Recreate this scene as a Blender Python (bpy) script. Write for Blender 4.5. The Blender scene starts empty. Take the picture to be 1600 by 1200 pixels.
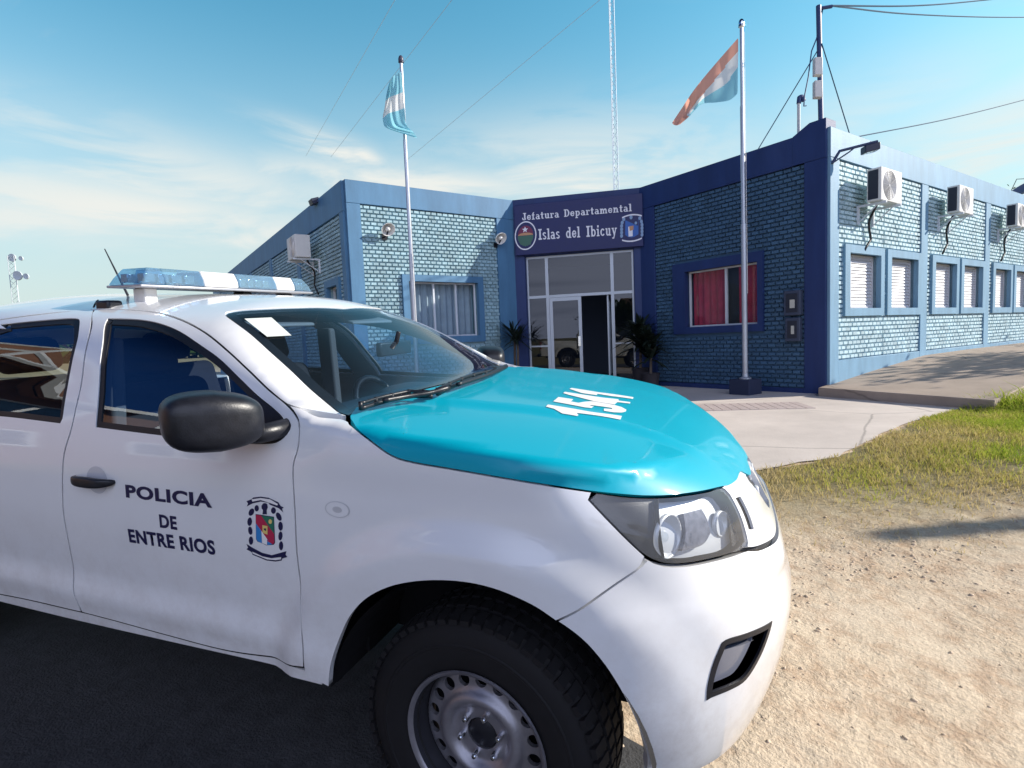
import bpy, bmesh, math, random
import numpy as np
from mathutils import Vector, Matrix
from mathutils.geometry import delaunay_2d_cdt
rng = np.random.default_rng(7); random.seed(7)
SC = bpy.context.scene
COL = SC.collection

# ------------------------------------------------------------------ camera, sky, sun, exposure
F = 876.52                                    # focal length in pixels of the 1600 px wide photograph
R0 = np.array([[0.91889, -0.00693, -0.39445], [0.39235, -0.08847, 0.91555], [-0.04124, -0.99605, -0.07858]])   # camera axes (right, down, forward) in the world
RT = np.array([[0.940853, 0.02786, -0.337668], [0.338455, -0.123246, 0.932877], [-0.015627, -0.991985, -0.125385]])  # the same in the pickup's own frame
u_, s_, v_ = np.linalg.svd(R0); R0 = u_ @ v_
u_, s_, v_ = np.linalg.svd(RT); RT = u_ @ v_
CT = np.array([0.634477, -2.204326, 1.633332])  # camera in the pickup's frame
TW = R0 @ RT.T                                 # pickup frame -> world
CW = TW @ CT
cam_d = bpy.data.cameras.new('camera'); cam = bpy.data.objects.new('camera', cam_d); COL.objects.link(cam)
cam_d.sensor_width = 36.0; cam_d.lens = 36.0 * F / 1600.0
cam_d.clip_start = 0.05; cam_d.clip_end = 3000
M = Matrix.Identity(4)
for i in range(3):
    M[i][0] = R0[i, 0]; M[i][1] = -R0[i, 1]; M[i][2] = -R0[i, 2]; M[i][3] = CW[i]
cam.matrix_world = M
SC.camera = cam

DR = np.array([0.53576, 0.84437, 0.0]); DL = np.array([-0.84437, 0.53576, 0.0])   # building axes: along the sunlit walls / away
SUN = 1.6 * DR - 1.0 * DL + np.array([0, 0, 0.94]); SUN /= np.linalg.norm(SUN)  # towards the sun
SUN_EL = math.asin(SUN[2]); SUN_AZ = math.atan2(SUN[0], SUN[1])
sun_d = bpy.data.lights.new('sun', 'SUN'); sun_d.energy = 5.0; sun_d.angle = math.radians(0.5); sun_d.color = (1.0, 0.93, 0.82)
sun = bpy.data.objects.new('sun', sun_d); COL.objects.link(sun)
sun.rotation_euler = Vector(SUN).to_track_quat('Z', 'Y').to_euler(); sun.location = (20, 5, 30)

SC.view_settings.view_transform = 'Standard'; SC.view_settings.look = 'None'
SC.view_settings.exposure = 0.5; SC.view_settings.gamma = 1.0
SC.cycles.max_bounces = 8; SC.cycles.transparent_max_bounces = 16

def N(nt, t, **kw):
    n = nt.nodes.new(t)
    for k, v in kw.items():
        if k in n.inputs: n.inputs[k].default_value = v
        else: setattr(n, k, v)
    return n

def make_world():
    w = bpy.data.worlds.new('World'); SC.world = w; w.use_nodes = True
    nt = w.node_tree; nt.nodes.clear(); L = nt.links.new
    out = N(nt, 'ShaderNodeOutputWorld'); bg = N(nt, 'ShaderNodeBackground'); bg.inputs['Strength'].default_value = 0.11
    sky = N(nt, 'ShaderNodeTexSky'); sky.sky_type = 'NISHITA'; sky.sun_disc = False
    sky.sun_elevation = SUN_EL; sky.sun_rotation = SUN_AZ
    sky.air_density = 1.0; sky.dust_density = 1.2; sky.ozone_density = 1.0
    tint = N(nt, 'ShaderNodeMix', data_type='RGBA', blend_type='MULTIPLY'); tint.inputs[0].default_value = 1.0
    tint.inputs[7].default_value = (0.64, 1.46, 1.42, 1)
    L(sky.outputs[0], tint.inputs[6])
    geo = N(nt, 'ShaderNodeTexCoord')
    sep = N(nt, 'ShaderNodeSeparateXYZ'); L(geo.outputs['Generated'], sep.inputs[0])
    # cloud plane: direction projected on a sheet far above
    zc = N(nt, 'ShaderNodeMath', operation='MAXIMUM'); L(sep.outputs[2], zc.inputs[0]); zc.inputs[1].default_value = 0.03
    za = N(nt, 'ShaderNodeMath', operation='ADD'); L(zc.outputs[0], za.inputs[0]); za.inputs[1].default_value = 0.12
    dv = N(nt, 'ShaderNodeVectorMath', operation='DIVIDE'); L(geo.outputs['Generated'], dv.inputs[0])
    cb = N(nt, 'ShaderNodeCombineXYZ'); [L(za.outputs[0], cb.inputs[i]) for i in range(3)]
    L(cb.outputs[0], dv.inputs[1])
    mp = N(nt, 'ShaderNodeMapping'); mp.inputs['Rotation'].default_value = (0, 0, math.radians(52)); mp.inputs['Scale'].default_value = (0.42, 1.5, 0.0)
    mp.inputs['Location'].default_value = (1.3, 0.4, 0)
    L(dv.outputs[0], mp.inputs[0])
    n1 = N(nt, 'ShaderNodeTexNoise'); n1.inputs['Scale'].default_value = 0.85; n1.inputs['Detail'].default_value = 6; n1.inputs['Roughness'].default_value = 0.55; n1.inputs['Distortion'].default_value = 0.9
    L(mp.outputs[0], n1.inputs['Vector'])
    # more cloud low down, none overhead
    el = N(nt, 'ShaderNodeMapRange', clamp=True); L(sep.outputs[2], el.inputs[0])
    el.inputs[1].default_value = 0.05; el.inputs[2].default_value = 0.46; el.inputs[3].default_value = 0.17; el.inputs[4].default_value = -0.13
    ad = N(nt, 'ShaderNodeMath', operation='ADD'); L(n1.outputs['Fac'], ad.inputs[0]); L(el.outputs[0], ad.inputs[1])
    cr = N(nt, 'ShaderNodeMapRange', clamp=True, interpolation_type='SMOOTHSTEP'); L(ad.outputs[0], cr.inputs[0])
    cr.inputs[1].default_value = 0.37; cr.inputs[2].default_value = 0.68; cr.inputs[3].default_value = 0.0; cr.inputs[4].default_value = 0.5
    # pale band near the horizon
    hz = N(nt, 'ShaderNodeMapRange', clamp=True, interpolation_type='SMOOTHSTEP'); L(sep.outputs[2], hz.inputs[0])
    hz.inputs[1].default_value = 0.0; hz.inputs[2].default_value = 0.52; hz.inputs[3].default_value = 0.92; hz.inputs[4].default_value = 0.0
    mx = N(nt, 'ShaderNodeMath', operation='MAXIMUM'); L(cr.outputs[0], mx.inputs[0]); L(hz.outputs[0], mx.inputs[1])
    cm = N(nt, 'ShaderNodeMix', data_type='RGBA'); L(mx.outputs[0], cm.inputs[0]); L(tint.outputs[2], cm.inputs[6])
    cm.inputs[7].default_value = (4.5, 4.75, 4.65, 1)
    # single wisps of cirrus, each in its own part of the sky
    wz = N(nt, 'ShaderNodeTexNoise'); wz.inputs['Scale'].default_value = 3.2; wz.inputs['Detail'].default_value = 8; wz.inputs['Roughness'].default_value = .6; wz.inputs['Distortion'].default_value = .6
    wm_ = N(nt, 'ShaderNodeMapping'); wm_.inputs['Scale'].default_value = (1.1, 1.1, 4.6); L(geo.outputs['Generated'], wm_.inputs[0]); L(wm_.outputs[0], wz.inputs['Vector'])
    tot = None
    for (cx, cy_, hx, hy, rot, st) in ((525, 232, 85, 20, 16, .95), (512, 226, 62, 15, 20, 1.25), (575, 245, 40, 14, 28, 1.0), (240, 255, 330, 42, 8, .8), (60, 330, 260, 34, 3, .75), (330, 345, 330, 38, 9, .95), (5, 235, 60, 55, 0, .6), (950, 255, 220, 62, 6, .95), (690, 285, 260, 26, 6, .95), (1570, 215, 150, 60, -12, .95), (1380, 150, 160, 50, -8, .35), (240, 205, 160, 18, 12, .35)):
        d = R0 @ np.array([(cx - 800) / F, (cy_ - 600) / F, 1.]); d /= np.linalg.norm(d); e1 = np.cross(d, [0, 0, 1.]); e1 /= np.linalg.norm(e1); e2 = np.cross(e1, d); t = math.radians(rot)
        g1 = e1 * math.cos(t) - e2 * math.sin(t); g2 = e1 * math.sin(t) + e2 * math.cos(t); us = []
        for g, h, amp in ((g1, hx / F, .5), (g2, hy / F, 1.3)):
            q = N(nt, 'ShaderNodeVectorMath', operation='DOT_PRODUCT'); L(geo.outputs['Generated'], q.inputs[0]); q.inputs[1].default_value = tuple(g / h)
            w_ = N(nt, 'ShaderNodeMath', operation='MULTIPLY_ADD'); L(wz.outputs['Fac'], w_.inputs[0]); w_.inputs[1].default_value = amp * 2; w_.inputs[2].default_value = -amp
            a_ = N(nt, 'ShaderNodeMath', operation='ADD'); L(q.outputs['Value'], a_.inputs[0]); L(w_.outputs[0], a_.inputs[1]); p_ = N(nt, 'ShaderNodeMath', operation='MULTIPLY'); L(a_.outputs[0], p_.inputs[0]); L(a_.outputs[0], p_.inputs[1]); us.append(p_)
        s_ = N(nt, 'ShaderNodeMath', operation='ADD'); L(us[0].outputs[0], s_.inputs[0]); L(us[1].outputs[0], s_.inputs[1])
        m_ = N(nt, 'ShaderNodeMath', operation='MULTIPLY'); L(s_.outputs[0], m_.inputs[0]); m_.inputs[1].default_value = -1.0; x_ = N(nt, 'ShaderNodeMath', operation='EXPONENT'); L(m_.outputs[0], x_.inputs[0])
        k_ = N(nt, 'ShaderNodeMath', operation='MULTIPLY'); L(x_.outputs[0], k_.inputs[0]); k_.inputs[1].default_value = st; k_.use_clamp = True
        if tot is None: tot = k_
        else: n_ = N(nt, 'ShaderNodeMath', operation='MAXIMUM'); L(tot.outputs[0], n_.inputs[0]); L(k_.outputs[0], n_.inputs[1]); tot = n_
    wf = N(nt, 'ShaderNodeMapRange', clamp=True); L(wz.outputs['Fac'], wf.inputs[0]); wf.inputs[1].default_value = .36; wf.inputs[2].default_value = .60; wf.inputs[3].default_value = .22; wf.inputs[4].default_value = 1.15
    wt = N(nt, 'ShaderNodeMath', operation='MULTIPLY'); L(tot.outputs[0], wt.inputs[0]); L(wf.outputs[0], wt.inputs[1])
    dfw = N(nt, 'ShaderNodeVectorMath', operation='DOT_PRODUCT'); L(geo.outputs['Generated'], dfw.inputs[0]); dfw.inputs[1].default_value = tuple(R0[:, 2]); fpos = N(nt, 'ShaderNodeMath', operation='GREATER_THAN'); L(dfw.outputs['Value'], fpos.inputs[0]); fpos.inputs[1].default_value = 0.2
    wt2 = N(nt, 'ShaderNodeMath', operation='MULTIPLY'); L(wt.outputs[0], wt2.inputs[0]); L(fpos.outputs[0], wt2.inputs[1])
    cm2 = N(nt, 'ShaderNodeMix', data_type='RGBA'); L(wt2.outputs[0], cm2.inputs[0]); L(cm.outputs[2], cm2.inputs[6]); cm2.inputs[7].default_value = (5.5, 5.65, 5.4, 1); cm = cm2
    # the sky is palest ahead, over the station, and deep blue behind and overhead
    dt = N(nt, 'ShaderNodeVectorMath', operation='DOT_PRODUCT'); L(geo.outputs['Generated'], dt.inputs[0]); dt.inputs[1].default_value = (-.394, .916, 0)
    fa = N(nt, 'ShaderNodeMapRange', clamp=True, interpolation_type='SMOOTHSTEP'); L(dt.outputs['Value'], fa.inputs[0]); fa.inputs[1].default_value = .18; fa.inputs[2].default_value = .66; fa.inputs[3].default_value = .0; fa.inputs[4].default_value = 1.0
    fz = N(nt, 'ShaderNodeMapRange', clamp=True, interpolation_type='SMOOTHSTEP'); L(sep.outputs[2], fz.inputs[0]); fz.inputs[1].default_value = .52; fz.inputs[2].default_value = .76; fz.inputs[3].default_value = 1.0; fz.inputs[4].default_value = .22
    fm = N(nt, 'ShaderNodeMath', operation='MULTIPLY'); L(fa.outputs[0], fm.inputs[0]); L(fz.outputs[0], fm.inputs[1])
    fv = N(nt, 'ShaderNodeVectorMath', operation='SCALE'); L(cm.outputs[2], fv.inputs[0]); L(fz.outputs[0], fv.inputs['Scale'])
    fc_ = N(nt, 'ShaderNodeMix', data_type='RGBA'); L(fa.outputs[0], fc_.inputs[0]); fc_.inputs[6].default_value = (.10, .19, .50, 1); fc_.inputs[7].default_value = (1, 1, 1, 1)
    fp = N(nt, 'ShaderNodeVectorMath', operation='MULTIPLY'); L(fv.outputs[0], fp.inputs[0]); L(fc_.outputs[2], fp.inputs[1])
    # bright sky lobe added unseen behind to the right, fills the pickup's near side
    dc = N(nt, 'ShaderNodeVectorMath', operation='DOT_PRODUCT'); L(geo.outputs['Generated'], dc.inputs[0]); dc.inputs[1].default_value = (.47, -.86, .20)
    na = N(nt, 'ShaderNodeMath', operation='MULTIPLY_ADD'); L(n1.outputs['Fac'], na.inputs[0]); na.inputs[1].default_value = .35; L(dc.outputs['Value'], na.inputs[2])
    fcl = N(nt, 'ShaderNodeMapRange', clamp=True, interpolation_type='SMOOTHSTEP'); L(na.outputs[0], fcl.inputs[0]); fcl.inputs[1].default_value = .82; fcl.inputs[2].default_value = 1.12; fcl.inputs[3].default_value = 0; fcl.inputs[4].default_value = 1
    bc_ = N(nt, 'ShaderNodeMix', data_type='RGBA'); L(fcl.outputs[0], bc_.inputs[0]); L(fp.outputs[0], bc_.inputs[6]); bc_.inputs[7].default_value = (8.6, 9.7, 13.2, 1)
    fv = bc_
    L(fv.outputs[2], bg.inputs['Color']); L(bg.outputs[0], out.inputs['Surface'])
make_world()

# ------------------------------------------------------------------ helpers
def lin(r, g, b):
    f = lambda c: (c / 255 / 12.92) if c <= 10 else ((c / 255 + 0.055) / 1.055) ** 2.4
    return (f(r), f(g), f(b), 1)
MATS = {}
def pbr(name, col, rough=0.5, metal=0.0, coat=0.0, spec=0.5, noise=None, bump=None, trans=0.0, ior=1.45):
    """plain Principled material; noise=(scale, amount) varies its colour, bump=(scale, strength)"""
    m = bpy.data.materials.new(name); m.use_nodes = True; nt = m.node_tree; L = nt.links.new
    b = nt.nodes['Principled BSDF']; c = tuple(col[:3]) + (1,)
    b.inputs['Base Color'].default_value = c; b.inputs['Roughness'].default_value = rough; b.inputs['Metallic'].default_value = metal
    b.inputs['Coat Weight'].default_value = coat; b.inputs['Coat Roughness'].default_value = 0.06; b.inputs['Specular IOR Level'].default_value = spec
    b.inputs['Transmission Weight'].default_value = trans; b.inputs['IOR'].default_value = ior
    tc = N(nt, 'ShaderNodeTexCoord')
    if noise:
        n = N(nt, 'ShaderNodeTexNoise'); n.inputs['Scale'].default_value = noise[0]; n.inputs['Detail'].default_value = 6; n.inputs['Roughness'].default_value = 0.62
        L(tc.outputs['Object'], n.inputs['Vector'])
        r = N(nt, 'ShaderNodeMapRange'); L(n.outputs['Fac'], r.inputs[0]); r.inputs[1].default_value = 0.25; r.inputs[2].default_value = 0.75
        r.inputs[3].default_value = 1 - noise[1]; r.inputs[4].default_value = 1 + noise[1]
        v = N(nt, 'ShaderNodeVectorMath', operation='SCALE'); v.inputs[0].default_value = c[:3]; L(r.outputs[0], v.inputs['Scale'])
        L(v.outputs[0], b.inputs['Base Color'])
        r2 = N(nt, 'ShaderNodeMapRange'); L(n.outputs['Fac'], r2.inputs[0]); r2.inputs[3].default_value = max(0, rough - 0.1); r2.inputs[4].default_value = min(1, rough + 0.1)
        L(r2.outputs[0], b.inputs['Roughness'])
    if bump:
        n2 = N(nt, 'ShaderNodeTexNoise'); n2.inputs['Scale'].default_value = bump[0]; n2.inputs['Detail'].default_value = 5
        L(tc.outputs['Object'], n2.inputs['Vector'])
        bp = N(nt, 'ShaderNodeBump'); bp.inputs['Strength'].default_value = bump[1]; bp.inputs['Distance'].default_value = 0.02
        L(n2.outputs['Fac'], bp.inputs['Height']); L(bp.outputs[0], b.inputs['Normal'])
    MATS[name] = m; return m
def glass(name, tint, refl_rough=0.0, ior=1.5, dirt=0.0, dirtcol=(0.3, 0.33, 0.36)):
    """thin pane: tinted see-through plus a mirror-like reflection by Fresnel, with a film of dust"""
    m = bpy.data.materials.new(name); m.use_nodes = True; nt = m.node_tree; nt.nodes.clear(); L = nt.links.new
    out = N(nt, 'ShaderNodeOutputMaterial'); t = N(nt, 'ShaderNodeBsdfTransparent'); t.inputs['Color'].default_value = tuple(tint) + (1,)
    g = N(nt, 'ShaderNodeBsdfGlossy'); g.inputs['Roughness'].default_value = refl_rough; g.inputs['Color'].default_value = (1, 1, 1, 1)
    fr = N(nt, 'ShaderNodeFresnel'); ge = N(nt, 'ShaderNodeNewGeometry'); mi_ = N(nt, 'ShaderNodeMapRange')   # same reflection from either side of the pane
    L(ge.outputs['Backfacing'], mi_.inputs[0]); mi_.inputs[3].default_value = ior; mi_.inputs[4].default_value = 1 / ior; L(mi_.outputs[0], fr.inputs['IOR'])
    mx = N(nt, 'ShaderNodeMixShader'); L(fr.outputs[0], mx.inputs[0]); L(t.outputs[0], mx.inputs[1]); L(g.outputs[0], mx.inputs[2])
    last = mx
    if dirt > 0:
        tc = N(nt, 'ShaderNodeTexCoord'); n = N(nt, 'ShaderNodeTexNoise'); n.inputs['Scale'].default_value = 3.0; n.inputs['Detail'].default_value = 8
        L(tc.outputs['Object'], n.inputs['Vector'])
        r = N(nt, 'ShaderNodeMapRange', clamp=True); L(n.outputs['Fac'], r.inputs[0]); r.inputs[1].default_value = 0.35; r.inputs[2].default_value = 0.8; r.inputs[3].default_value = dirt * 0.4; r.inputs[4].default_value = dirt
        d = N(nt, 'ShaderNodeBsdfDiffuse'); d.inputs['Color'].default_value = tuple(dirtcol) + (1,)
        m2 = N(nt, 'ShaderNodeMixShader'); L(r.outputs[0], m2.inputs[0]); L(mx.outputs[0], m2.inputs[1]); L(d.outputs[0], m2.inputs[2]); last = m2
    L(last.outputs[0], out.inputs[0]); MATS[name] = m; return m

def link(name, me, mat=None, parent=None, smooth=False):
    o = bpy.data.objects.new(name, me); COL.objects.link(o)
    if mat is not None:
        for mm in (mat if isinstance(mat, (list, tuple)) else [mat]): me.materials.append(mm)
    if smooth: me.polygons.foreach_set('use_smooth', [True] * len(me.polygons))
    if parent is not None: o.parent = parent
    return o
def tag(o, label=None, cat=None, group=None, kind=None):
    if label: o['label'] = label
    if cat: o['category'] = cat
    if group: o['group'] = group
    if kind: o['kind'] = kind
    return o
def empty(name, loc, label, cat, group=None, rz=0.0):
    o = bpy.data.objects.new(name, None); COL.objects.link(o); o.location = loc; o.rotation_euler = (0, 0, rz); o.empty_display_size = 0.2
    return tag(o, label, cat, group)
class MB:
    """collects shapes and builds them as one mesh object"""
    def __init__(s): s.v = []; s.f = []; s.mi = []; s.cur = 0
    def add(s, vs, fs):
        k = len(s.v); s.v += [tuple(map(float, p)) for p in vs]; s.f += [tuple(int(i) + k for i in f) for f in fs]; s.mi += [s.cur] * len(fs); return s
    def box(s, lo, hi, M=None):
        x0, y0, z0 = lo; x1, y1, z1 = hi
        vs = [(x0, y0, z0), (x1, y0, z0), (x1, y1, z0), (x0, y1, z0), (x0, y0, z1), (x1, y0, z1), (x1, y1, z1), (x0, y1, z1)]
        if M is not None: vs = [M(p) for p in vs]
        return s.add(vs, [(3, 2, 1, 0), (4, 5, 6, 7), (0, 1, 5, 4), (1, 2, 6, 5), (2, 3, 7, 6), (3, 0, 4, 7)])
    def tube(s, pts, r, n=8, cap=True):
        pts = [np.array(p, float) for p in pts]; rs = r if hasattr(r, '__len__') else [r] * len(pts)
        vs = []; fs = []; prev = None
        for i, p in enumerate(pts):
            t = pts[min(i + 1, len(pts) - 1)] - pts[max(i - 1, 0)]; t = t / (np.linalg.norm(t) + 1e-12)
            if prev is None:
                a = np.array([0, 0, 1.0]) if abs(t[2]) < 0.9 else np.array([1.0, 0, 0]); e = np.cross(t, a)
            else: e = prev - t * (prev @ t)
            e /= np.linalg.norm(e); prev = e; g = np.cross(t, e)
            for j in range(n):
                an = 2 * math.pi * j / n; vs.append(p + rs[i] * (math.cos(an) * e + math.sin(an) * g))
        for i in range(len(pts) - 1):
            for j in range(n): fs.append((i * n + j, i * n + (j + 1) % n, (i + 1) * n + (j + 1) % n, (i + 1) * n + j))
        if cap: fs.append(tuple(range(n - 1, -1, -1))); fs.append(tuple(range((len(pts) - 1) * n, len(pts) * n)))
        return s.add(vs, fs)
    def lathe(s, prof, n=24, M=None, closed=False):
        """prof: list of (r, h), spun round z; M maps the points"""
        vs = []; fs = []
        for r, h in prof:
            for j in range(n):
                a = 2 * math.pi * j / n; p = np.array([r * math.cos(a), r * math.sin(a), h]); vs.append(M(p) if M else p)
        m = len(prof)
        for i in range(m if closed else m - 1):
            for j in range(n): fs.append((i * n + j, i * n + (j + 1) % n, ((i + 1) % m) * n + (j + 1) % n, ((i + 1) % m) * n + j))
        return s.add(vs, fs)
    def prism(s, poly, lo, hi, M):
        """poly: 2d outline; M(u, v, w) maps, w from lo to hi"""
        n = len(poly); vs = [M(u, v, lo) for u, v in poly] + [M(u, v, hi) for u, v in poly]
        fs = [(i, (i + 1) % n, n + (i + 1) % n, n + i) for i in range(n)] + [tuple(range(n - 1, -1, -1)), tuple(range(n, 2 * n))]
        return s.add(vs, fs)
    def ball(s, c, r, nu=16, nv=10, e=1.0, M=None):
        """superellipsoid"""
        sg = lambda t, e: math.copysign(abs(t) ** e, t); vs = []; fs = []
        for i in range(nv + 1):
            a = -math.pi / 2 + math.pi * i / nv
            for j in range(nu):
                b = 2 * math.pi * j / nu
                p = np.array([r[0] * sg(math.cos(a), e) * sg(math.cos(b), e), r[1] * sg(math.cos(a), e) * sg(math.sin(b), e), r[2] * sg(math.sin(a), e)])
                if M is not None: p = M(p)
                vs.append(p + np.array(c))
        for i in range(nv):
            for j in range(nu): fs.append((i * nu + j, i * nu + (j + 1) % nu, (i + 1) * nu + (j + 1) % nu, (i + 1) * nu + j))
        return s.add(vs, fs)
    def build(s, name, mat, parent=None, smooth=False, bevel=0.0, seg=2, auto=None):
        me = bpy.data.meshes.new(name); me.from_pydata(s.v, [], s.f)
        bm = bmesh.new(); bm.from_mesh(me)
        bmesh.ops.remove_doubles(bm, verts=bm.verts, dist=1e-5); bmesh.ops.recalc_face_normals(bm, faces=bm.faces)
        bm.to_mesh(me); bm.free()
        if isinstance(mat, (list, tuple)) and len(me.polygons) == len(s.mi): me.polygons.foreach_set('material_index', s.mi)
        o = link(name, me, mat, parent, smooth or bevel > 0 or auto is not None)
        if bevel > 0:
            b = o.modifiers.new('bevel', 'BEVEL'); b.width = bevel; b.segments = seg; b.limit_method = 'ANGLE'; b.angle_limit = math.radians(35); b.harden_normals = False
        if bevel > 0 or auto is not None:
            me.set_sharp_from_angle(angle=math.radians(auto if auto else 40))
        return o
def sharp(o, deg=35): o.data.polygons.foreach_set('use_smooth', [True] * len(o.data.polygons)); o.data.set_sharp_from_angle(angle=math.radians(deg)); return o

def cr_curve(P, n=10, closed=False, corner=40.0):
    """Catmull-Rom through P with sharp corners kept"""
    P = np.array(P, float); m = len(P)
    if m < 3: return P
    idx = range(m) if closed else range(m - 1); out = []
    def isc(i):
        if not closed and (i == 0 or i == m - 1): return True
        a = P[i] - P[(i - 1) % m]; b = P[(i + 1) % m] - P[i]
        d = np.dot(a, b) / (np.linalg.norm(a) * np.linalg.norm(b) + 1e-12); return math.degrees(math.acos(max(-1, min(1, d)))) > corner
    for i in idx:
        p1, p2 = P[i], P[(i + 1) % m]
        p0 = P[(i - 1) % m] if not isc(i) else 2 * p1 - p2
        p3 = P[(i + 2) % m] if not isc((i + 1) % m) else 2 * p2 - p1
        d01 = max(np.linalg.norm(p1 - p0), 1e-9) ** .5; d12 = max(np.linalg.norm(p2 - p1), 1e-9) ** .5; d23 = max(np.linalg.norm(p3 - p2), 1e-9) ** .5
        m1 = (p2 - p1) + d12 * ((p1 - p0) / d01 - (p2 - p0) / (d01 + d12)); m2 = (p2 - p1) + d12 * ((p3 - p2) / d23 - (p3 - p1) / (d12 + d23))
        for k in range(n):
            t = k / n; out.append((2 * t**3 - 3 * t**2 + 1) * p1 + (t**3 - 2 * t**2 + t) * m1 + (-2 * t**3 + 3 * t**2) * p2 + (t**3 - t**2) * m2)
    if not closed: out.append(P[-1])
    return np.array(out)
def resample(P, ds, closed=True):
    P = np.array(P, float); Q = np.vstack([P, P[:1]]) if closed else P
    # keep corners: resample each run between them
    seg = np.linalg.norm(np.diff(Q, axis=0), axis=1); keep = seg > 1e-9; Q = np.vstack([Q[:1], Q[1:][keep]]); n = len(Q)
    cor = [0]
    for i in range(1, n - 1):
        a = Q[i] - Q[i - 1]; b = Q[i + 1] - Q[i]; c = a @ b / (np.linalg.norm(a) * np.linalg.norm(b) + 1e-12)
        if c < 0.9: cor.append(i)
    cor.append(n - 1); out = []
    for a, b in zip(cor[:-1], cor[1:]):
        R = Q[a:b + 1]; d = np.concatenate([[0], np.cumsum(np.linalg.norm(np.diff(R, axis=0), axis=1))]); k = max(1, int(round(d[-1] / ds)))
        t = np.linspace(0, d[-1], k + 1)[:-1]
        out += [[np.interp(x, d, R[:, j]) for j in range(R.shape[1])] for x in t]
    if not closed: out.append(list(Q[-1]))
    return np.array(out)
def in_poly(P, poly):
    x, y = P[:, 0][:, None], P[:, 1][:, None]; a = poly; b = np.roll(poly, -1, axis=0)
    cond = ((a[:, 1] > y) != (b[:, 1] > y)); xi = (b[:, 0] - a[:, 0]) * (y - a[:, 1]) / (b[:, 1] - a[:, 1] + 1e-15) + a[:, 0]
    return (np.sum(cond & (x < xi), axis=1) % 2) == 1
def dist_poly(P, poly):
    a = poly; b = np.roll(poly, -1, axis=0); d = b - a; out = np.full(len(P), 1e9)
    for i in range(len(a)):
        t = np.clip(((P - a[i]) @ d[i]) / (d[i] @ d[i] + 1e-15), 0, 1); out = np.minimum(out, np.linalg.norm(P - a[i] - t[:, None] * d[i], axis=1))
    return out
def triangulate(loops, ds):
    """2d outline loops (first outer, others holes) -> verts, tris, list of boundary index loops"""
    allp = np.vstack(loops); lo = allp.min(0); hi = allp.max(0)
    gx = np.arange(lo[0], hi[0], ds); gy = np.arange(lo[1], hi[1], ds * 0.866)
    G = np.array([(x + (0.5 * ds if j % 2 else 0), y) for j, y in enumerate(gy) for x in gx])
    if len(G):
        ins = in_poly(G, loops[0])
        for h in loops[1:]: ins &= ~in_poly(G, h)
        G = G[ins]
        if len(G):
            d = np.min([dist_poly(G, l) for l in loops], axis=0); G = G[d > 0.55 * ds]
    pts = [Vector(p) for p in allp] + [Vector(p) for p in G]
    ed = []; bl = []; k = 0
    for l in loops:
        n = len(l); ed += [(k + i, k + (i + 1) % n) for i in range(n)]; bl.append(list(range(k, k + n))); k += n
    v, e, f, ov, oe, of = delaunay_2d_cdt(pts, ed, [], 0, 1e-7)
    V = np.array([tuple(p) for p in v]); inv = {}
    for i, o in enumerate(ov):
        for q in o: inv[q] = i
    f = [t for t in f if len(t) == 3]
    C = np.array([V[list(t)].mean(0) for t in f]); ok = in_poly(C, loops[0])
    for h in loops[1:]: ok &= ~in_poly(C, h)
    T = [tuple(t) for t, o in zip(f, ok) if o]
    T2 = []
    for t in T:
        a, b, c = V[list(t)]; cr = (b[0] - a[0]) * (c[1] - a[1]) - (b[1] - a[1]) * (c[0] - a[0])
        if abs(cr) < 1e-12: continue
        T2.append(t if cr > 0 else (t[0], t[2], t[1]))
    return V, T2, [[inv.get(i, 0) for i in l] for l in bl]
# ------------------------------------------------------------------ the pickup's body as one smooth solid; its panels are cut from it
def pchip(xs, ys):
    xs = np.array(xs, float); ys = np.array(ys, float); h = np.diff(xs); d = np.diff(ys) / h; m = np.zeros(len(xs))
    for i in range(1, len(xs) - 1):
        if d[i - 1] * d[i] > 0: w1 = 2 * h[i] + h[i - 1]; w2 = h[i] + 2 * h[i - 1]; m[i] = (w1 + w2) / (w1 / d[i - 1] + w2 / d[i])
    m[0] = d[0]; m[-1] = d[-1]
    def f(x):
        x = np.clip(x, xs[0], xs[-1]); i = np.clip(np.searchsorted(xs, x) - 1, 0, len(xs) - 2); t = (x - xs[i]) / h[i]
        return (2*t**3-3*t**2+1)*ys[i] + (t**3-2*t**2+t)*h[i]*m[i] + (-2*t**3+3*t**2)*ys[i+1] + (t**3-t**2)*h[i]*m[i+1]
    return f
def sstep(a, b, x): t = np.clip((x - a) / (b - a), 0, 1); return t * t * (3 - 2 * t)
def smax(a, b, k): h = np.maximum(k - np.abs(a - b), 0) / k; return np.maximum(a, b) + h * h * k * 0.25
def smin(a, b, k): return -smax(-a, -b, k)
Wz = pchip([.25, .36, .45, .52, .60, .68, .80, .95, 1.08, 1.18, 1.25, 1.30, 1.40, 1.50, 1.60, 1.68, 1.78, 1.9],
           [.83, .868, .893, .905, .909, .906, .914, .922, .920, .912, .898, .880, .828, .778, .722, .668, .575, .40])
HoodC = pchip([-1.2, -.5, -.3, 0, .17, .30, .45, .60, .70, .76, .82, .90], [1.362, 1.352, 1.342, 1.316, 1.296, 1.276, 1.242, 1.192, 1.142, 1.098, 1.02, .80])
RoofC = pchip([-3.0, -2.7, -2.3, -1.9, -1.6, -1.3, -1.0, -.6], [1.735, 1.757, 1.770, 1.758, 1.748, 1.734, 1.712, 1.66])
Xf = pchip([.25, .34, .40, .50, .58, .67, .78, .85, .90, .95, 1.0, 1.06, 1.12, 1.2], [.79, .835, .862, .893, .908, .915, .905, .888, .862, .842, .826, .800, .765, .70])
ARCH_X, ARCH_Z = 0.03, 0.40
WB = 3.10
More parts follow.
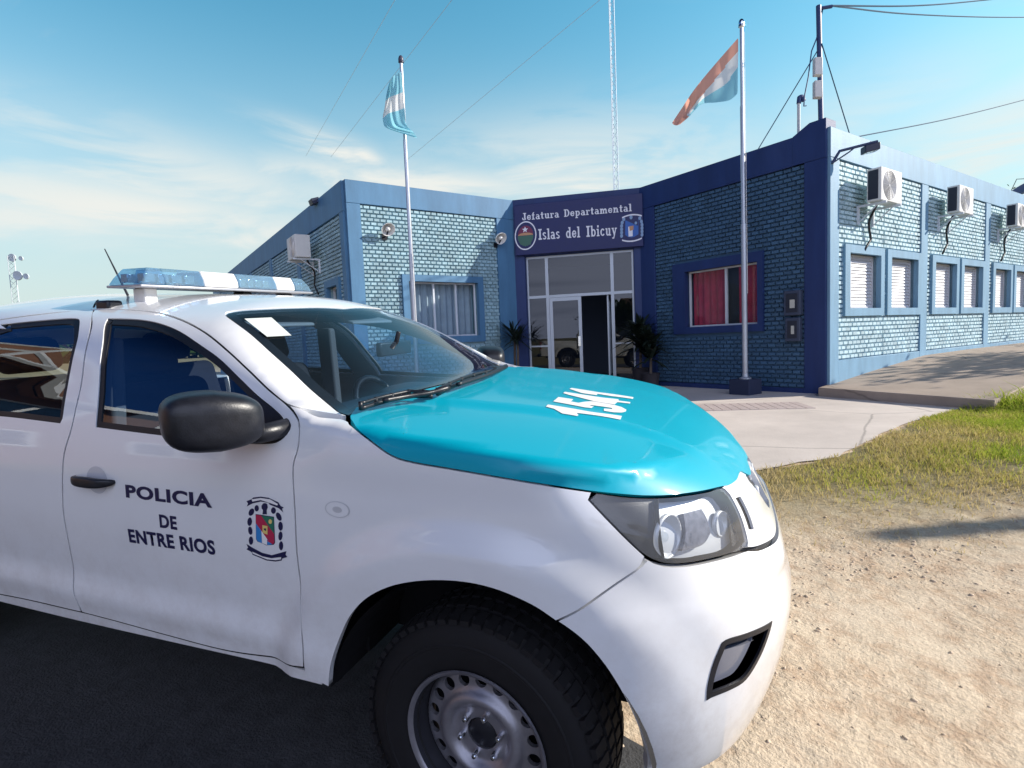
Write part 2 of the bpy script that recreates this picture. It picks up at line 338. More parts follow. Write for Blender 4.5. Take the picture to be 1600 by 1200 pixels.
def half_width(x, z):
    w = Wz(z) - .055 * sstep(.1, .9, x) * 1.0
    w = w - .012 * sstep(-.2, .5, x) * sstep(1.0, 1.2, z)
    for cx in (ARCH_X, ARCH_X - WB):
        d = np.hypot(x - cx, (z - ARCH_Z))
        w = w + .034 * (1 - sstep(.60, .715, d)) * sstep(1.2, 1.0, z)
    w = w + .022 * sstep(1.12, 1.30, z) * sstep(-.58, -.34, x)
    # crease along the doors
    w = w + .012 * np.exp(-((z - .64) / .05) ** 2) * sstep(-.35, -.75, x) * sstep(-2.9, -2.5, x)
    return w
def top_z(x, y):
    ay = np.abs(y)
    hood = HoodC(x) - .015 * (ay / .72) ** 2
    hood = hood + .012 * (1 - sstep(.36, .46, ay - .10 * sstep(.3, -.4, x))) * sstep(.75, .45, x) * sstep(-.55, -.3, x)
    ws = 1.315 + .565 * (-.452 + .10 * (1 - (np.minimum(ay, .76) / .70) ** 2) - x)
    roof = RoofC(x) - .085 * (ay / .64) ** 2 - .012 * (ay / .6) ** 6
    cab = smin(ws, roof, .07)
    rear = 1.25 + 3.2 * (x + 2.72)                       # back of the cab
    cab = np.where(x < -2.2, smin(cab, rear, .12), cab)
    return smax(hood, cab, .05)
def body(x, y, z):
    ay = np.abs(y)
    s = ay - half_width(x, z)
    t = z - top_z(x, y)
    t = np.where(x < -.42, t * .87, t)
    drop = .30 * ay**2 + .24 * ay**4
    f = (x - (Xf(z) - drop) - .045 * np.exp(-((z - .895) / .045) ** 2) * (1 - sstep(.30, .62, ay))) * .9
    k = .10 + .12 * sstep(1.15, .85, z)
    b = smax(s, f, k)
    kt = .022 + .075 * sstep(.30, .75, x) + .05 * sstep(-.6, -1.1, x)
    return smax(b, t, kt)
def root(P, D, t0, t1, n=240):
    """first crossing into the body along P + t D"""
    P = np.atleast_2d(P).astype(float); D = np.atleast_2d(D).astype(float)
    ts = np.linspace(t0, t1, n); lo = np.full(len(P), np.nan); hi = np.full(len(P), np.nan); prev = None
    for i, t in enumerate(ts):
        q = P + t * D; v = body(q[:, 0], q[:, 1], q[:, 2])
        if prev is not None:
            m = np.isnan(lo) & (prev > 0) & (v <= 0); lo[m] = ts[i - 1]; hi[m] = t
        prev = v
    bad = np.isnan(lo); lo[bad] = t1; hi[bad] = t1
    for _ in range(30):
        mid = .5 * (lo + hi); q = P + mid[:, None] * D; v = body(q[:, 0], q[:, 1], q[:, 2]); ins = v <= 0
        hi = np.where(ins, mid, hi); lo = np.where(ins, lo, mid)
    return P + hi[:, None] * D
def grad(Q, e=.004):
    g = np.stack([body(Q[:, 0] + e, Q[:, 1], Q[:, 2]) - body(Q[:, 0] - e, Q[:, 1], Q[:, 2]), body(Q[:, 0], Q[:, 1] + e, Q[:, 2]) - body(Q[:, 0], Q[:, 1] - e, Q[:, 2]),
                  body(Q[:, 0], Q[:, 1], Q[:, 2] + e) - body(Q[:, 0], Q[:, 1], Q[:, 2] - e)], 1)
    return g / (np.linalg.norm(g, axis=1, keepdims=True) + 1e-12)
def ray_t(px): px = np.atleast_2d(px).astype(float); c = np.column_stack([(px[:, 0] - 800) / F, (px[:, 1] - 600) / F, np.ones(len(px))]); return c @ RT.T
def on_body(px):
    """photo pixels -> points on the pickup's near (right) side"""
    D = ray_t(px); return root(np.repeat(CT[None], len(D), 0), D, .8, 5.0, 420)
def on_plane_t(px, axis, val): D = ray_t(px); t = (val - CT[axis]) / D[:, axis]; return CT + D * t[:, None]
ZA = .90
def to_chart(Q, chart):
    Q = np.atleast_2d(Q)
    if chart == 'side': return Q[:, [0, 2]]
    if chart == 'polar': return np.column_stack([Q[:, 0], .8 * np.arctan2(Q[:, 2] - ZA, -Q[:, 1])])
    if chart == 'cyl': return np.column_stack([.9 * np.arctan2(-Q[:, 1], Q[:, 0] + .2), Q[:, 2]])
def from_chart(C, chart):
    C = np.atleast_2d(C); n = len(C); o = np.zeros(n)
    if chart == 'side': return root(np.column_stack([C[:, 0], o - 1.2, C[:, 1]]), np.tile([0, 1., 0], (n, 1)), 0, 1.15)
    if chart == 'polar':
        th = C[:, 1] / .8; d = np.column_stack([o, -np.cos(th), np.sin(th)]); return root(np.column_stack([C[:, 0], o, o + ZA]) + 1.35 * d, -d, 0, 1.34)
    if chart == 'cyl':
        ph = C[:, 0] / .9; d = np.column_stack([np.cos(ph), -np.sin(ph), o]); return root(np.column_stack([o - .2, o, C[:, 1]]) + 1.5 * d, -d, 0, 1.45)
def top_pts(xy):
    xy = np.atleast_2d(xy).astype(float); return np.column_stack([xy[:, 0], xy[:, 1], top_z(xy[:, 0], xy[:, 1]) - .001])
def loop(items, chart, ds, smooth=True, corner=40):
    """outline from mixed items: ('p', pixels) or ('c', chart coordinates) or ('q', 3d points)"""
    out = []
    for kind, pts in items:
        pts = np.array(pts, float)
        if kind == 'p': out.append(to_chart(on_body(pts), chart))
        elif kind == 'q': out.append(to_chart(pts, chart))
        else: out.append(pts)
    P = np.vstack(out)
    if smooth: P = cr_curve(P, 8, True, corner)
    P = resample(P, ds)
    A = .5 * np.sum(P[:, 0] * np.roll(P[:, 1], -1) - np.roll(P[:, 0], -1) * P[:, 1])
    return P if A > 0 else P[::-1]
def inset(P, d):
    a = np.roll(P, 1, 0); b = np.roll(P, -1, 0); e1 = P - a; e2 = b - P
    e1 /= np.linalg.norm(e1, axis=1, keepdims=True) + 1e-12; e2 /= np.linalg.norm(e2, axis=1, keepdims=True) + 1e-12
    n1 = np.column_stack([-e1[:, 1], e1[:, 0]]); n2 = np.column_stack([-e2[:, 1], e2[:, 0]]); n = n1 + n2; l = np.linalg.norm(n, axis=1, keepdims=True); n = n / np.maximum(l, .3)
    c = np.clip(np.sum(n * n1, axis=1, keepdims=True), .5, 1); return P + n * d / c
def panel_data(loops, chart, ds, off=0.0, flange=.014, sym=False, bulge=None):
    V, T, B = triangulate(loops, ds)
    Q = from_chart(V, chart); G = grad(Q); Q = Q + G * (off if bulge is None else (off + bulge(V))[:, None])
    # faces outwards
    t = np.array(T[:200]); nf = np.cross(Q[t[:, 1]] - Q[t[:, 0]], Q[t[:, 2]] - Q[t[:, 0]]); flip = np.sum(np.sum(nf * G[t[:, 0]], 1)) < 0
    if flip: T = [(a, c, b) for a, b, c in T]
    verts = [Q]; norms = [G]; faces = list(T); k = len(Q)
    if flange:
        for l in B:
            q = Q[l]; g = G[l]; n = len(l); tan = np.roll(q, -1, 0) - np.roll(q, 1, 0); tan /= np.linalg.norm(tan, axis=1, keepdims=True) + 1e-12
            outn = np.cross(tan, g); verts += [q, q - g * flange]; norms += [outn, outn]
            for i in range(n):
                j = (i + 1) % n; fc = (k + i, k + n + i, k + n + j, k + j); faces.append(fc)
            k += 2 * n
    Q = np.vstack(verts); G = np.vstack(norms)
    if sym:
        n = len(Q); Q2 = Q * [1, -1, 1]; G2 = G * [1, -1, 1]; faces = faces + [tuple(i + n for i in f[::-1]) for f in faces]; Q = np.vstack([Q, Q2]); G = np.vstack([G, G2])
    return Q, faces, G
def panel(name, loops, chart, ds, mat, parent, off=0.0, flange=.014, sym=False, mirror=False, bulge=None, bump=None):
    Q, faces, G = panel_data(loops, chart, ds, off, flange, sym, bulge); res = []
    for mir in ((False, True) if mirror else (False,)):
        q, g, fs = (Q, G, faces) if not mir else (Q * [1, -1, 1], G * [1, -1, 1], [f[::-1] for f in faces])
        par = parent[1 if mir else 0] if isinstance(parent, (list, tuple)) else parent
        me = bpy.data.meshes.new(name); me.from_pydata(q.tolist(), [], fs)
        o = link(name, me, mat, par, True)
        if bulge is None: me.normals_split_custom_set_from_vertices(g.tolist())
        res.append(o)
    return res if mirror else res[0]
def ribbon(name, pts3, width, mat, parent, mirror=False, lift=.001):
    """thin dark strip lying along points on the body"""
    pass

# --- materials of the pickup
white = pbr('white_paint', (.80, .80, .80), .32, coat=1.0, noise=(2.2, .02))
def dust(m, amount):
    """thin road dust splashed on the lower body, thinning out upwards in streaks"""
    nt = m.node_tree; L = nt.links.new; b = nt.nodes['Principled BSDF']; old = b.inputs['Base Color'].links[0].from_socket
    tc = N(nt, 'ShaderNodeTexCoord'); sp = N(nt, 'ShaderNodeSeparateXYZ'); L(tc.outputs['Object'], sp.inputs[0]); n = N(nt, 'ShaderNodeTexNoise'); n.inputs['Scale'].default_value = 9; n.inputs['Detail'].default_value = 9; n.inputs['Roughness'].default_value = .75; L(tc.outputs['Object'], n.inputs['Vector'])
    r = N(nt, 'ShaderNodeMapRange', clamp=True); L(sp.outputs[2], r.inputs[0]); r.inputs[1].default_value = 1.0; r.inputs[2].default_value = .42; r.inputs[3].default_value = 0; r.inputs[4].default_value = 1
    n_ = N(nt, 'ShaderNodeMapRange', clamp=True); L(n.outputs['Fac'], n_.inputs[0]); n_.inputs[1].default_value = .42; n_.inputs[2].default_value = .72
    k = N(nt, 'ShaderNodeMath', operation='MULTIPLY'); L(r.outputs[0], k.inputs[0]); L(n_.outputs[0], k.inputs[1]); k2 = N(nt, 'ShaderNodeMath', operation='MULTIPLY'); L(k.outputs[0], k2.inputs[0]); k2.inputs[1].default_value = amount
    mx = N(nt, 'ShaderNodeMix', data_type='RGBA'); L(k2.outputs[0], mx.inputs[0]); L(old, mx.inputs[6]); mx.inputs[7].default_value = (.36, .28, .21, 1); L(mx.outputs[2], b.inputs['Base Color'])
dust(white, .42)
teal = pbr('turquoise_paint', (.0, .345, .46), .42, coat=.35, spec=.2, noise=(2.5, .03))
black_pl = pbr('black_plastic', (.012, .013, .018), .38, noise=(40, .25), bump=(220, .05))
rubber = pbr('black_rubber', (.01, .01, .013), .5)
dark = pbr('dark_gap', (.004, .004, .006), .8)
tyre_m = pbr('tyre_rubber', (.006, .0056, .007), .78, noise=(30, .35))
steel = pbr('grey_steel_rim', (.30, .29, .32), .38, metal=.65, noise=(14, .2))
chrome = pbr('chrome', (.75, .76, .78), .12, metal=1.0)
decal = pbr('navy_vinyl', (.012, .012, .06), .35)
white_v = pbr('white_vinyl', (.82, .80, .78), .4)
cloth = pbr('dark_seat_cloth', (.022, .024, .032), .9, noise=(30, .2))
dash_m = pbr('dashboard_plastic', (.045, .048, .055), .6)
trim_m = pbr('grey_cabin_trim', (.10, .105, .115), .75)
glass_side = glass('side_window_glass', (.62, .72, .82), ior=1.85)
glass_ws = glass('windshield_glass', (.60, .76, .90), ior=1.45, dirt=.03)
clear = glass('clear_lens', (.93, .95, .96), ior=1.5, dirt=.10, dirtcol=(.6, .6, .6))

pickup = empty('police_pickup', (0, 0, 0), 'white crew cab police pickup with turquoise hood parked at an angle on the dirt road', 'pickup truck')
Mw = Matrix.Identity(4)
for i in range(3):
    for j in range(3): Mw[i][j] = TW[i, j]
pickup.matrix_world = Mw

GAP = .007
# outlines traced on the photograph (pixels), cut out of the body
px_bpillar = [(148.4, 483), (142, 514), (131, 567.5), (117, 645.6), (111, 672), (100.5, 708), (97.6, 743), (98.8, 795), (105.5, 838), (112.3, 872.5), (115, 907), (119.5, 938)]
px_door_top = [(148.4, 483), (187.5, 483), (234, 486), (266, 492.5), (297, 505), (328, 524), (359, 550), (391, 580), (422, 610), (447, 630), (461, 646), (467.5, 660), (468, 677), (466, 700), (459.8, 720), (458, 733), (460.5, 786), (465, 872), (469.7, 944), (474, 1016), (474.6, 1040)]
px_door_bot = [(454, 1040.7), (360, 1018), (261, 993), (185, 972), (128, 957)]
px_hood_side = [(545.6, 650), (552, 664), (566, 679), (585, 694), (604, 708), (622, 717), (645, 723), (700, 732.5), (760, 743), (825, 754), (885, 763), (925, 768.5), (970, 773), (1010, 775.5), (1045, 774.5), (1075, 771), (1105, 766), (1127.5, 760.5)]
px_cowl = [(447 + (545.6 - 447) * t, 630 + 20 * t ** .7) for t in np.linspace(0, 1, 22)]
px_arch = [(868.5, 970.5), (832.5, 946.5), (785, 925), (737.5, 912), (690, 907.5), (642.5, 910), (604.5, 919), (571, 937), (547.5, 963), (533, 993), (522, 1022), (516, 1046), (514, 1073.5)]
px_cut = [(1012, 873), (1000, 886), (985, 897), (961, 913), (930, 935), (902.6, 954), (868.5, 970.5)]
px_light = [(920, 781), (931, 769), (970, 774.6), (1010, 777.2), (1045, 776.2), (1075, 772.6), (1105, 767.6), (1127.5, 762), (1137, 769), (1146, 784), (1156, 805), (1163, 826), (1168, 846), (1164, 856), (1147.5, 864), (1110, 874), (1072, 881), (1045, 882), (1025, 877.5), (1008, 869), (985, 848), (960, 823), (935, 797)]
px_dlo = [(168.8, 497), (219, 499), (250, 505), (281, 517.5), (312, 538), (344, 561), (375, 591), (403, 618), (430, 640), (443, 654), (447, 668), (445, 683), (434, 691), (406, 694), (350, 690.5), (262, 681.5), (200, 674), (149.5, 667.5), (151.5, 640), (154.5, 600), (160, 536), (165, 503)]
px_rdlo = [(-60, 516), (0, 506.8), (62, 500.5), (118, 497.3), (124.5, 500.5), (123, 520), (119, 540), (106.5, 600), (97.5, 655), (94, 661.5), (0, 650.5), (-60, 645)]

door_r = on_body(px_bpillar); door_c = to_chart(door_r, 'side')
dt = to_chart(on_body(px_door_top), 'side'); db = to_chart(on_body(px_door_bot), 'side')
dt[-1, 1] = db[0, 1] + .006
door_loop = loop([('c', dt), ('c', db), ('c', door_c[::-1][:-1])], 'side', .022, corner=55)
dlo = loop([('p', px_dlo)], 'side', .016, corner=45)
front_door = panel('front_door', [inset(door_loop, GAP * .5), dlo], 'side', .03, white, pickup, mirror=True, flange=.022)
def window(name, lp, parent, extra=None):
    panel('window_seal', [lp, inset(lp, .020)], 'side', .02, rubber, parent, off=-.004, flange=.008, mirror=True)
    panel(name, [inset(lp, .018)], 'side', .04, glass_side, parent, off=-.007, flange=0, mirror=True)
window('window_glass', dlo, front_door)
# rear door: behind the B-pillar cut, its back edge runs round the rear wheel arch
XR = -2.60
bp = door_c
# reach of the rear door's top edge follows the front one
top_back = [(-1.95, np.interp(-1.95, [-2.6, dt[0, 0]], [1.628, dt[0, 1]])), (-2.25, 1.640), (-2.45, 1.615), (-2.535, 1.56), (-2.585, 1.42), (-2.61, 1.25), (-2.612, 1.0), (-2.59, .90)]
arch_r = [(ARCH_X - WB + .60 * math.cos(a), ARCH_Z + .60 * math.sin(a)) for a in np.radians([46, 36, 24, 12])]
low_back = [(db[-1, 0] - .35, db[-1, 1] - .004), (db[-1, 0] - .06, db[-1, 1] - .001), (db[-1, 0] - .001, db[-1, 1])]
rdoor_loop = loop([('c', door_c), ('c', low_back[::-1]), ('c', arch_r[::-1]), ('c', top_back[::-1])], 'side', .024, corner=55)
rd = to_chart(on_body(px_rdlo[1:-1]), 'side')
rdlo = loop([('c', rd), ('c', [(-2.10, 1.268), (-2.36, 1.276), (-2.44, 1.30), (-2.47, 1.40), (-2.455, 1.50), (-2.42, 1.575), (-2.36, 1.60), (-2.15, 1.603)])], 'side', .018, corner=50)
rear_door = panel('rear_door', [inset(rdoor_loop, GAP * .5), rdlo], 'side', .035, white, pickup, mirror=True, flange=.022)
window('window_glass', rdlo, rear_door)

# fender
hs = to_chart(on_body(px_hood_side), 'side'); ar = to_chart(on_body(px_arch), 'side'); ct = to_chart(on_body(px_cut), 'side')
lt3 = on_body(px_light); ltc = to_chart(lt3, 'side')
P_front = [p for p in ltc[[0, 22, 21, 20, 19]]]
dfe = to_chart(on_body(px_door_top[9:]), 'side'); dfe[-1, 1] = db[0, 1] - .004
# cowl corner between hood, pillar and door belongs to the fender
cowl = to_chart(on_body(px_cowl[1:-1]), 'side')
fend_loop = loop([('c', hs[:12]), ('c', P_front), ('c', ct[1:]), ('c', ar[1:]), ('p', [(497, 1065), (480, 1058.5)]), ('c', dfe[::-1]), ('c', cowl)], 'side', .02, corner=50)
fender = panel('fender', [inset(fend_loop, .002)], 'side', .024, white, pickup, mirror=True, flange=.02)

# hood: from the shut line over the top to the centre line
hs3 = on_body(px_hood_side); hp = to_chart(hs3, 'polar')
xc_front = .775
fr3 = on_body([(1141, 758), (1152, 750.5), (1161, 737)])
fr_xy = [(fr3[-1, 0] + .02, -.22), (fr3[-1, 0] + .028, 0.)]
front_pts = np.vstack([fr3, top_pts(fr_xy)])
rear_xy = [(-.36, 0.), (-.372, -.2), (-.395, -.4), (-.43, -.6), (-.447, -.70)]
rear_pts = top_pts(rear_xy)
hood_loop = loop([('c', hp), ('q', front_pts), ('q', rear_pts)], 'polar', .022, corner=50)
# snap the centre line
cy = .8 * math.pi / 2; hood_loop[np.abs(hood_loop[:, 1] - cy) < .006, 1] = cy
def panel_sym(name, lp, chart, ds, mat, parent, holes=(), **kw):
    """right half built, left half mirrored into the same mesh; seam on the centre line welded"""
    Q, faces, G = panel_data([lp] + list(holes), chart, ds, kw.get('off', 0.0), 0, False)
    n = len(Q); key = {}; Q2 = Q * [1, -1, 1]; mp = []
    V = [tuple(q) for q in Q]; Gs = [tuple(g) for g in G]
    for i in range(n):
        if abs(Q[i, 1]) < .004: V[i] = (Q[i, 0], 0., Q[i, 2]); mp.append(i); g = G[i] * [1, 0, 1]; Gs[i] = tuple(g / np.linalg.norm(g))
        else: mp.append(len(V)); V.append(tuple(Q2[i])); Gs.append(tuple(G[i] * [1, -1, 1]))
    fs = list(faces) + [tuple(mp[i] for i in f[::-1]) for f in faces]
    fl = kw.get('flange', .014)
    if fl:
        from collections import Counter
        c = Counter(); dirs = {}
        for f in fs:
            for a, b in zip(f, f[1:] + f[:1]): c[(min(a, b), max(a, b))] += 1; dirs[(min(a, b), max(a, b))] = (a, b)
        A = np.array(V); GA = np.array(Gs); bd = [dirs[e] for e, k in c.items() if k == 1]
        used = sorted({i for e in bd for i in e}); on = {i: np.zeros(3) for i in used}
        for a, b in bd:
            t = A[b] - A[a]; w = np.cross(t, GA[a]); on[a] += w; on[b] += w
        top = {}; bot = {}
        for i in used:
            w = on[i] / (np.linalg.norm(on[i]) + 1e-12); top[i] = len(V); V.append(tuple(A[i])); Gs.append(tuple(w)); bot[i] = len(V); V.append(tuple(A[i] - GA[i] * fl)); Gs.append(tuple(w))
        fs += [(top[a], bot[a], bot[b], top[b]) for a, b in bd]
    me = bpy.data.meshes.new(name); me.from_pydata(V, [], fs); o = link(name, me, mat, parent, True); me.normals_split_custom_set_from_vertices(Gs); return o
def shrink(lp, d, cyl=False):
    q = inset(lp, d); a, c0 = (0, 0.) if cyl else (1, cy); m = np.abs(lp[:, a] - c0) < .004; q[m, a] = c0; return q
hood = panel_sym('hood', shrink(hood_loop, .0025), 'polar', .026, teal, pickup, flange=.02)

# roof with the windscreen pillars, windscreen
px_ws = [(545, 648), (530, 644.7), (517.5, 635), (486, 608.7), (455, 579), (423.8, 551), (392.5, 522.8), (361, 499.4), (352, 492), (353.4, 487.5), (367.5, 484.7), (408, 481.6), (455, 479.7), (500, 479)]
ws3 = on_body(px_ws); wsp = to_chart(ws3, 'polar')
k = ws3[:, 1] < -.05; wsp = wsp[k]
ws_top_c = ws3[k][-1]
wtop = to_chart(top_pts([(ws_top_c[0] + .02, 0.)]), 'polar'); wbot = to_chart(top_pts([(-.375, 0.), (-.385, -.2), (-.41, -.4), (-.442, -.6)]), 'polar')
ws_loop = loop([('c', wsp), ('c', wtop), ('c', wbot)], 'polar', .025, corner=55); ws_loop[np.abs(ws_loop[:, 1] - cy) < .006, 1] = cy
windshield = panel_sym('windshield', shrink(ws_loop, .004), 'polar', .05, glass_ws, pickup, off=-.003, flange=0)

# roof outline: door cut line (top), down the pillar to the cowl corner, up along the glass, centre line, rear
dtp = to_chart(on_body(px_door_top[:10]), 'polar')
back3 = from_chart(np.array([(-1.95, top_back[0][1]), (-2.25, 1.640), (-2.45, 1.615), (-2.535, 1.56), (-2.60, 1.40), (-2.64, 1.28)]), 'side'); back = to_chart(back3, 'polar')
cowlp = to_chart(on_body(px_cowl[1:-1]), 'polar')
rear_c = [(-2.64, to_chart(back3[-1:], 'polar')[0, 1] + .05), (-2.64, .8), (-2.64, cy)]
roof_loop = loop([('c', dtp), ('c', cowlp), ('c', wsp[1:]), ('c', wtop), ('c', [(-2.0, cy)]), ('c', rear_c[::-1]), ('c', back[::-1])], 'polar', .025, corner=50)
roof_loop[np.abs(roof_loop[:, 1] - cy) < .006, 1] = cy
roof = panel_sym('roof', shrink(roof_loop, .0012), 'polar', .035, white, pickup, flange=.02)
# ------------------------------------------------------------------ front: bumper, headlamps, grille
px_bump_top = [(1012, 873.5), (1025, 880), (1045, 884.5), (1072, 883.5), (1110, 876.5), (1147.5, 866.5), (1168, 859), (1185, 858.5)]
px_bump_arch = [(868.5, 970.5), (890, 985), (913, 1004), (931, 1024), (946.5, 1044), (960, 1065), (975, 1091), (992, 1128), (1003, 1158), (1010, 1190)]
bt3 = on_body(px_bump_top); btc = to_chart(bt3, 'cyl'); ba3 = on_body(px_bump_arch); bac = to_chart(ba3, 'cyl')
zt = btc[-1, 1]
bump_loop = loop([('c', btc), ('c', [(.22, zt - .012), (0., zt - .016)]), ('c', [(0., .36), (.3, .362), (.55, .372), (.80, .388)]), ('c', [(bac[-1, 0] - .01, .40), (bac[-1, 0], .45)]), ('c', bac[::-1]), ('p', px_cut[::-1][1:-1])], 'cyl', .022, corner=50)
bump_loop[np.abs(bump_loop[:, 0]) < .006, 0] = 0.
px_fog = [(1127.5, 1004), (1137, 998), (1206, 970), (1204, 980), (1186, 1028), (1163.5, 1063), (1141, 1077), (1109.5, 1090), (1103.5, 1094), (1105, 1073), (1114, 1037)]
fog = loop([('p', px_fog)], 'cyl', .012, corner=35)
cy_save = cy; cy = 0.
def panel_symc(name, lp, ds, mat, parent, holes=(), **kw):
    """as panel_sym, for the cylindrical chart"""
    Q, faces, G = panel_data([lp] + list(holes), 'cyl', ds, kw.get('off', 0.), 0)
    n = len(Q); V = [tuple(q) for q in Q]; Gs = [tuple(g) for g in G]; mp = []
    for i in range(n):
        if abs(Q[i, 1]) < .004: V[i] = (Q[i, 0], 0., Q[i, 2]); mp.append(i); g = G[i] * [1, 0, 1]; Gs[i] = tuple(g / np.linalg.norm(g))
        else: mp.append(len(V)); V.append(tuple(Q[i] * [1, -1, 1])); Gs.append(tuple(G[i] * [1, -1, 1]))
    fs = list(faces) + [tuple(mp[i] for i in f[::-1]) for f in faces]
    from collections import Counter
    c = Counter(); dirs = {}; fl = kw.get('flange', .02)
    for f in fs:
        for a, b in zip(f, f[1:] + f[:1]): c[(min(a, b), max(a, b))] += 1; dirs[(min(a, b), max(a, b))] = (a, b)
    A = np.array(V); GA = np.array(Gs); bd = [dirs[e] for e, k in c.items() if k == 1]; on = {}
    for a, b in bd:
        w = np.cross(A[b] - A[a], GA[a]); on[a] = on.get(a, 0) + w; on[b] = on.get(b, 0) + w
    top = {}; bot = {}
    for i in on:
        w = on[i] / (np.linalg.norm(on[i]) + 1e-12); top[i] = len(V); V.append(tuple(A[i])); Gs.append(tuple(w)); bot[i] = len(V); V.append(tuple(A[i] - GA[i] * fl)); Gs.append(tuple(w))
    fs += [(top[a], bot[a], bot[b], top[b]) for a, b in bd]
    me = bpy.data.meshes.new(name); me.from_pydata(V, [], fs); o = link(name, me, mat, parent, True); me.normals_split_custom_set_from_vertices(Gs); return o
bumper = panel_symc('bumper', shrink(bump_loop, GAP * .5, True), .024, white, pickup, holes=[fog], flange=.03)
# fog lamp pockets: black frame, grey lens set back
grey_lens = pbr('grey_lamp_plastic', (.16, .17, .21), .18, coat=.6)
panel('fog_lamp_bezel', [fog, inset(fog, .014)], 'cyl', .012, black_pl, bumper, off=.002, flange=.03, mirror=True)
fogi = inset(fog, .015)
panel('fog_lamp_cover', [fogi], 'cyl', .02, black_pl, bumper, off=-.035, flange=-.03, mirror=True)
fc = fogi.mean(0)
lamp_l = np.array([fc + (p - fc) * [.74, .80] + [.012, -.012] for p in inset(fog, .02)])
panel('fog_lamp', [lamp_l], 'cyl', .02, grey_lens, bumper, off=-.022, flange=.012, mirror=True)

# headlamps
lt_loop = loop([('p', px_light)], 'cyl', .014, corner=45)
hl = [empty('headlight', (0, 0, 0), None, None), empty('headlight', (0, 0, 0), None, None)]
for h in hl: h.parent = pickup
silver = pbr('lamp_reflector', (.62, .63, .66), .16, metal=.9)
silver2 = pbr('lamp_housing_grey', (.62, .63, .65), .35, metal=.25)
haze_l = glass('hazed_lens', (.93, .95, .96), ior=1.5, dirt=.15, dirtcol=(.75, .76, .78))
panel('lens', [inset(lt_loop, .003)], 'cyl', .025, haze_l, hl, off=0.0, flange=0, mirror=True)
px_hl_dark = [(922, 782), (935, 772), (985, 778), (1030, 778), (1031, 800), (1034, 835), (1040, 876), (1025, 875), (1008, 866.5), (985, 845.5), (960, 820)]
px_hl_in = [(1030, 778), (1045, 778), (1075, 775), (1105, 770), (1127, 765), (1137, 773), (1155, 807), (1165, 846), (1147, 861), (1110, 871), (1072, 878), (1040, 876), (1034, 835), (1031, 800)]
hd = loop([('p', px_hl_dark)], 'cyl', .014, corner=45); hi_ = loop([('p', px_hl_in)], 'cyl', .014, corner=45)
panel('housing', [hd], 'cyl', .02, black_pl, hl, off=-.020, flange=.05, mirror=True)
panel('inner_bezel', [hi_], 'cyl', .02, silver2, hl, off=-.045, flange=-.042, mirror=True)
def bowl(px, r, dep, depth_in, mat, name, fwd=(.88, -.45, .08)):
    c = on_body([px])[0]; g = grad(c[None])[0]; c = c - g * depth_in; f = np.array(fwd); f /= np.linalg.norm(f); a = np.cross([0, 0, 1.], f); a /= np.linalg.norm(a); b = np.cross(f, a)
    for sgn, par in ((1, hl[0]), (-1, hl[1])):
        mb = MB(); mb.lathe([(r * t, dep * (t * t - 1)) for t in np.linspace(.05, 1, 9)] + [(r * 1.06, .004), (r * 1.07, -.01)], 28, lambda p: (c + a * p[0] + b * p[1] + f * p[2]) * [1, sgn, 1])
        mb.build(name, mat, par, smooth=True)
bowl((1056, 838), .054, .045, .026, silver2, 'reflector')
px_mid = [(1079, 800), (1108, 791), (1118, 812), (1123, 832), (1112, 850), (1077, 862), (1083, 838), (1082, 818)]
panel('baffle', [loop([('p', px_mid)], 'cyl', .012, corner=35)], 'cyl', .015, pbr('lamp_baffle', (.16, .16, .19), .3, metal=.2, noise=(60, .4)), hl, off=-.026, flange=.02, mirror=True)
bowl((1144, 816), .034, .030, .034, silver2, 'reflector')
for sgn, par in ((1, hl[0]), (-1, hl[1])):
    c = on_body([(1056, 838)])[0]; c = c - grad(c[None])[0] * .05; mb = MB(); mb.ball(c * [1, sgn, 1], (.016, .016, .016), 14, 10); mb.build('bulb', clear, par, smooth=True)

# grille between the lamps: white surround, outer slots, black mesh behind the V, emblem
px_gl = [(1128.5, 760.5), (1139, 768), (1148, 783), (1158, 804), (1165, 825), (1170, 846), (1169, 856)]
gl = on_body(px_gl); glc = to_chart(gl, 'cyl')
hf = to_chart(np.vstack([fr3, top_pts(fr_xy)]), 'cyl'); hf[:, 1] += .010
gr_loop = loop([('c', hf[::-1]), ('c', glc), ('c', [(btc[-1, 0], zt + .006), (.22, zt - .0112), (0., zt - .0152)])], 'cyl', .016, corner=50)
gr_loop[np.abs(gr_loop[:, 0]) < .006, 0] = 0.; gr_loop[np.abs(gr_loop[:, 0] - 0) < .004, 0] = 0.
px_slot = [(1151, 777.5), (1158.5, 774.5), (1180, 825.5), (1178.5, 827.3), (1172, 826.8)]
slot = loop([('p', px_slot)], 'cyl', .01, False)
zc0 = hf[-1, 1] - .012; zc1 = zt + .004
cen = np.array([(-.001, zc0), (.20, zc0 - .006), (.215, zc0 - .02), (.13, zc1 + .02), (.11, zc1 + .006), (-.001, zc1)])
cenr = np.array([(.03, zc0 - .004), (.20, zc0 - .010), (.212, zc0 - .024), (.135, zc1 + .022), (.115, zc1 + .010), (.03, zc1 + .006)])
cl = resample(cenr[::-1], .012)
grille = panel_symc('grille', shrink(gr_loop, .003, True), .018, white, pickup, holes=[slot, cl], flange=.03, off=-.004)
panel('grille_slot', [inset(slot, -.004)], 'cyl', .012, dark, grille, off=-.012, flange=0, mirror=True)
mesh_m = pbr('black_grille_mesh', (.012, .012, .016), .5, bump=(160, .6))
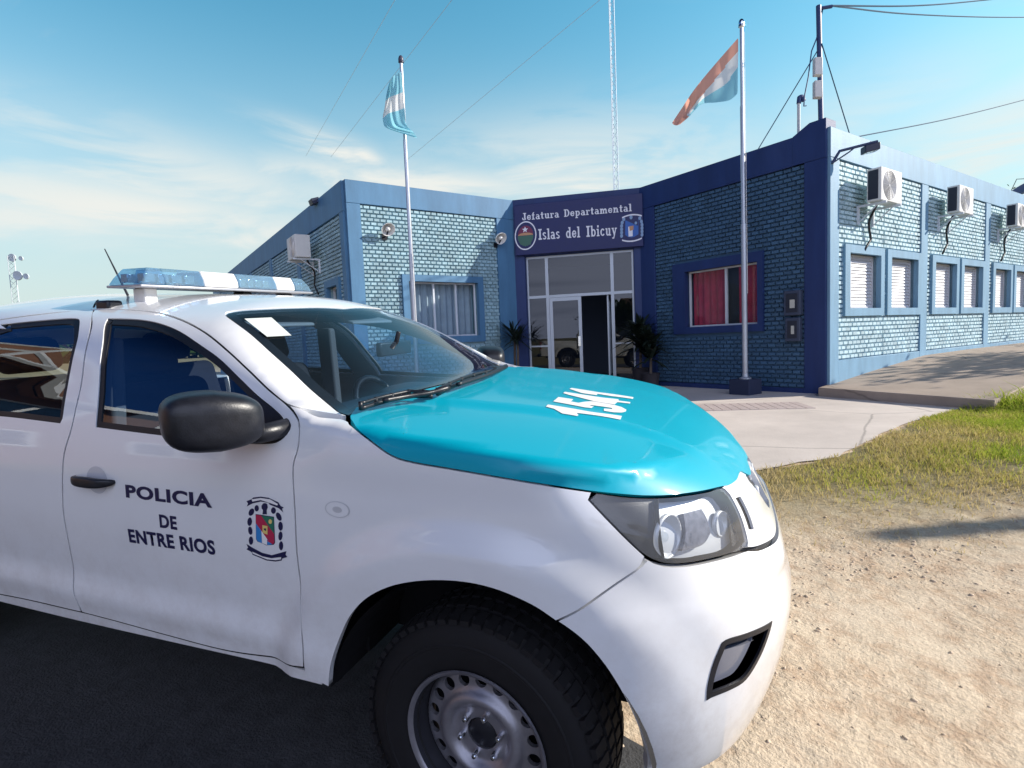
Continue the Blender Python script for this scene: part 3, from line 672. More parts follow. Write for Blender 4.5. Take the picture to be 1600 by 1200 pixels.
panel('grille_mesh', [loop([('c', [(-.16, zc0), (.22, zc0), (.47, zc0 - .02), (.50, zt + .02), (.30, zt - .02), (-.16, zc1 - .01)])], 'cyl', .03, False)], 'cyl', .03, mesh_m, grille, off=-.022, flange=0, mirror=True)
mb = MB(); xg = .772; zg = (zc0 + zc1) / 2
mb.lathe([(.046, .0), (.050, .010), (.056, .012), (.060, .004), (.060, -.02), (.046, -.02)], 30, lambda p: np.array([xg + p[2] - .012, p[0], zg + p[1]]), closed=True)
mb.box((xg - .02, -.072, zg - .010), (xg + .004, .072, zg + .010)); mb.build('emblem', silver2, grille, auto=40)
mb = MB()
for s in (-1, 1): mb.tube([(.780, s * .155, zg + .01), (.800, s * .11, zc1 + .006), (.805, 0, zc1 + .002)], .010, 8)
mb.build('grille_trim', silver2, grille, smooth=True)
# rocker, cowl, dark inner shell
rk = loop([('c', [(db[0, 0] + .10, db[0, 1] - .018), (db[0, 0], db[0, 1] - .014), (-1.6, db[-1, 1] - .014), (-2.36, db[-1, 1] - .018), (-2.36, db[-1, 1] - .055), (-1.6, db[-1, 1] - .052), (db[0, 0], db[0, 1] - .050), (db[0, 0] + .10, db[0, 1] - .05)])], 'side', .03, corner=50)
panel('rocker_panel', [rk], 'side', .03, white, pickup, off=-.012, flange=.012, mirror=True)
rkb = loop([('c', [(db[0, 0] + .10, db[0, 1] + .03), (db[-1, 0], db[-1, 1] + .03), (-2.36, db[-1, 1] + .03), (-2.36, db[-1, 1] - .05), (db[-1, 0], db[-1, 1] - .046), (db[0, 0] + .10, db[0, 1] - .045)])], 'side', .05, False)
panel('sill', [rkb], 'side', .05, dark, pickup, off=-.030, flange=0, mirror=True)
for lp, par, nm in ((door_loop, front_door, 'door_trim'), (rdoor_loop, rear_door, 'door_trim')):
    hole = dlo if par is front_door else rdlo
    panel(nm, [inset(lp, -.02), inset(hole, .004)], 'side', .05, trim_m, par, off=-.045, flange=0, mirror=True)
for lp, par in ((door_loop, front_door), (rdoor_loop, rear_door)):
    panel('door_gap_shade', [inset(lp, -.007), inset(lp, .007)], 'side', .03, dark, par, off=-.0065, flange=0, mirror=True)  # black strips set into the door gaps to paint their shade
panel('inner_fender', [inset(fend_loop, .012)], 'side', .05, dark, fender, off=-.05, flange=0, mirror=True)
liner = pbr('headliner', (.20, .205, .21), .95)
lr = loop([('c', to_chart(back3[:1], 'polar')), ('c', [(-1.5, dtp[3, 1])]), ('c', dtp[5:9]), ('c', wsp[3:]), ('c', wtop), ('c', [(-2.5, cy_save)]), ('c', [(-2.5, to_chart(back3[-3:-2], 'polar')[0, 1])])], 'polar', .05, corner=50)
cy = cy_save; lr[np.abs(lr[:, 1] - cy) < .006, 1] = cy
panel_sym('headliner', lr, 'polar', .06, liner, roof, off=-.03, flange=0)
# black ceramic border of the windscreen
ring_o = shrink(ws_loop, .004); ring_i = shrink(ws_loop, .030)
Vr = np.vstack([ring_o, ring_i]); Qr = from_chart(Vr, 'polar'); Qr = Qr - grad(Qr) * .006; n = len(ring_o); mb = MB()
bord = [i for i in range(n) if not (abs(ring_o[i, 1] - cy) < .004 and abs(ring_o[(i + 1) % n, 1] - cy) < .004)]
for s in (1, -1): mb.add(Qr * [1, s, 1], [(i, (i + 1) % n, n + (i + 1) % n, n + i) for i in bord])
mb.build('windshield_border', dark, windshield)
# cowl tray under the wipers
cw = []
for y in np.linspace(-.74, .74, 25):
    xh = np.interp(abs(y), [0, .2, .4, .6, .70, .74], [-.345, -.357, -.38, -.415, -.43, -.44]); z = top_z(np.array([xh]), np.array([y]))[0]
    xw = xh - .09; zw = top_z(np.array([xw]), np.array([y]))[0]
    cw += [(xh, y, z - .012), (xw, y, zw - .012), (xw - .02, y, zw - .12), (xh, y, z - .16)]
mb = MB(); mb.add(cw, [(4 * i + a, 4 * i + 4 + a, 4 * i + 4 + b, 4 * i + b) for i in range(24) for a, b in ((0, 1), (1, 2), (2, 3), (3, 0))]); mb.build('cowl', black_pl, pickup, smooth=False)

# wipers: blades lie on the glass
def on_ws(px, lift): q = on_body(px); return q + grad(q) * lift
for blade, arm in (([(564, 647), (600, 635.5), (640, 626), (676, 627)], [(700, 620), (670, 628), (636, 634), (600, 641)]), ([(684, 623), (712, 609), (740, 598), (768, 591)], [(790, 583), (766, 596), (738, 606), (715, 614)])):
    w = empty('wiper', (0, 0, 0), None, None); w.parent = pickup
    b = cr_curve(on_ws(blade, .018), 6); a = cr_curve(on_ws(arm, .032), 6)
    mb = MB(); mb.tube(b, .008, 6); mb.tube(b + [0, 0, .016], .006, 6)
    for q in b[::4]: mb.tube([q - [0, 0, .004], q + [0, 0, .022]], .007, 5)
    mb.build('blade', black_pl, w, smooth=True)
    MB().tube(a, [.012] * 4 + [.009] * (len(a) - 4), 7).build('arm', black_pl, w, smooth=True)

# ------------------------------------------------------------------ wheels
TR, TWD = .385, .250
def tyre_mesh():
    h = TWD / 2
    prof = [(.205, -h * .80), (.222, -h * .92), (.25, -h * 1.0), (.30, -h * 1.06), (.335, -h * 1.02), (.362, -h * .93), (.378, -h * .80)]
    tread = [(.384, -h * .74), (.385, -h * .50), (.374, -h * .48), (.374, -h * .40), (.3855, -h * .38), (.386, -h * .05), (.375, -h * .03)]
    prof = prof + tread + [(r, -z) for r, z in reversed(prof + tread)]
    mb = MB(); mb.lathe(prof, 72)
    for i in range(60):                                   # shoulder and centre tread blocks
        a0 = 2 * math.pi * i / 60
        for z0, z1, da, r1 in ((-h * .99, -h * .56, 0, .392), (h * .56, h * .99, .5, .392), (-h * .40, -h * .06, .3, .3915), (h * .06, h * .40, .8, .3915)):
            a = a0 + da * 2 * math.pi / 60; w = .036; vs = []
            for r in (.366 if abs(z0 + z1) > h else .378, r1):
                for z in (z0, z1):
                    rr = r - (.010 if (abs(z) > .9 * h and r > .385) else 0)
                    for s in (-1, 1): vs.append((rr * math.cos(a + s * w), rr * math.sin(a + s * w), z))
            mb.add(vs, [(0, 1, 3, 2), (4, 6, 7, 5), (0, 4, 5, 1), (2, 3, 7, 6), (0, 2, 6, 4), (1, 5, 7, 3)])
    for k, r0 in ((1, .30), (-1, .30)):                   # raised ring on the sidewall
        mb.lathe([(r0, k * h * 1.05), (r0 + .004, k * h * 1.075), (r0 + .010, k * h * 1.075), (r0 + .014, k * h * 1.05)], 72)
    me = mb.build('tyre', tyre_m, None, auto=32).data
    return me
def rim_mesh():
    circ = lambda r, n, c=(0, 0): np.array([(c[0] + r * math.cos(2 * math.pi * i / n), c[1] + r * math.sin(2 * math.pi * i / n)) for i in range(n)])
    hol = [circ(.0195, 16, (.170 * math.cos(2 * math.pi * (i + .5) / 18), .170 * math.sin(2 * math.pi * (i + .5) / 18))) for i in range(18)]
    prof = pchip([.050, .060, .078, .088, .098, .114, .128, .140, .148, .190, .198, .204], [.000, .0005, .001, .004, .016, .026, .022, .008, .004, -.004, -.010, -.022])
    V, T, B = triangulate([circ(.204, 96)] + hol + [circ(.050, 24)], .0085)
    r = np.hypot(V[:, 0], V[:, 1]); z = prof(r)
    me = bpy.data.meshes.new('rim'); vs = np.column_stack([V, z]).tolist(); fs = list(T)
    for l in B[1:]:
        k = len(vs); n = len(l); vs += [[V[i, 0], V[i, 1], z[i] - .014] for i in l]
        fs += [(l[i], k + i, k + (i + 1) % n, l[(i + 1) % n]) for i in range(n)]
    mb = MB(); mb.add(vs, fs)
    mb.lathe([(.213, .050), (.219, .058), (.227, .060), (.229, .054), (.223, .046)], 96)
    return mb
def barrel_mesh():
    mb = MB(); mb.lathe([(.2135, .0505), (.207, .02), (.2045, -.022), (.200, -.10), (.22, -.16)], 72); return mb
def hub_parts():
    res = []
    for i in range(6):
        nuts = MB()
        a = 2 * math.pi * (i + .25) / 6; cx, cy_ = .066 * math.cos(a), .066 * math.sin(a)
        nuts.lathe([(.0, .030), (.006, .029), (.0095, .024), (.0105, .018), (.0105, .0), (.013, -.002)], 10, lambda p, cx=cx, cy_=cy_: np.array([p[0] + cx, p[1] + cy_, p[2]]))
        res.append(nuts)
    return res
wheel_specs = [((.018, -.725, TR), math.radians(-5), 1, 'front'), ((.018, .725, TR), math.radians(-5), -1, 'front'), ((-WB, -.745, TR), 0, 1, 'rear'), ((-WB, .745, TR), 0, -1, 'rear')]
proto = None
WHEELS = []
for i, (loc, st, sgn, pos) in enumerate(wheel_specs):
    w = bpy.data.objects.new('wheel', None); COL.objects.link(w); w.parent = pickup
    # wheel frame: local z points outwards
    w.matrix_local = Matrix.Translation(loc) @ Matrix.Rotation(st, 4, 'Z') @ Matrix.Rotation(math.radians(90 * sgn), 4, 'X')
    if i == 0:
        tm = tyre_mesh(); to = [o for o in COL.objects if o.name == 'tyre'][0]; to.parent = w
        ro = rim_mesh().build('rim', steel, w, auto=40); ro.location.z = TWD / 2 - .055
        nos = [q.build('lug_nut', chrome, w, auto=40) for q in hub_parts()]
        for no in nos: no.location.z = TWD / 2 - .056
        ho = MB().lathe([(.0, .006), (.034, .006), (.046, .000), (.049, -.03)], 24).build('hub', black_pl, w, auto=40); ho.location.z = TWD / 2 - .058
        ba = barrel_mesh().build('rim_barrel', pbr('dark_steel', (.05, .05, .06), .5, metal=.5), w, auto=40); ba.location.z = TWD / 2 - .055
        bo = MB().lathe([(.0, -.115), (.13, -.115), (.19, -.10), (.20, -.11), (.12, -.15), (0, -.15)], 40).build('brake_drum', dark, w); bo.location.z = TWD / 2
        proto = (to, ro, ho, bo, ba, *nos)
    else:
        for p in proto:
            c = p.copy(); COL.objects.link(c); c.parent = w
    WHEELS.append(w)
# wheel housings and underbody
for cx in (ARCH_X, ARCH_X - WB):
    for s in (-1, 1):
        mb = MB(); n = 26; vs = []
        for j in range(n + 1):
            a = math.radians(6 + 164 * j / n); r = .495 if cx > -1 else .50
            for y in (.50, .885): vs.append((cx + r * math.cos(a), s * y, ARCH_Z + r * math.sin(a) * (1.02 if a < 3.2 else 1)))
        mb.add(vs, [(2 * j, 2 * j + 1, 2 * j + 3, 2 * j + 2) for j in range(n)])
        k = len(vs); vs2 = [vs[2 * j] for j in range(n + 1)]; mb.add(vs2, [tuple(range(n + 1))])
        mb.build('wheel_housing', dark, pickup)
mb = MB(); mb.box((-.42, -.46, .34), (.70, .46, 1.02)); mb.box((-2.55, -.80, .44), (-.50, .80, .52)); mb.box((-.56, -.70, .50), (-.44, .70, 1.22)); mb.box((-4.1, -.45, .42), (-2.5, .45, .60))
mb.box((-4.2, -.80, .62), (-2.7, .80, .70)); mb.tube([(0, -.7, TR), (0, .7, TR)], .04, 8); mb.tube([(-WB, -.7, TR), (-WB, .7, TR)], .06, 8)
mb.build('underbody', dark, pickup)

# ------------------------------------------------------------------ mirrors, handles, lettering
for s in (1, -1):
    m = empty('side_mirror', (0, 0, 0), None, None); m.parent = pickup
    c = on_plane_t([(334, 657)], 1, -1.035)[0]; mb = MB()
    ax = np.array([.52, .854, .03]); ax /= np.linalg.norm(ax); fz = np.array([0.03, 0.0, 1.]); fx = np.cross(fz, ax); fx /= np.linalg.norm(fx); fz = np.cross(ax, fx)
    def mm(p):
        u = p[0]; tap = 1 - .20 * max(0, u / .14) - .06 * max(0, -u / .14)
        return ax * u + fx * p[1] * tap + fz * p[2] * tap + fz * (-.012) * (u / .14)
    mb.ball((0, 0, 0), (.128, .088, .084), 36, 22, .58, mm)
    mb.v = [tuple((np.array(p) + c) * [1, s, 1]) for p in mb.v]
    mb.build('shell', black_pl, m, smooth=True)
    mb = MB(); mb.tube([c + ax * .06 + fz * -.05, c + ax * .12 + fz * -.06, c + ax * .20 + fz * -.055], [.03, .028, .03], 12); mb.v = [tuple(np.array(p) * [1, s, 1]) for p in mb.v]; mb.build('arm', black_pl, m, smooth=True)
    q = c + fx * .01
px_sail = [(397, 614), (412, 626), (430, 640), (443, 654), (447, 668), (445, 683), (434, 691), (406, 694), (385, 692)]
sail = loop([('p', px_sail)], 'side', .016, corner=45)
panel('mirror_base', [inset(sail, .002)], 'side', .03, black_pl, front_door, off=.004, flange=.015, mirror=True)
# door handles
def handle_bar(c, L):
    for s, par in ((1, 0), (-1, 1)): pass
for doors, pc in ((front_door, (149, 749.5)), (rear_door, None)):
    c = on_body([pc])[0] if pc else from_chart(np.array([(-2.42, 1.075)]), 'side')[0]
    for s, d in zip((1, -1), doors):
        mb = MB()
        def hm(p): u = p[0]; bow = .030 * (1 - (u / .098) ** 4); return np.array([u, p[1] - bow, p[2] * (1 - .25 * abs(u / .1)) - .0 * u])
        mb.ball((0, 0, 0), (.100, .011, .019), 26, 12, .55, hm); mb.v = [tuple((np.array(p) + c + [0, -.004, 0]) * [1, s, 1]) for p in mb.v]
        mb.build('handle', decal if False else black_pl, d, smooth=True)
cc = on_body([(152, 750)]); hcirc = to_chart(cc, 'side')[0]
hc = np.array([hcirc + .052 * np.array([math.cos(a), .92 * math.sin(a)]) for a in np.linspace(0, 2 * math.pi, 40, endpoint=False)])
dish = pbr('handle_recess_shade', (.55, .56, .60), .3, coat=1.0)  # grey that paints the shade of the handle recess
panel('handle_recess_shade', [hc], 'side', .012, dish, front_door, off=.0012, flange=0, mirror=True)  # flat grey disc, paints the shade of the white recess behind the handle

def text_mesh(s, size=1.0, bold=0.0, spacing=1.0):
    cu = bpy.data.curves.new('lettering', 'FONT'); cu.body = s; cu.size = size; cu.offset = bold; cu.space_character = spacing; cu.resolution_u = 4
    o = bpy.data.objects.new('lettering_tmp', cu); COL.objects.link(o); dg = bpy.context.evaluated_depsgraph_get(); dg.update()
    me = o.evaluated_get(dg).to_mesh(); V = np.array([v.co[:] for v in me.vertices]); Fs = [tuple(p.vertices) for p in me.polygons]
    o.evaluated_get(dg).to_mesh_clear(); bpy.data.objects.remove(o); bpy.data.curves.remove(cu); return V, Fs
def decal_side(name, V2, Fs, mat, parents, lift=.0015):
    """flat artwork in door chart coordinates laid on the door (both sides; on the far side it is mirrored back to read right)"""
    Q = from_chart(V2, 'side'); G = grad(Q); Q = Q + G * lift
    me = bpy.data.meshes.new(name); me.from_pydata(Q.tolist(), [], Fs); o = link(name, me, mat, parents[0]); o.data.polygons.foreach_set('use_smooth', [True] * len(Fs)); return o
def fit_text(s, px_a, px_b, hpx, bold, spacing=1.08):
    """text between two traced baseline ends, cap height traced in pixels at its start"""
    a, b, h = [to_chart(on_body([p]), 'side')[0] for p in (px_a, px_b, hpx)]
    V, Fs = text_mesh(s, 1.0, bold, spacing); lo = V.min(0); hi = V.max(0); cap = hi[1] - max(0, lo[1]) if lo[1] < -.01 else hi[1]
    u = (V[:, 0] - lo[0]) / (hi[0] - lo[0]); v = V[:, 1] / cap; e = b - a; up = np.array([0, 1.]) * (h[1] - a[1])
    return a + u[:, None] * e + v[:, None] * up, Fs
for s, a, b, h in (('POLICIA', (197.5, 776), (332, 792.5), (198.5, 757)), ('DE', (250.5, 823), (277.5, 827), (250.5, 803.5)), ('ENTRE RIOS', (203, 846), (337.5, 866), (201.5, 826))):
    V2, Fs = fit_text(s, a, b, h, .040 if s == 'POLICIA' else .036); decal_side('lettering', V2, Fs, decal, front_door)
# coat of arms on the door, traced
ca = lambda P: [(375 + x / 10, 765 + y / 10) for x, y in P]
arms_m = [decal, pbr('arms_red', (.45, .02, .07), .4), pbr('arms_green', (.02, .16, .10), .4), pbr('arms_blue', (.03, .22, .55), .4), white_v, pbr('arms_gold', (.75, .55, .18), .4)]
mb = MB()
def art(P, m, lift, smooth=False):
    c = to_chart(on_body(ca(P)), 'side')
    if smooth: c = cr_curve(c, 4, True, 60)
    A = .5 * np.sum(c[:, 0] * np.roll(c[:, 1], -1) - np.roll(c[:, 0], -1) * c[:, 1]); c = c if A > 0 else c[::-1]
    V, T, B = triangulate([np.array(c)], .05); Q = from_chart(V, 'side'); Q = Q + grad(Q) * lift; mb.cur = m; mb.add(Q, T)
art([(105, 180), (180, 150), (215, 120), (330, 108), (450, 125), (600, 195), (640, 255), (688, 278), (660, 300), (680, 355), (610, 290), (470, 235), (450, 205), (330, 185), (200, 215), (110, 262), (130, 215)], 0, .0012)
art([(190, 150), (330, 128), (480, 150), (600, 222), (590, 245), (470, 205), (330, 160), (200, 185)], 4, .0020)
art([(105, 845), (190, 900), (350, 985), (500, 1022), (730, 960), (715, 1015), (745, 1050), (665, 1075), (655, 1105), (560, 1122), (420, 1105), (200, 1015), (185, 975), (105, 930), (130, 905)], 0, .0012)
art([(200, 965), (360, 1040), (500, 1068), (650, 1050), (648, 1085), (560, 1098), (430, 1085), (205, 995)], 4, .0020)
for cx, cy_, rx, ry, an in ((265, 290, 34, 50, 0), (182, 350, 40, 62, 25), (155, 500, 36, 68, 5), (165, 640, 33, 66, -8), (175, 795, 34, 66, 0), (527, 325, 38, 52, 0), (610, 420, 38, 70, -25), (637, 570, 36, 72, -3), (635, 722, 32, 72, 4), (645, 875, 33, 72, 0)):
    t = math.radians(an); art([(cx + rx * math.cos(a) * math.cos(t) - ry * math.sin(a) * math.sin(t), cy_ + rx * math.cos(a) * math.sin(t) + ry * math.sin(a) * math.cos(t)) for a in np.linspace(0, 2 * math.pi, 12, endpoint=False)], 0, .0012)
art([(340, 250), (365, 215), (395, 207), (430, 225), (438, 275), (420, 320), (425, 385), (355, 385), (362, 320), (342, 290)], 0, .0012)
art([(248, 380), (535, 422), (552, 830), (530, 860), (415, 868), (340, 832), (275, 810), (255, 770)], 0, .0012)
art([(255, 388), (335, 400), (540, 690), (545, 825), (520, 852), (432, 800), (255, 520)], 1, .0020)
art([(338, 402), (530, 430), (540, 692)], 2, .0020)
art([(257, 525), (340, 640), (350, 830), (285, 805), (262, 765)], 3, .0020); art([(342, 640), (432, 770), (430, 862), (352, 832)], 4, .0020); art([(434, 772), (510, 852), (434, 860)], 3, .0020)
art([(360, 550), (440, 565), (440, 700), (362, 670)], 5, .0027); art([(382, 600), (420, 600), (415, 645), (390, 625)], 0, .0033)
art([(482 + 28 * math.cos(a), 495 + 38 * math.sin(a)) for a in np.linspace(0, 6.28, 11)[:-1]], 5, .0027)
mb.build('coat_of_arms', arms_m, front_door[0])
# oval maker's badge on the fender
mb = MB(); bc = to_chart(on_body([(527.5, 796)]), 'side')[0]
for m, r, lift in ((0, 1.0, .0012), (1, .90, .0018), (0, .38, .0024)):
    ov = np.array([bc + r * np.array([.043 * math.cos(a), .024 * math.sin(a)]) for a in np.linspace(0, 2 * math.pi, 24, endpoint=False)]); V, T, B = triangulate([ov], .05); Q = from_chart(V, 'side'); mb.cur = m; mb.add(Q + grad(Q) * lift, T)
mb.build('fender_badge', [silver2, white], fender[0])
# fleet number on the hood
nd = lambda P: [(840 + x / 9.41, 590 + y / 9.41) for x, y in P]
mb = MB()
for P in ([(122, 435), (150, 403), (560, 470), (800, 515), (1238, 572), (1215, 625), (760, 548), (575, 527), (600, 560), (580, 572), (450, 548), (360, 535), (320, 500), (240, 465)],
          [(228, 358), (305, 292), (525, 325), (490, 358), (600, 378), (690, 360), (800, 355), (1110, 405), (1235, 440), (1305, 480), (1300, 505), (1230, 522), (1110, 518), (972, 495), (975, 462), (1100, 470), (1085, 452), (900, 425), (790, 412), (760, 415), (825, 432), (790, 455), (690, 445)],
          [(375, 235), (400, 215), (700, 262), (950, 300), (1190, 325), (1190, 345), (1365, 368), (1355, 388), (1170, 368), (1130, 402), (985, 380), (830, 355), (640, 305), (450, 258)],
          [(468, 172), (500, 158), (900, 222), (1410, 295), (1400, 320), (1050, 275), (880, 245), (870, 265), (690, 242), (640, 232)]):
    c3 = on_body(nd(P)); xy = c3[:, [0, 1]]; A = .5 * np.sum(xy[:, 0] * np.roll(xy[:, 1], -1) - np.roll(xy[:, 0], -1) * xy[:, 1]); xy = xy if A > 0 else xy[::-1]
    xy = resample(xy, .03); V, T, B = triangulate([xy], .03); Q = top_pts(V); Q = root(Q + [0, 0, .08], np.tile([0, 0, -1.], (len(Q), 1)), 0, .2); mb.add(Q + grad(Q) * .002, T)
mb.build('fleet_number', white_v, hood)
# inspection sticker in the windscreen
st = on_body([(382, 499), (424, 497), (455, 525), (417, 527)]); st = st - grad(st) * .001
st2 = st - grad(st) * .0; mb = MB(); mb.add(np.vstack([st2 + grad(st) * .004, st2 + grad(st) * .003]), [(0, 1, 2, 3), (7, 6, 5, 4)]); mb.build('paper_sticker', pbr('sticker_paper', (.62, .66, .62), .6), windshield)

# ------------------------------------------------------------------ cabin interior
mb = MB(); mb.box((-.98, -.74, .80), (-.50, .74, 1.21)); mb.build('dashboard', dash_m, pickup, bevel=.06, seg=4)
mb = MB(); mb.ball((-.86, .38, 1.20), (.17, .22, .075), 20, 10, .8); mb.build('instrument_hood', dash_m, pickup, smooth=True)
mb = MB(); R_ = .185; th = math.radians(62)
ringp = [np.array([-1.06 + R_ * math.sin(a) * math.cos(th) * -1, .38 + R_ * math.cos(a), 1.13 + R_ * math.sin(a) * math.sin(th)]) for a in np.linspace(0, 2 * math.pi, 33)]
mb.tube(ringp, .017, 8, False)
for a in (0, math.pi, -math.pi / 2): mb.tube([np.array([-1.04, .38, 1.12]), np.array([-1.06 - R_ * math.sin(a) * math.cos(th), .38 + R_ * math.cos(a), 1.13 + R_ * math.sin(a) * math.sin(th)])], .018, 6)
mb.ball((-1.045, .38, 1.125), (.05, .075, .06), 14, 8); mb.tube([(-1.04, .38, 1.12), (-.85, .38, 1.03)], .03, 8)
mb.build('steering_wheel', black_pl, pickup, smooth=True)
def seat(x, y, w, name, hr=True):
    s = empty(name, (0, 0, 0), None, None); s.parent = pickup
    MB().box((x - .05, y - w, .62), (x + .50, y + w, .82)).build('cushion', cloth, s, bevel=.07, seg=4)
    t = math.radians(16); Mx = lambda p: np.array([x + .02 + p[0] * math.cos(t) - p[2] * math.sin(t), y + p[1], .78 + p[2] * math.cos(t) + p[0] * math.sin(t)])
    MB().box((-.10, -w, 0), (.05, w, .60), Mx).build('backrest', cloth, s, bevel=.06, seg=4)
    for yy in ((0,) if w < .4 else (-.38, .38)):
        Mh = lambda p: Mx((p[0], p[1] + yy, p[2])); MB().box((-.07, -.14, .625), (.045, .14, .80), Mh).build('headrest', cloth, s, bevel=.05, seg=4)
    return s
seat(-1.62, -.37, .26, 'front_seat'); seat(-1.62, .37, .26, 'front_seat'); seat(-2.42, 0, .66, 'rear_seat')
mb = MB(); mb.box((-.735, -.005 - .13, 1.455), (-.71, .125, 1.515)); mb.tube([(-.72, 0, 1.49), (-.70, 0, 1.56)], .012, 6); mb.build('interior_mirror', black_pl, pickup, bevel=.02)
for s in (-1, 1):
    mb = MB(); mb.box((-1.20, min(s * .50, s * .14), 0), (-1.04, max(s * .50, s * .14), .014), lambda p: np.array([p[0], p[1], p[2] + 1.625 - .22 * (p[0] + 1.2)])); mb.build('sun_visor', liner, pickup, bevel=.006)
for s in (-1, 1):
    mb = MB(); mb.tube([(-1.62, s * .655, 1.50), (-1.60, s * .70, 1.10), (-1.58, s * .72, .70)], .022, 6); mb.build('seat_belt', dark, pickup)
    mb = MB(); mb.box((-1.66, s * .655 - .03, .5), (-1.56, s * .655 + .03, 1.56), lambda p: np.array([p[0] + .02 * 0, p[1] + s * (.075 - .20 * max(0, p[2] - 1.2)), p[2]])); mb.build('door_pillar', trim_m, pickup, bevel=.015)

# ------------------------------------------------------------------ bed and tail (outside the picture on the left)
bed = loop([('c', [(-2.66, 1.22), (-2.66, .62)]), ('c', [(ARCH_X - WB + .52 * math.cos(a), ARCH_Z + .52 * math.sin(a)) for a in np.radians([25, 45, 65, 90, 115, 135, 155, 172])]), ('c', [(-3.68, .50), (-4.28, .52), (-4.30, .8), (-4.30, 1.22)])], 'side', .03, corner=45)
bed_side = panel('bed_side', [bed], 'side', .05, white, pickup, mirror=True, flange=.06)
mb = MB(); mb.box((-4.33, -.80, .62), (-4.28, .80, 1.20)); mb.build('tailgate', white, pickup, bevel=.012)
mb = MB(); mb.box((-4.25, -.78, .66), (-2.72, .78, .71)); mb.box((-2.74, -.80, .66), (-2.69, .80, 1.18))
for s in (-1, 1): mb.box((-4.26, min(s * .84, s * .76), .66), (-2.70, max(s * .84, s * .76), 1.205))
mb.build('bed_liner', black_pl, pickup)
for s in (-1, 1): MB().box((-4.35, s * .86 - .06, .82), (-4.24, s * .86 + .06, 1.16)).build('taillight', pbr('red_lamp', (.35, .01, .01), .2, coat=1), pickup, bevel=.02)
mb = MB(); mb.box((-4.46, -.80, .48), (-4.34, .80, .60)); mb.build('rear_bumper', black_pl, pickup, bevel=.02)

sp_ = on_body([(146.5, 480), (149, 474), (153, 469)]); MB().tube(cr_curve(sp_ - grad(sp_) * .002, 5), .005, 6).build('roof_seam', dark, roof)
# ------------------------------------------------------------------ light bar and aerial on the roof
lb = empty('light_bar', (0, 0, 0), None, None); lb.parent = pickup
XB, ZB = -1.700, 1.777
blue_l = glass('blue_lens', (.58, .80, .94), ior=1.5, dirt=.45, dirtcol=(.38, .58, .72)); clear_l = glass('white_lens', (.92, .93, .93), ior=1.5, dirt=.5, dirtcol=(.75, .75, .73)); 
bar_white = pbr('bar_white', (.70, .70, .69), .4)
def bar_sec(y0, y1, m, t0=0.0, t1=0.0):
    pr = [(-.10, 0), (.10, 0), (.097, .03), (.075, .072), (-.075, .072), (-.097, .03)]
    vs = []; n = len(pr)
    for y, tp in ((y0, t0), (y1, t1)):
        for px_, pz in pr: vs.append((XB + px_, y + tp * pz / .070, ZB + pz))
    MB().add(vs, [(i, (i + 1) % n, n + (i + 1) % n, n + i) for i in range(n)] + [tuple(range(n - 1, -1, -1)), tuple(range(n, 2 * n))]).build('lens', m, lb, bevel=.006)
ys = [-.58, -.40, -.20, .0, .20, .36, .58]
for k, (a, b, m) in enumerate(((-.51, -.40, blue_l), (-.398, -.20, blue_l), (-.198, .0, bar_white), (.002, .26, blue_l), (.262, .40, bar_white), (.402, .54, blue_l))):
    bar_sec(a, b, m, .05 if k == 0 else 0, -.05 if k == 5 else 0)
mb = MB()
for y0, y1 in ((-.48, -.22), (.03, .24), (.42, .50)):
    for x in (-.05, .05): 
        n_ = 4; w_ = (y1 - y0) / n_
        for q in range(n_): mb.box((XB + x - .02, y0 + q * w_ + .008, ZB + .012), (XB + x + .02, y0 + (q + 1) * w_ - .008, ZB + .048))
mb.build('lamp_module', silver, lb, bevel=.004)
mb = MB(); mb.box((XB - .103, -.515, ZB - .012), (XB + .103, .545, ZB - .001)); mb.build('base', pbr('bar_alu', (.45, .46, .50), .35, metal=.6), lb, bevel=.004)
for y in (-.42, .12, .42):
    z0 = top_z(np.array([XB]), np.array([y]))[0]; MB().box((XB - .035, y - .03, z0 - .02), (XB + .035, y + .03, ZB - .0125)).build('foot', black_pl if y > 0 else bar_white, lb, bevel=.006)
z0 = top_z(np.array([XB]), np.array([-.52]))[0]
MB().box((XB - .11, -.565, z0 - .03), (XB - .03, -.50, z0 + .022)).build('siren_speaker', black_pl, lb, bevel=.01)
a0 = on_plane_t([(181, 424), (163.5, 389)], 1, -.30); zr = top_z(np.array([a0[0, 0]]), np.array([-.30]))[0]; dvec = a0[1] - a0[0]
tb = a0[0] - dvec * (a0[0, 2] - zr) / dvec[2]
MB().tube([tb, a0[1]], [.006, .0025], 6).build('aerial', black_pl, pickup)
# ------------------------------------------------------------------ building frame: a along the sunlit walls, b away, h up (0 = yard level at the near corner)
ZB0 = .2445; A0, B0 = 10.735, 5.305; AL, BL = 4.147, 12.183; HP = 4.87
PA = (8.548, 12.183); PB = (10.735, 9.798)                 # ends of the 45 degree entrance wall
def AB(a, b, h=0.0): return np.array([CW[0], CW[1], ZB0]) + DR * a + DL * b + np.array([0, 0, h])
def ray_w(p): return R0 @ np.array([(p[0] - 800) / F, (p[1] - 600) / F, 1.])
def hit_a(p, a): r = ray_w(p); q = r * (a / (r @ DR)); return q @ DL, q[2] + CW[2] - ZB0
def hit_b(p, b): r = ray_w(p); q = r * (b / (r @ DL)); return q @ DR, q[2] + CW[2] - ZB0
DA = DR * PA[0] + DL * PA[1]; DB = DR * PB[0] + DL * PB[1]; DE = (DB - DA) / np.linalg.norm(DB - DA); DN = np.array([DE[1], -DE[0], 0.])
if DN @ DA > 0: DN = -DN
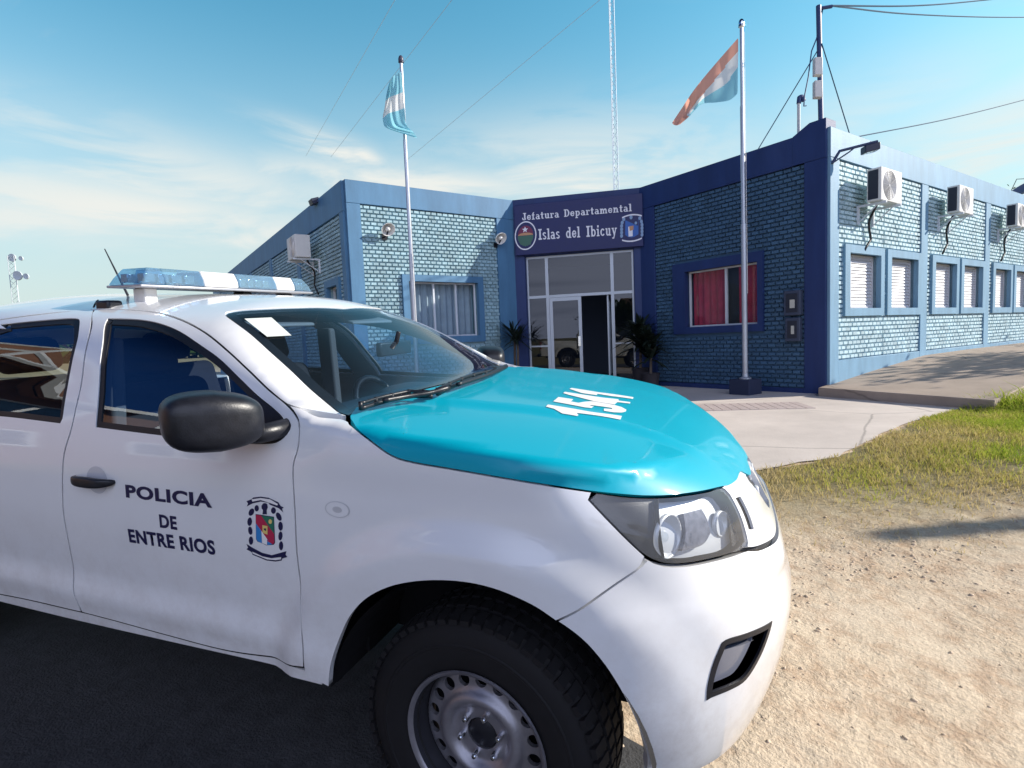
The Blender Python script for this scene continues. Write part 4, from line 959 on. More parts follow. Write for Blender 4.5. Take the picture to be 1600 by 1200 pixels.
def hit_d(p, out=0.0): r = ray_w(p); q = r * (((DA + DN * out) @ DN) / (r @ DN)); return (q - DA) @ DE, q[2] + CW[2] - ZB0
def at_z(p, z): r = ray_w(p); return CW + r * ((z - CW[2]) / r[2])
def at_dist(p, depth): return CW + ray_w(p) * depth          # depth along the viewing axis
BASE = AB(A0, B0)
station = empty('police_station', BASE, 'blue single storey brick police station with flat parapet roof and angled glass entrance', 'building')
class Wall:
    """local frame of one wall face: u along it, w out of it, h up; O at u = 0"""
    def __init__(s, O, e, n): s.O = np.array(O) - BASE; s.e = np.array(e); s.n = np.array(n)
    def __call__(s, u, w, h): return s.O + s.e * u + s.n * w + np.array([0, 0, h])
    def W(s, u, w, h): return s(u, w, h) + BASE
    def box(s, mb, u0, u1, w0, w1, h0, h1): return mb.box((u0, w0, h0), (u1, w1, h1), lambda p: s(*p))
W_R = Wall(AB(A0, B0), DR, -DL); W_D = Wall(AB(A0, B0), DL, -DR); W_L = Wall(AB(AL, BL), DR, -DL); W_E = Wall(AB(AL, BL), DL, -DR)
W_C = Wall(np.array([CW[0], CW[1], ZB0]) + DA, DE, DN)

def paint(name, col, streak=.20, rough=.55, bumpy=.12):
    m = pbr(name, col, rough); nt = m.node_tree; L = nt.links.new; b = nt.nodes['Principled BSDF']
    tc = N(nt, 'ShaderNodeTexCoord'); mp = N(nt, 'ShaderNodeMapping'); mp.inputs['Scale'].default_value = (2.2, 2.2, .45); L(tc.outputs['Object'], mp.inputs[0])
    n = N(nt, 'ShaderNodeTexNoise'); n.inputs['Scale'].default_value = 1.6; n.inputs['Detail'].default_value = 8; n.inputs['Roughness'].default_value = .65; L(mp.outputs[0], n.inputs['Vector'])
    r = N(nt, 'ShaderNodeMapRange'); L(n.outputs['Fac'], r.inputs[0]); r.inputs[1].default_value = .25; r.inputs[2].default_value = .75; r.inputs[3].default_value = 1 - streak; r.inputs[4].default_value = 1 + streak
    v = N(nt, 'ShaderNodeVectorMath', operation='SCALE'); v.inputs[0].default_value = col[:3]; L(r.outputs[0], v.inputs['Scale']); L(v.outputs[0], b.inputs['Base Color'])
    if 'brick' in name:                                          # each brick took the paint a little differently
        ge = N(nt, 'ShaderNodeNewGeometry'); ir = N(nt, 'ShaderNodeMapRange'); L(ge.outputs['Random Per Island'], ir.inputs[0]); ir.inputs[3].default_value = .80; ir.inputs[4].default_value = 1.14
        v2 = N(nt, 'ShaderNodeVectorMath', operation='SCALE'); L(v.outputs[0], v2.inputs[0]); L(ir.outputs[0], v2.inputs['Scale']); L(v2.outputs[0], b.inputs['Base Color'])
    n2 = N(nt, 'ShaderNodeTexNoise'); n2.inputs['Scale'].default_value = 45; n2.inputs['Detail'].default_value = 5; L(tc.outputs['Object'], n2.inputs['Vector'])
    bp = N(nt, 'ShaderNodeBump'); bp.inputs['Strength'].default_value = bumpy; bp.inputs['Distance'].default_value = .02; L(n2.outputs['Fac'], bp.inputs['Height']); L(bp.outputs[0], b.inputs['Normal'])
    return m
trim_b = paint('blue_trim_paint', (.072, .185, .315)); brick_b = paint('pale_blue_brick_paint', (.29, .44, .49), .14, .6, .3); trim_shaded = paint('shaded_trim_paint', (.015, .036, .13)); brick_shaded = paint('shaded_brick_paint', (.052, .118, .20), .14, .6, .3); trim_sunlit = paint('sunlit_trim_paint', (.16, .30, .42)); brick_sunlit = paint('sunlit_brick_paint', (.42, .57, .62), .14, .6, .3)  # shaded and sunlit copies of the blue paint put the light into colour
alu = pbr('aluminium_frame', (.42, .46, .50), .4, metal=.4); alu_w = pbr('white_aluminium', (.62, .66, .70), .45)
pane_m = glass('window_pane', (.80, .86, .88), ior=1.35, dirt=.03); pane_d = glass('dark_window_pane', (.30, .36, .42), ior=1.65)
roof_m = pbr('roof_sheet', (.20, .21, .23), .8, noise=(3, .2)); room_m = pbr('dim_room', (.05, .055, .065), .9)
curtain_g = pbr('grey_curtain', (.36, .42, .48), .9, noise=(6, .1)); curtain_r = pbr('red_curtain', (.50, .045, .09), .9, noise=(6, .2))
shut_m = pbr('white_louvre', (.58, .58, .60), .5)

def sheet(mb, W, L, H, holes, w=0.0, h0=-.4, depth=.30):
    us = sorted({0, L} | {x for o in holes for x in o[:2]}); hs = sorted({h0, H} | {x for o in holes for x in o[2:]})
    for u0, u1 in zip(us[:-1], us[1:]):
        for a, b in zip(hs[:-1], hs[1:]):
            if any(o[0] - 1e-6 <= u0 and u1 <= o[1] + 1e-6 and o[2] - 1e-6 <= a and b <= o[3] + 1e-6 for o in holes): continue
            mb.add([W(u0, w, a), W(u1, w, a), W(u1, w, b), W(u0, w, b)], [(0, 1, 2, 3)])
    for u0, u1, a, b in holes:
        for p, q in (((u0, a), (u0, b)), ((u0, b), (u1, b)), ((u1, b), (u1, a)), ((u1, a), (u0, a))):
            mb.add([W(p[0], w, p[1]), W(q[0], w, q[1]), W(q[0], w - depth, q[1]), W(p[0], w - depth, p[1])], [(0, 1, 2, 3)])
def bricks(mb, W, u0, u1, h0, h1, skip, bl=.17, bh=.0875, w0=-.02, w1=.026):
    nrow = int((h1 - h0) / bh); bh = (h1 - h0) / nrow
    for r in range(nrow):
        z0 = h0 + r * bh + .012; z1 = h0 + (r + 1) * bh - .010; off = -bl * (.5 if r % 2 else 0)
        k = 0; u = u0 + off
        while u < u1:
            a, b = max(u + .010, u0 + .004), min(u + bl - .012, u1 - .004)
            iv = [(a, b)]
            for s in skip:
                if s[2] < z1 and s[3] > z0:
                    nx = []
                    for x, y in iv:
                        if s[1] <= x or s[0] >= y: nx.append((x, y))
                        else:
                            if s[0] - x > .01: nx.append((x, s[0]))
                            if y - s[1] > .01: nx.append((s[1], y))
                    iv = nx
            for x, y in iv:
                if y - x > .02:
                    d = w1 + rng.uniform(-.007, .006); j = rng.uniform(-.004, .004, 4); t = .006
                    vs = [W(x, w0, z0), W(y, w0, z0), W(y, w0, z1), W(x, w0, z1), W(x + t + j[0], d, z0 + t), W(y - t + j[1], d + j[2], z0 + t), W(y - t, d + j[2], z1 - t + j[3]), W(x + t, d, z1 - t)]
                    mb.add(vs, [(4, 5, 6, 7), (0, 1, 5, 4), (1, 2, 6, 5), (2, 3, 7, 6), (3, 0, 4, 7)])
            u += bl
# ---- right wing, sunlit long wall
LR = 24.0; TH = .055
win_r = []; x = .53
for k in range(6):
    o = k * 4.07; win_r += [(.53 + o, 2.17 + o, 1.47, 2.82), (2.31 + o, 3.98 + o, 1.47, 2.82)]
open_r = [(u0 + .19, u1 - .16, 1.62, 2.67) for u0, u1, a, b in win_r]
mb = MB(); sheet(mb, W_R, LR, HP - .3, open_r, w=-.02)
br = MB(); pil = [(4.02 + k * 4.07, 4.37 + k * 4.07) for k in range(6)]
edges = [.33] + [x for p in pil for x in p]
for k in range(6):
    u0 = edges[2 * k]; u1 = edges[2 * k + 1]; mid = 2.235 + 4.07 * k
    for c0, c1 in ((u0, mid), (mid + .012, u1)): bricks(br, W_R, c0, c1, .65, 4.33, [w for w in win_r], w0=-.02)
wallR = mb.build('wall', brick_sunlit, station); br.build('brick_facing', brick_sunlit, wallR)
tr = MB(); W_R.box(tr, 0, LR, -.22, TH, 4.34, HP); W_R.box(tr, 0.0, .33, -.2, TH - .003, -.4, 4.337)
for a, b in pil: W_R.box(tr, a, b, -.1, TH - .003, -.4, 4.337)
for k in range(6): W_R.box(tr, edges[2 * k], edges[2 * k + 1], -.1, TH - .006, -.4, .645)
tr.build('trim', trim_sunlit, wallR, bevel=.006, seg=1)
for (u0, u1, a, b), (p0, p1, q0, q1) in zip(win_r, open_r):
    f = MB()
    for r in ((u0, u1, q1, b), (u0, u1, a, q0), (u0, p0, q0, q1), (p1, u1, q0, q1)): W_R.box(f, r[0], r[1], -.30, TH + .02, r[2], r[3])
    w = f.build('window', trim_sunlit, station)
    s = MB(); um = p0 + .30; W_R.box(s, p0, p1, -.155, -.145, q0, q1)
    for c0, c1, dd in ((p0 + .012, um, -.105), (um + .02, p1 - .012, -.085)):
        n = 15; hh = (q1 - q0 - .06) / n
        for i in range(n):
            z = q0 + .03 + i * hh; s.add([W_R(c0, dd, z), W_R(c1, dd, z), W_R(c1, dd - .025, z + hh * 1.05), W_R(c0, dd - .025, z + hh * 1.05)], [(0, 1, 2, 3)])
        for r in ((c0 - .0, c0 + .035, q0 + .002, q1 - .002), (c1 - .035, c1, q0 + .002, q1 - .002), (c0, c1, q0 + .002, q0 + .035), (c0, c1, q1 - .035, q1 - .002)): W_R.box(s, r[0], r[1], -.14, dd + .012, r[2], r[3])
    s.build('shutter', shut_m, w)
# ---- right wing, shaded end wall
LD = PB[1] - B0
wd = (8.44 - B0 - 1.79, 8.44 - B0, 1.40, 2.66); td = (6.53 - B0, 8.78 - B0, 1.25, 2.86)
mb = MB(); sheet(mb, W_D, LD, HP - .3, [wd], w=-.02); wallD = mb.build('wall', brick_shaded, station)
br = MB(); bricks(br, W_D, .40, 4.03, .12, 4.33, [td]); br.build('brick_facing', brick_shaded, wallD)
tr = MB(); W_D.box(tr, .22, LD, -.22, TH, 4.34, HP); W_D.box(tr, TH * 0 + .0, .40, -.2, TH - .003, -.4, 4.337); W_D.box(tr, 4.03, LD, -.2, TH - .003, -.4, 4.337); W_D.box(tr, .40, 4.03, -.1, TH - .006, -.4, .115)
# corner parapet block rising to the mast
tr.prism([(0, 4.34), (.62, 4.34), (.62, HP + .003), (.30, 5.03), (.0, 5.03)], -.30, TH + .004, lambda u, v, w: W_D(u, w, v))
tr.build('trim', trim_shaded, wallD, bevel=.006, seg=1)
def framed_window(W, op, tr_o, wallp, muls, curtain, pane, fw=.035, fold=.035, cur=None, tm=None):
    f = MB(); u0, u1, a, b = op; s0, s1, c, d = tr_o
    for r in ((s0, s1, b, d), (s0, s1, c, a), (s0, u0, a, b), (u1, s1, a, b)): W.box(f, r[0], r[1], -.25, TH + .03, r[2], r[3])
    w = f.build('window', tm or trim_b, station)
    g = MB()
    for r in ((u0, u1, b - fw, b), (u0, u1, a, a + fw), (u0, u0 + fw, a + fw, b - fw), (u1 - fw, u1, a + fw, b - fw)): W.box(g, r[0], r[1], -.13, -.08, r[2], r[3])
    for m in muls: W.box(g, m - fw * .6, m + fw * .6, -.135, -.075, a + fw, b - fw)
    g.build('frame', alu_w, w)
    p = MB(); p.add([W(u0 + .01, -.105, a + .01), W(u1 - .01, -.105, a + .01), W(u1 - .01, -.105, b - .01), W(u0 + .01, -.105, b - .01)], [(0, 1, 2, 3)]); p.build('pane', pane, w)
    c_ = MB()
    for x0, x1 in (cur or [(u0, u1)]):
        n = max(8, int((x1 - x0) / .03)); vs = []
        for i in range(n + 1):
            x = x0 + (x1 - x0) * i / n; y = -.26 + fold * math.sin(i * 1.1) + .012 * math.sin(i * .37 + 1)
            vs += [W(x, y, a - .02), W(x, y + .01, b + .02)]
        c_.add(vs, [(2 * i, 2 * i + 2, 2 * i + 3, 2 * i + 1) for i in range(n)])
    c_.build('curtain', curtain, w, smooth=True)
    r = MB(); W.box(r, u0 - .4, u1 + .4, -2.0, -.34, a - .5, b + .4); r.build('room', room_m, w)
    return w
framed_window(W_D, wd, td, wallD, [7.48 - B0], curtain_r, pane_m, cur=[(wd[0], wd[0] + .62), (wd[0] + .92, wd[1])], tm=trim_shaded)
# ---- left wing, sunlit wall
LLn = PA[0] - AL
wl = (1.35, 3.21, 1.43, 2.73); tl = (1.19, 3.36, 1.27, 2.88)
mb = MB(); sheet(mb, W_L, LLn, HP - .3, [wl], w=-.02); wallL = mb.build('wall', brick_b, station)
br = MB(); bricks(br, W_L, .31, 3.86, .5, 4.37, [tl], bl=.15); br.build('brick_facing', brick_b, wallL)
tr = MB(); W_L.box(tr, 0, LLn, -.22, TH, 4.38, HP); W_L.box(tr, 0, .31, -.2, TH - .003, -.4, 4.377); W_L.box(tr, 3.86, LLn, -.2, TH - .003, -.4, 4.377); W_L.box(tr, .31, 3.86, -.1, TH - .006, -.4, .49); tr.build('trim', trim_b, wallL, bevel=.006, seg=1)
framed_window(W_L, wl, tl, wallL, [wl[0] + .70, wl[0] + 1.30], curtain_g, pane_m)
# ---- left wing, shaded side wall running back
LE = 22.0
we = [(.72, 1.50, 1.50, 2.70), (8.2, 9.4, 1.5, 2.7), (12.4, 13.4, 1.5, 2.7)]; te = [(u0 - .16, u1 + .16, a - .16, b + .16) for u0, u1, a, b in we]
mb = MB(); sheet(mb, W_E, LE, HP - .3, we, w=-.02); wallE = mb.build('wall', brick_b, station)
pe = [(3.90, 4.2), (7.4, 7.7), (11.0, 11.3), (14.6, 14.9), (18.2, 18.5)]; ee = [.32] + [x for p in pe for x in p] + [LE]
br = MB()
for k in range(0, len(ee), 2): bricks(br, W_E, ee[k], ee[k + 1], .6, 4.2, te, bl=.19, bh=.09)
br.build('brick_facing', brick_b, wallE)
tr = MB(); W_E.box(tr, TH, LE, -.2, TH, 4.22, HP - .003); W_E.box(tr, 0.06, .32, -.2, TH - .003, -.4, 4.217)
for a, b in pe: W_E.box(tr, a, b, -.1, TH - .003, -.4, 4.217)
tr.build('trim', trim_b, wallE, bevel=.006, seg=1)
for o, t in zip(we, te): framed_window(W_E, o, t, wallE, [(o[0] + o[1]) / 2], curtain_g, pane_m)
# ---- angled entrance
LC = float(np.linalg.norm(DB - DA)); gz = (.30, 3.035, .10, 3.41)
mb = MB(); sheet(mb, W_C, LC, HP - .3, [gz], w=-.02, depth=.25); wallC = mb.build('wall', trim_shaded, station)
tr = MB(); W_C.box(tr, -.02, LC + .02, -.22, TH, 4.50, HP + .004); W_C.box(tr, 0.0, .285, -.2, TH - .003, -.4, 4.497); W_C.box(tr, 3.05, LC, -.2, TH - .003, -.4, 4.497); W_C.box(tr, .285, 3.05, -.2, TH - .006, 3.425, 4.497); tr.build('trim', trim_shaded, wallC, bevel=.006, seg=1)
en = MB()
def bar(u0, u1, h0, h1, d=.05): W_C.box(en, u0, u1, -.10 - d * .5, -.10 + d * .5, h0, h1)
fw = .055
bar(.30, 3.035, 3.355, 3.41); bar(.30, 3.035, 2.33, 2.40, .058); bar(.30, .345, .10, 2.33, .05); bar(.30, .345, 2.40, 3.355, .05); bar(2.99, 3.035, .10, 2.33); bar(2.99, 3.035, 2.40, 3.355)
for m in (.83, 2.50): bar(m - .04, m + .04, .10, 2.33, .062); bar(m - .04, m + .04, 2.40, 3.355, .062)
bar(.345, .79, 1.06, 1.10); bar(2.54, 2.99, 1.06, 1.10); bar(.345, .79, .10, .15); bar(2.54, 2.99, .10, .15)
door_wall = en.build('entrance_glazing', alu, station)
pg = MB()
for u0, u1, a, b in ((.345, .79, 2.40, 3.355), (.87, 2.46, 2.40, 3.355), (2.54, 2.99, 2.40, 3.355), (.345, .79, .15, 1.06), (.345, .79, 1.10, 2.33), (2.54, 2.99, .15, 1.06), (2.54, 2.99, 1.10, 2.33)):
    pg.add([W_C(u0, -.10, a), W_C(u1, -.10, a), W_C(u1, -.10, b), W_C(u0, -.10, b)], [(0, 1, 2, 3)])
pg.build('pane', pane_d, door_wall)
en = MB(); bar(.875, .955, .14, 2.325, .045); bar(1.62, 1.70, .14, 2.325, .045); bar(.955, 1.62, 2.235, 2.325, .045); bar(.955, 1.62, .14, .26, .045)
dl = en.build('door', alu, station); pg = MB(); pg.add([W_C(.955, -.10, .26), W_C(1.62, -.10, .26), W_C(1.62, -.10, 2.235), W_C(.955, -.10, 2.235)], [(0, 1, 2, 3)]); pg.build('pane', pane_d, dl)
en = MB(); W_C.box(en, 1.60, 1.66, -.07, -.03, 1.05, 1.30); en.build('handle', chrome, dl)
# the other leaf stands open into the lobby
en = MB()
for r in ((0, .08, .14, 2.325), (.70, .78, .14, 2.325), (.08, .70, 2.235, 2.325), (.08, .70, .14, .26)):
    for_b = lambda p: W_C(2.42 - .05 - p[1], -.14 - p[0], p[2]); en.box((r[0], -.02, r[2]), (r[1], .02, r[3]), for_b)
dl2 = en.build('door', alu, station); pg = MB(); pg.add([W_C(2.37, -.22, .26), W_C(2.37, -.84, .26), W_C(2.37, -.84, 2.235), W_C(2.37, -.22, 2.235)], [(0, 1, 2, 3)]); pg.build('pane', pane_d, dl2)
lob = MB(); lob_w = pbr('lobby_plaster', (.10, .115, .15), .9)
for q in ([(-.6, -.30, .06), (3.9, -.30, .06), (3.9, -4.2, .06), (-.6, -4.2, .06)], [(-.6, -4.2, 0), (3.9, -4.2, 0), (3.9, -4.2, 3.6), (-.6, -4.2, 3.6)], [(-.6, -.28, 0), (-.6, -4.2, 0), (-.6, -4.2, 3.6), (-.6, -.28, 3.6)], [(3.9, -4.2, 0), (3.9, -.28, 0), (3.9, -.28, 3.6), (3.9, -4.2, 3.6)], [(-.6, -.28, 3.6), (3.9, -.28, 3.6), (3.9, -4.2, 3.6), (-.6, -4.2, 3.6)]):
    lob.add([W_C(*p) for p in q], [(0, 1, 2, 3)])
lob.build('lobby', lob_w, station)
en = MB(); W_C.box(en, -.2, LC + .2, TH, 1.35, -.40, .085); en.build('entrance_step', pbr('step_tiles', (.16, .15, .17), .6, noise=(8, .15)), station, bevel=.01)
# roof slab
rm = MB(); z = HP - .35; L0 = lambda a, b: AB(a, b, z) - BASE
e1 = .1
rm.add([L0(A0 + e1, B0 + e1), L0(A0 + LR, B0 + e1), L0(A0 + LR, BL + 8), L0(A0 + e1, BL + 8)], [(0, 1, 2, 3)])
rm.add([L0(AL + e1, BL + e1), L0(PA[0], BL + e1), L0(A0 + e1, PB[1] + .1), L0(A0 + e1 - .002, BL + LE), L0(AL + e1, BL + LE)], [(0, 1, 2, 3, 4)])
rm.build('roof', roof_m, station)
mb = MB()
mb.add([AB(A0 + LR, B0, -.4) - BASE, AB(A0 + LR, BL + 8, -.4) - BASE, AB(A0 + LR, BL + 8, HP - .3) - BASE, AB(A0 + LR, B0, HP - .3) - BASE], [(0, 1, 2, 3)])
mb.add([AB(AL, BL + LE, -.4) - BASE, AB(A0, BL + LE, -.4) - BASE, AB(A0, BL + LE, HP - .3) - BASE, AB(AL, BL + LE, HP - .3) - BASE], [(0, 1, 2, 3)]); mb.build('rear_wall', trim_b, station)

# ------------------------------------------------------------------ sign over the entrance
SW = .16                                                    # the board stands this far out
sh = lambda p: hit_d(p, SW)
sg = empty('sign_board', W_C.W(1.65, SW, 4.1), 'dark navy name board with white lettering and two emblems over the glass entrance', 'sign')
SB = W_C.W(1.65, SW, 4.1)
def SL(u, w, h): return W_C.W(u, SW + w, h) - SB
b0 = [sh(p) for p in ((804.5, 317), (1004.5, 298), (1004.5, 388), (806, 396))]; u0 = min(b0[0][0], b0[3][0]); u1 = (b0[1][0] + b0[2][0]) / 2; h1 = (b0[0][1] + b0[1][1]) / 2 - .06; h0 = (b0[2][1] + b0[3][1]) / 2
navy = pbr('navy_sign_paint', (.009, .015, .095), .45, noise=(5, .1)); sign_w = pbr('white_sign_letters', (.75, .76, .82), .45)
mb = MB(); mb.box((u0, -SW + .045, h0), (u1, 0, h1), lambda p: SL(*p)); mb.build('board', navy, sg, bevel=.008)
# slab serif letters made of strokes
GL = {}
def gly(ch, wdt, *st): GL[ch] = (wdt, st)
S_, V_, H_ = .20, .20, .115
def R(x0, y0, x1, y1): return ('r', x0, y0, x1, y1)
def Arc(cx, cy, rx, ry, a0, a1, w=.17, wy=.12): return ('a', cx, cy, rx, ry, a0, a1, w, wy)
XH = .68
gly('J', .62, R(.30, .2, .50, 1), R(.16, .885, .62, 1), Arc(.30, .22, .29, .22, 180, 360), R(.01, .2, .17, .36))
gly('e', .60, Arc(.30, .34, .30, .34, 20, 335), R(.12, .29, .58, .40))
gly('f', .48, R(.12, 0, .30, .80), R(.0, 0, .44, .11), R(.0, .57, .42, .68), Arc(.30, .78, .18, .22, 60, 180, .17, .12))
gly('a', .62, Arc(.26, .46, .26, .22, 20, 150, .16, .12), R(.36, .0, .54, .50), Arc(.26, .20, .26, .21, 0, 360, .15, .11), R(.36, 0, .64, .11))
gly('t', .48, R(.12, .1, .30, .92), R(.0, .57, .44, .68), Arc(.30, .16, .18, .16, 180, 340, .16, .12))
gly('u', .72, R(.08, .16, .26, .68), R(.0, .57, .26, .68), Arc(.30, .22, .22, .22, 180, 330, .17, .12), R(.44, 0, .62, .68), R(.36, .57, .62, .68), R(.44, 0, .72, .11))
gly('r', .54, R(.08, 0, .26, .68), R(.0, 0, .38, .11), R(.0, .57, .26, .68), Arc(.40, .42, .16, .26, 20, 140, .16, .13))
gly('D', .80, R(.10, 0, .30, 1), R(0, 0, .40, .115), R(0, .885, .40, 1), Arc(.36, .50, .42, .50, -90, 90, .20, .115))
gly('p', .70, R(.08, -.30, .26, .68), R(0, -.30, .38, -.19), R(0, .57, .26, .68), Arc(.36, .34, .29, .34, 0, 360, .17, .12))
gly('m', 1.04, R(.08, 0, .26, .68), R(0, 0, .34, .11), R(0, .57, .26, .68), Arc(.37, .44, .19, .24, 0, 180, .17, .12), R(.42, 0, .58, .44), R(.38, 0, .64, .11), Arc(.73, .44, .19, .24, 0, 180, .17, .12), R(.78, 0, .94, .44), R(.72, 0, 1.02, .11))
gly('n', .74, R(.08, 0, .26, .68), R(0, 0, .34, .11), R(0, .57, .26, .68), Arc(.40, .42, .22, .26, 0, 180, .17, .12), R(.46, 0, .64, .44), R(.40, 0, .74, .11))
gly('l', .40, R(.10, 0, .30, 1), R(0, 0, .40, .115), R(0, .885, .30, 1))
gly('I', .48, R(.13, 0, .35, 1), R(0, 0, .48, .13), R(0, .87, .48, 1))
gly('s', .54, Arc(.27, .50, .25, .18, 20, 270, .16, .12), Arc(.27, .18, .25, .18, -160, 90, .16, .12))
gly('d', .72, R(.44, 0, .62, 1), R(.34, .885, .62, 1), R(.44, 0, .72, .11), Arc(.30, .34, .29, .34, 0, 360, .17, .12))
gly('b', .70, R(.08, 0, .26, 1), R(0, .885, .26, 1), Arc(.38, .34, .29, .34, 0, 360, .17, .12))
gly('i', .40, R(.10, 0, .28, .68), R(0, 0, .38, .11), R(0, .57, .28, .68), R(.09, .80, .29, 1))
gly('c', .58, Arc(.30, .34, .30, .34, 35, 325, .17, .12))
gly('y', .68, ('l', .12, .68, .36, .02, .17), ('l', .56, .68, .24, -.30, .13), R(0, .57, .28, .68), R(.42, .57, .70, .68), R(.05, -.30, .28, -.19))
def slab_text(mb, s, pa, pb, pc, mapf, gap=.10, space=.62):
    """s between baseline ends pa and pb; pc above pa at cap height; mapf(u, w, h)"""
    a, b, c = [np.array(sh(p)) for p in (pa, pb, pc)]; tot = 0; pos = []
    for ch in s:
        if ch == ' ': tot += space; continue
        pos.append((ch, tot)); tot += GL[ch][0] + gap
    tot -= gap; e = (b - a) / tot; up = np.array([0, c[1] - a[1]]); lift = .004
    for ch, x in pos:
        for st in GL[ch][1]:
            lift += .00025
            P = lambda X, Y: mapf(*(lambda q: (q[0], lift, q[1]))(a + e * (x + X) + up * Y))
            if st[0] == 'r': x0, y0, x1, y1 = st[1:]; mb.add([P(x0, y0), P(x1, y0), P(x1, y1), P(x0, y1)], [(0, 1, 2, 3)])
            elif st[0] == 'l':
                x0, y0, x1, y1, w = st[1:]; mb.add([P(x0 - w / 2, y0), P(x0 + w / 2, y0), P(x1 + w / 2, y1), P(x1 - w / 2, y1)], [(0, 1, 2, 3)])
            else:
                cx, cy_, rx, ry, a0_, a1_, w, wy = st[1:]; n = 20; vs = []
                for i in range(n + 1):
                    t = math.radians(a0_ + (a1_ - a0_) * i / n); vs += [P(cx + rx * math.cos(t), cy_ + ry * math.sin(t)), P(cx + (rx - w) * math.cos(t), cy_ + (ry - wy) * math.sin(t))]
                mb.add(vs, [(2 * i, 2 * i + 2, 2 * i + 3, 2 * i + 1) for i in range(n)])
mb = MB(); slab_text(mb, 'Jefatura Departamental', (816, 344.5), (987.3, 330.3), (816, 333.2), SL); mb.build('lettering', sign_w, sg)
mb = MB(); slab_text(mb, 'Islas del Ibicuy', (841.5, 374.8), (964, 367.5), (841.5, 358.0), SL, space=.75); mb.build('lettering', sign_w, sg)
em = [sign_w, pbr('emblem_maroon', (.16, .02, .07), .5), pbr('emblem_green', (.05, .14, .10), .5), navy, pbr('emblem_sand', (.50, .26, .14), .5), pbr('emblem_blue', (.03, .12, .42), .5), pbr('emblem_pale', (.22, .34, .52), .5)]
def disc(mb, c, rx, ry, m, lift, px=True, n=28, a0=0, a1=360):
    """ellipse (or ellipse segment) traced in photo pixels on the board"""
    c_ = np.array(sh(c)); ex = np.array(sh((c[0] + 5, c[1] - .45))) - c_; ey = np.array(sh((c[0], c[1] - 5))) - c_
    vs = []
    for i in range(n):
        t = math.radians(a0 + (a1 - a0) * i / (n if a1 - a0 == 360 else n - 1)); q = c_ + ex / 5 * rx * math.cos(t) + ey / 5 * ry * math.sin(t); vs.append(SL(q[0], lift, q[1]))
    mb.cur = m; mb.add(vs, [tuple(range(n))])
mb = MB(); c = (821.2, 368.2)
disc(mb, c, 17, 22.6, 0, .004); disc(mb, c, 15.3, 20.6, 3, .006); disc(mb, c, 12.3, 16, 2, .008, a0=180, a1=360); disc(mb, (821.2, 367.6), 12.0, 15, 1, .008, a0=0, a1=180); disc(mb, (821.2, 367.8), 11.8, 4.2, 4, .010, a0=0, a1=180)
c_ = np.array(sh((820.5, 359))); vs = []
ex = (np.array(sh((825.5, 358.6))) - c_) / 5; ey = (np.array(sh((820.5, 354))) - c_) / 5
for i in range(10):
    t = math.radians(90 + 36 * i); r = 5.0 if i % 2 == 0 else 2.1; q = c_ + ex * r * math.cos(t) + ey * r * math.sin(t); vs.append(SL(q[0], .012, q[1]))
mb.cur = 0; mb.add(vs, [(0, 1, 9), (2, 3, 1), (4, 5, 3), (6, 7, 5), (8, 9, 7), (1, 3, 5, 7, 9)])
for k in range(5): disc(mb, (814.5 + k * 3.4, 377.5 + (1.6 if k % 2 else 0) + (2.5 if k == 2 else 0)), 2.2, 5.4, 5 if False else 2, .010 + .0003 * k, n=10)
mb.build('emblem', em, sg)
mb = MB(); c = (987.2, 354.8)
def poly(P, m, lift): vs = [SL(*(lambda q: (q[0], lift, q[1]))(sh(p))) for p in P]; mb.cur = m; mb.add(vs, [tuple(range(len(vs)))])
for s in (-1, 1):
    for k in range(6): disc(mb, (c[0] + s * (16 - (3.5 if k == 0 else 0) - (1 if k == 1 else 0)), c[1] - 13 + k * 5.2 - s * .9), 2.4, 3.0, 6, .005 + .0004 * k, n=10)
disc(mb, (986, 339.5), 2.4, 3.4, 6, .006, n=10)
for y0, sgn in ((334.5, 1), (375.8, -1)):
    pts = [(972 + 2.8 * i, y0 + (3.2 if sgn > 0 else -3.2) * ((i - 5.5) / 5.5) ** 2 - (i - 5.5) * .28) for i in range(12)]
    for i in range(11): poly([pts[i], pts[i + 1], (pts[i + 1][0], pts[i + 1][1] + 2.2), (pts[i][0], pts[i][1] + 2.2)], 0, .006)
poly([(977, 344.5), (997.5, 342), (997.5, 366), (992, 369.5), (987, 371), (981, 370.2), (977, 367)], 5, .0055); poly([(981.5, 354.5), (988.5, 353.5), (988.6, 369), (982.2, 369.8)], 0, .008); poly([(983, 353.6), (990, 352.6), (989.8, 359), (984, 361)], 4, .010); poly([(978, 344.4), (997, 342.2), (997, 353)], 3, .0075); disc(mb, (993.5, 348.5), 2, 2.4, 6, .0085, n=10)
mb.build('emblem', em, sg)

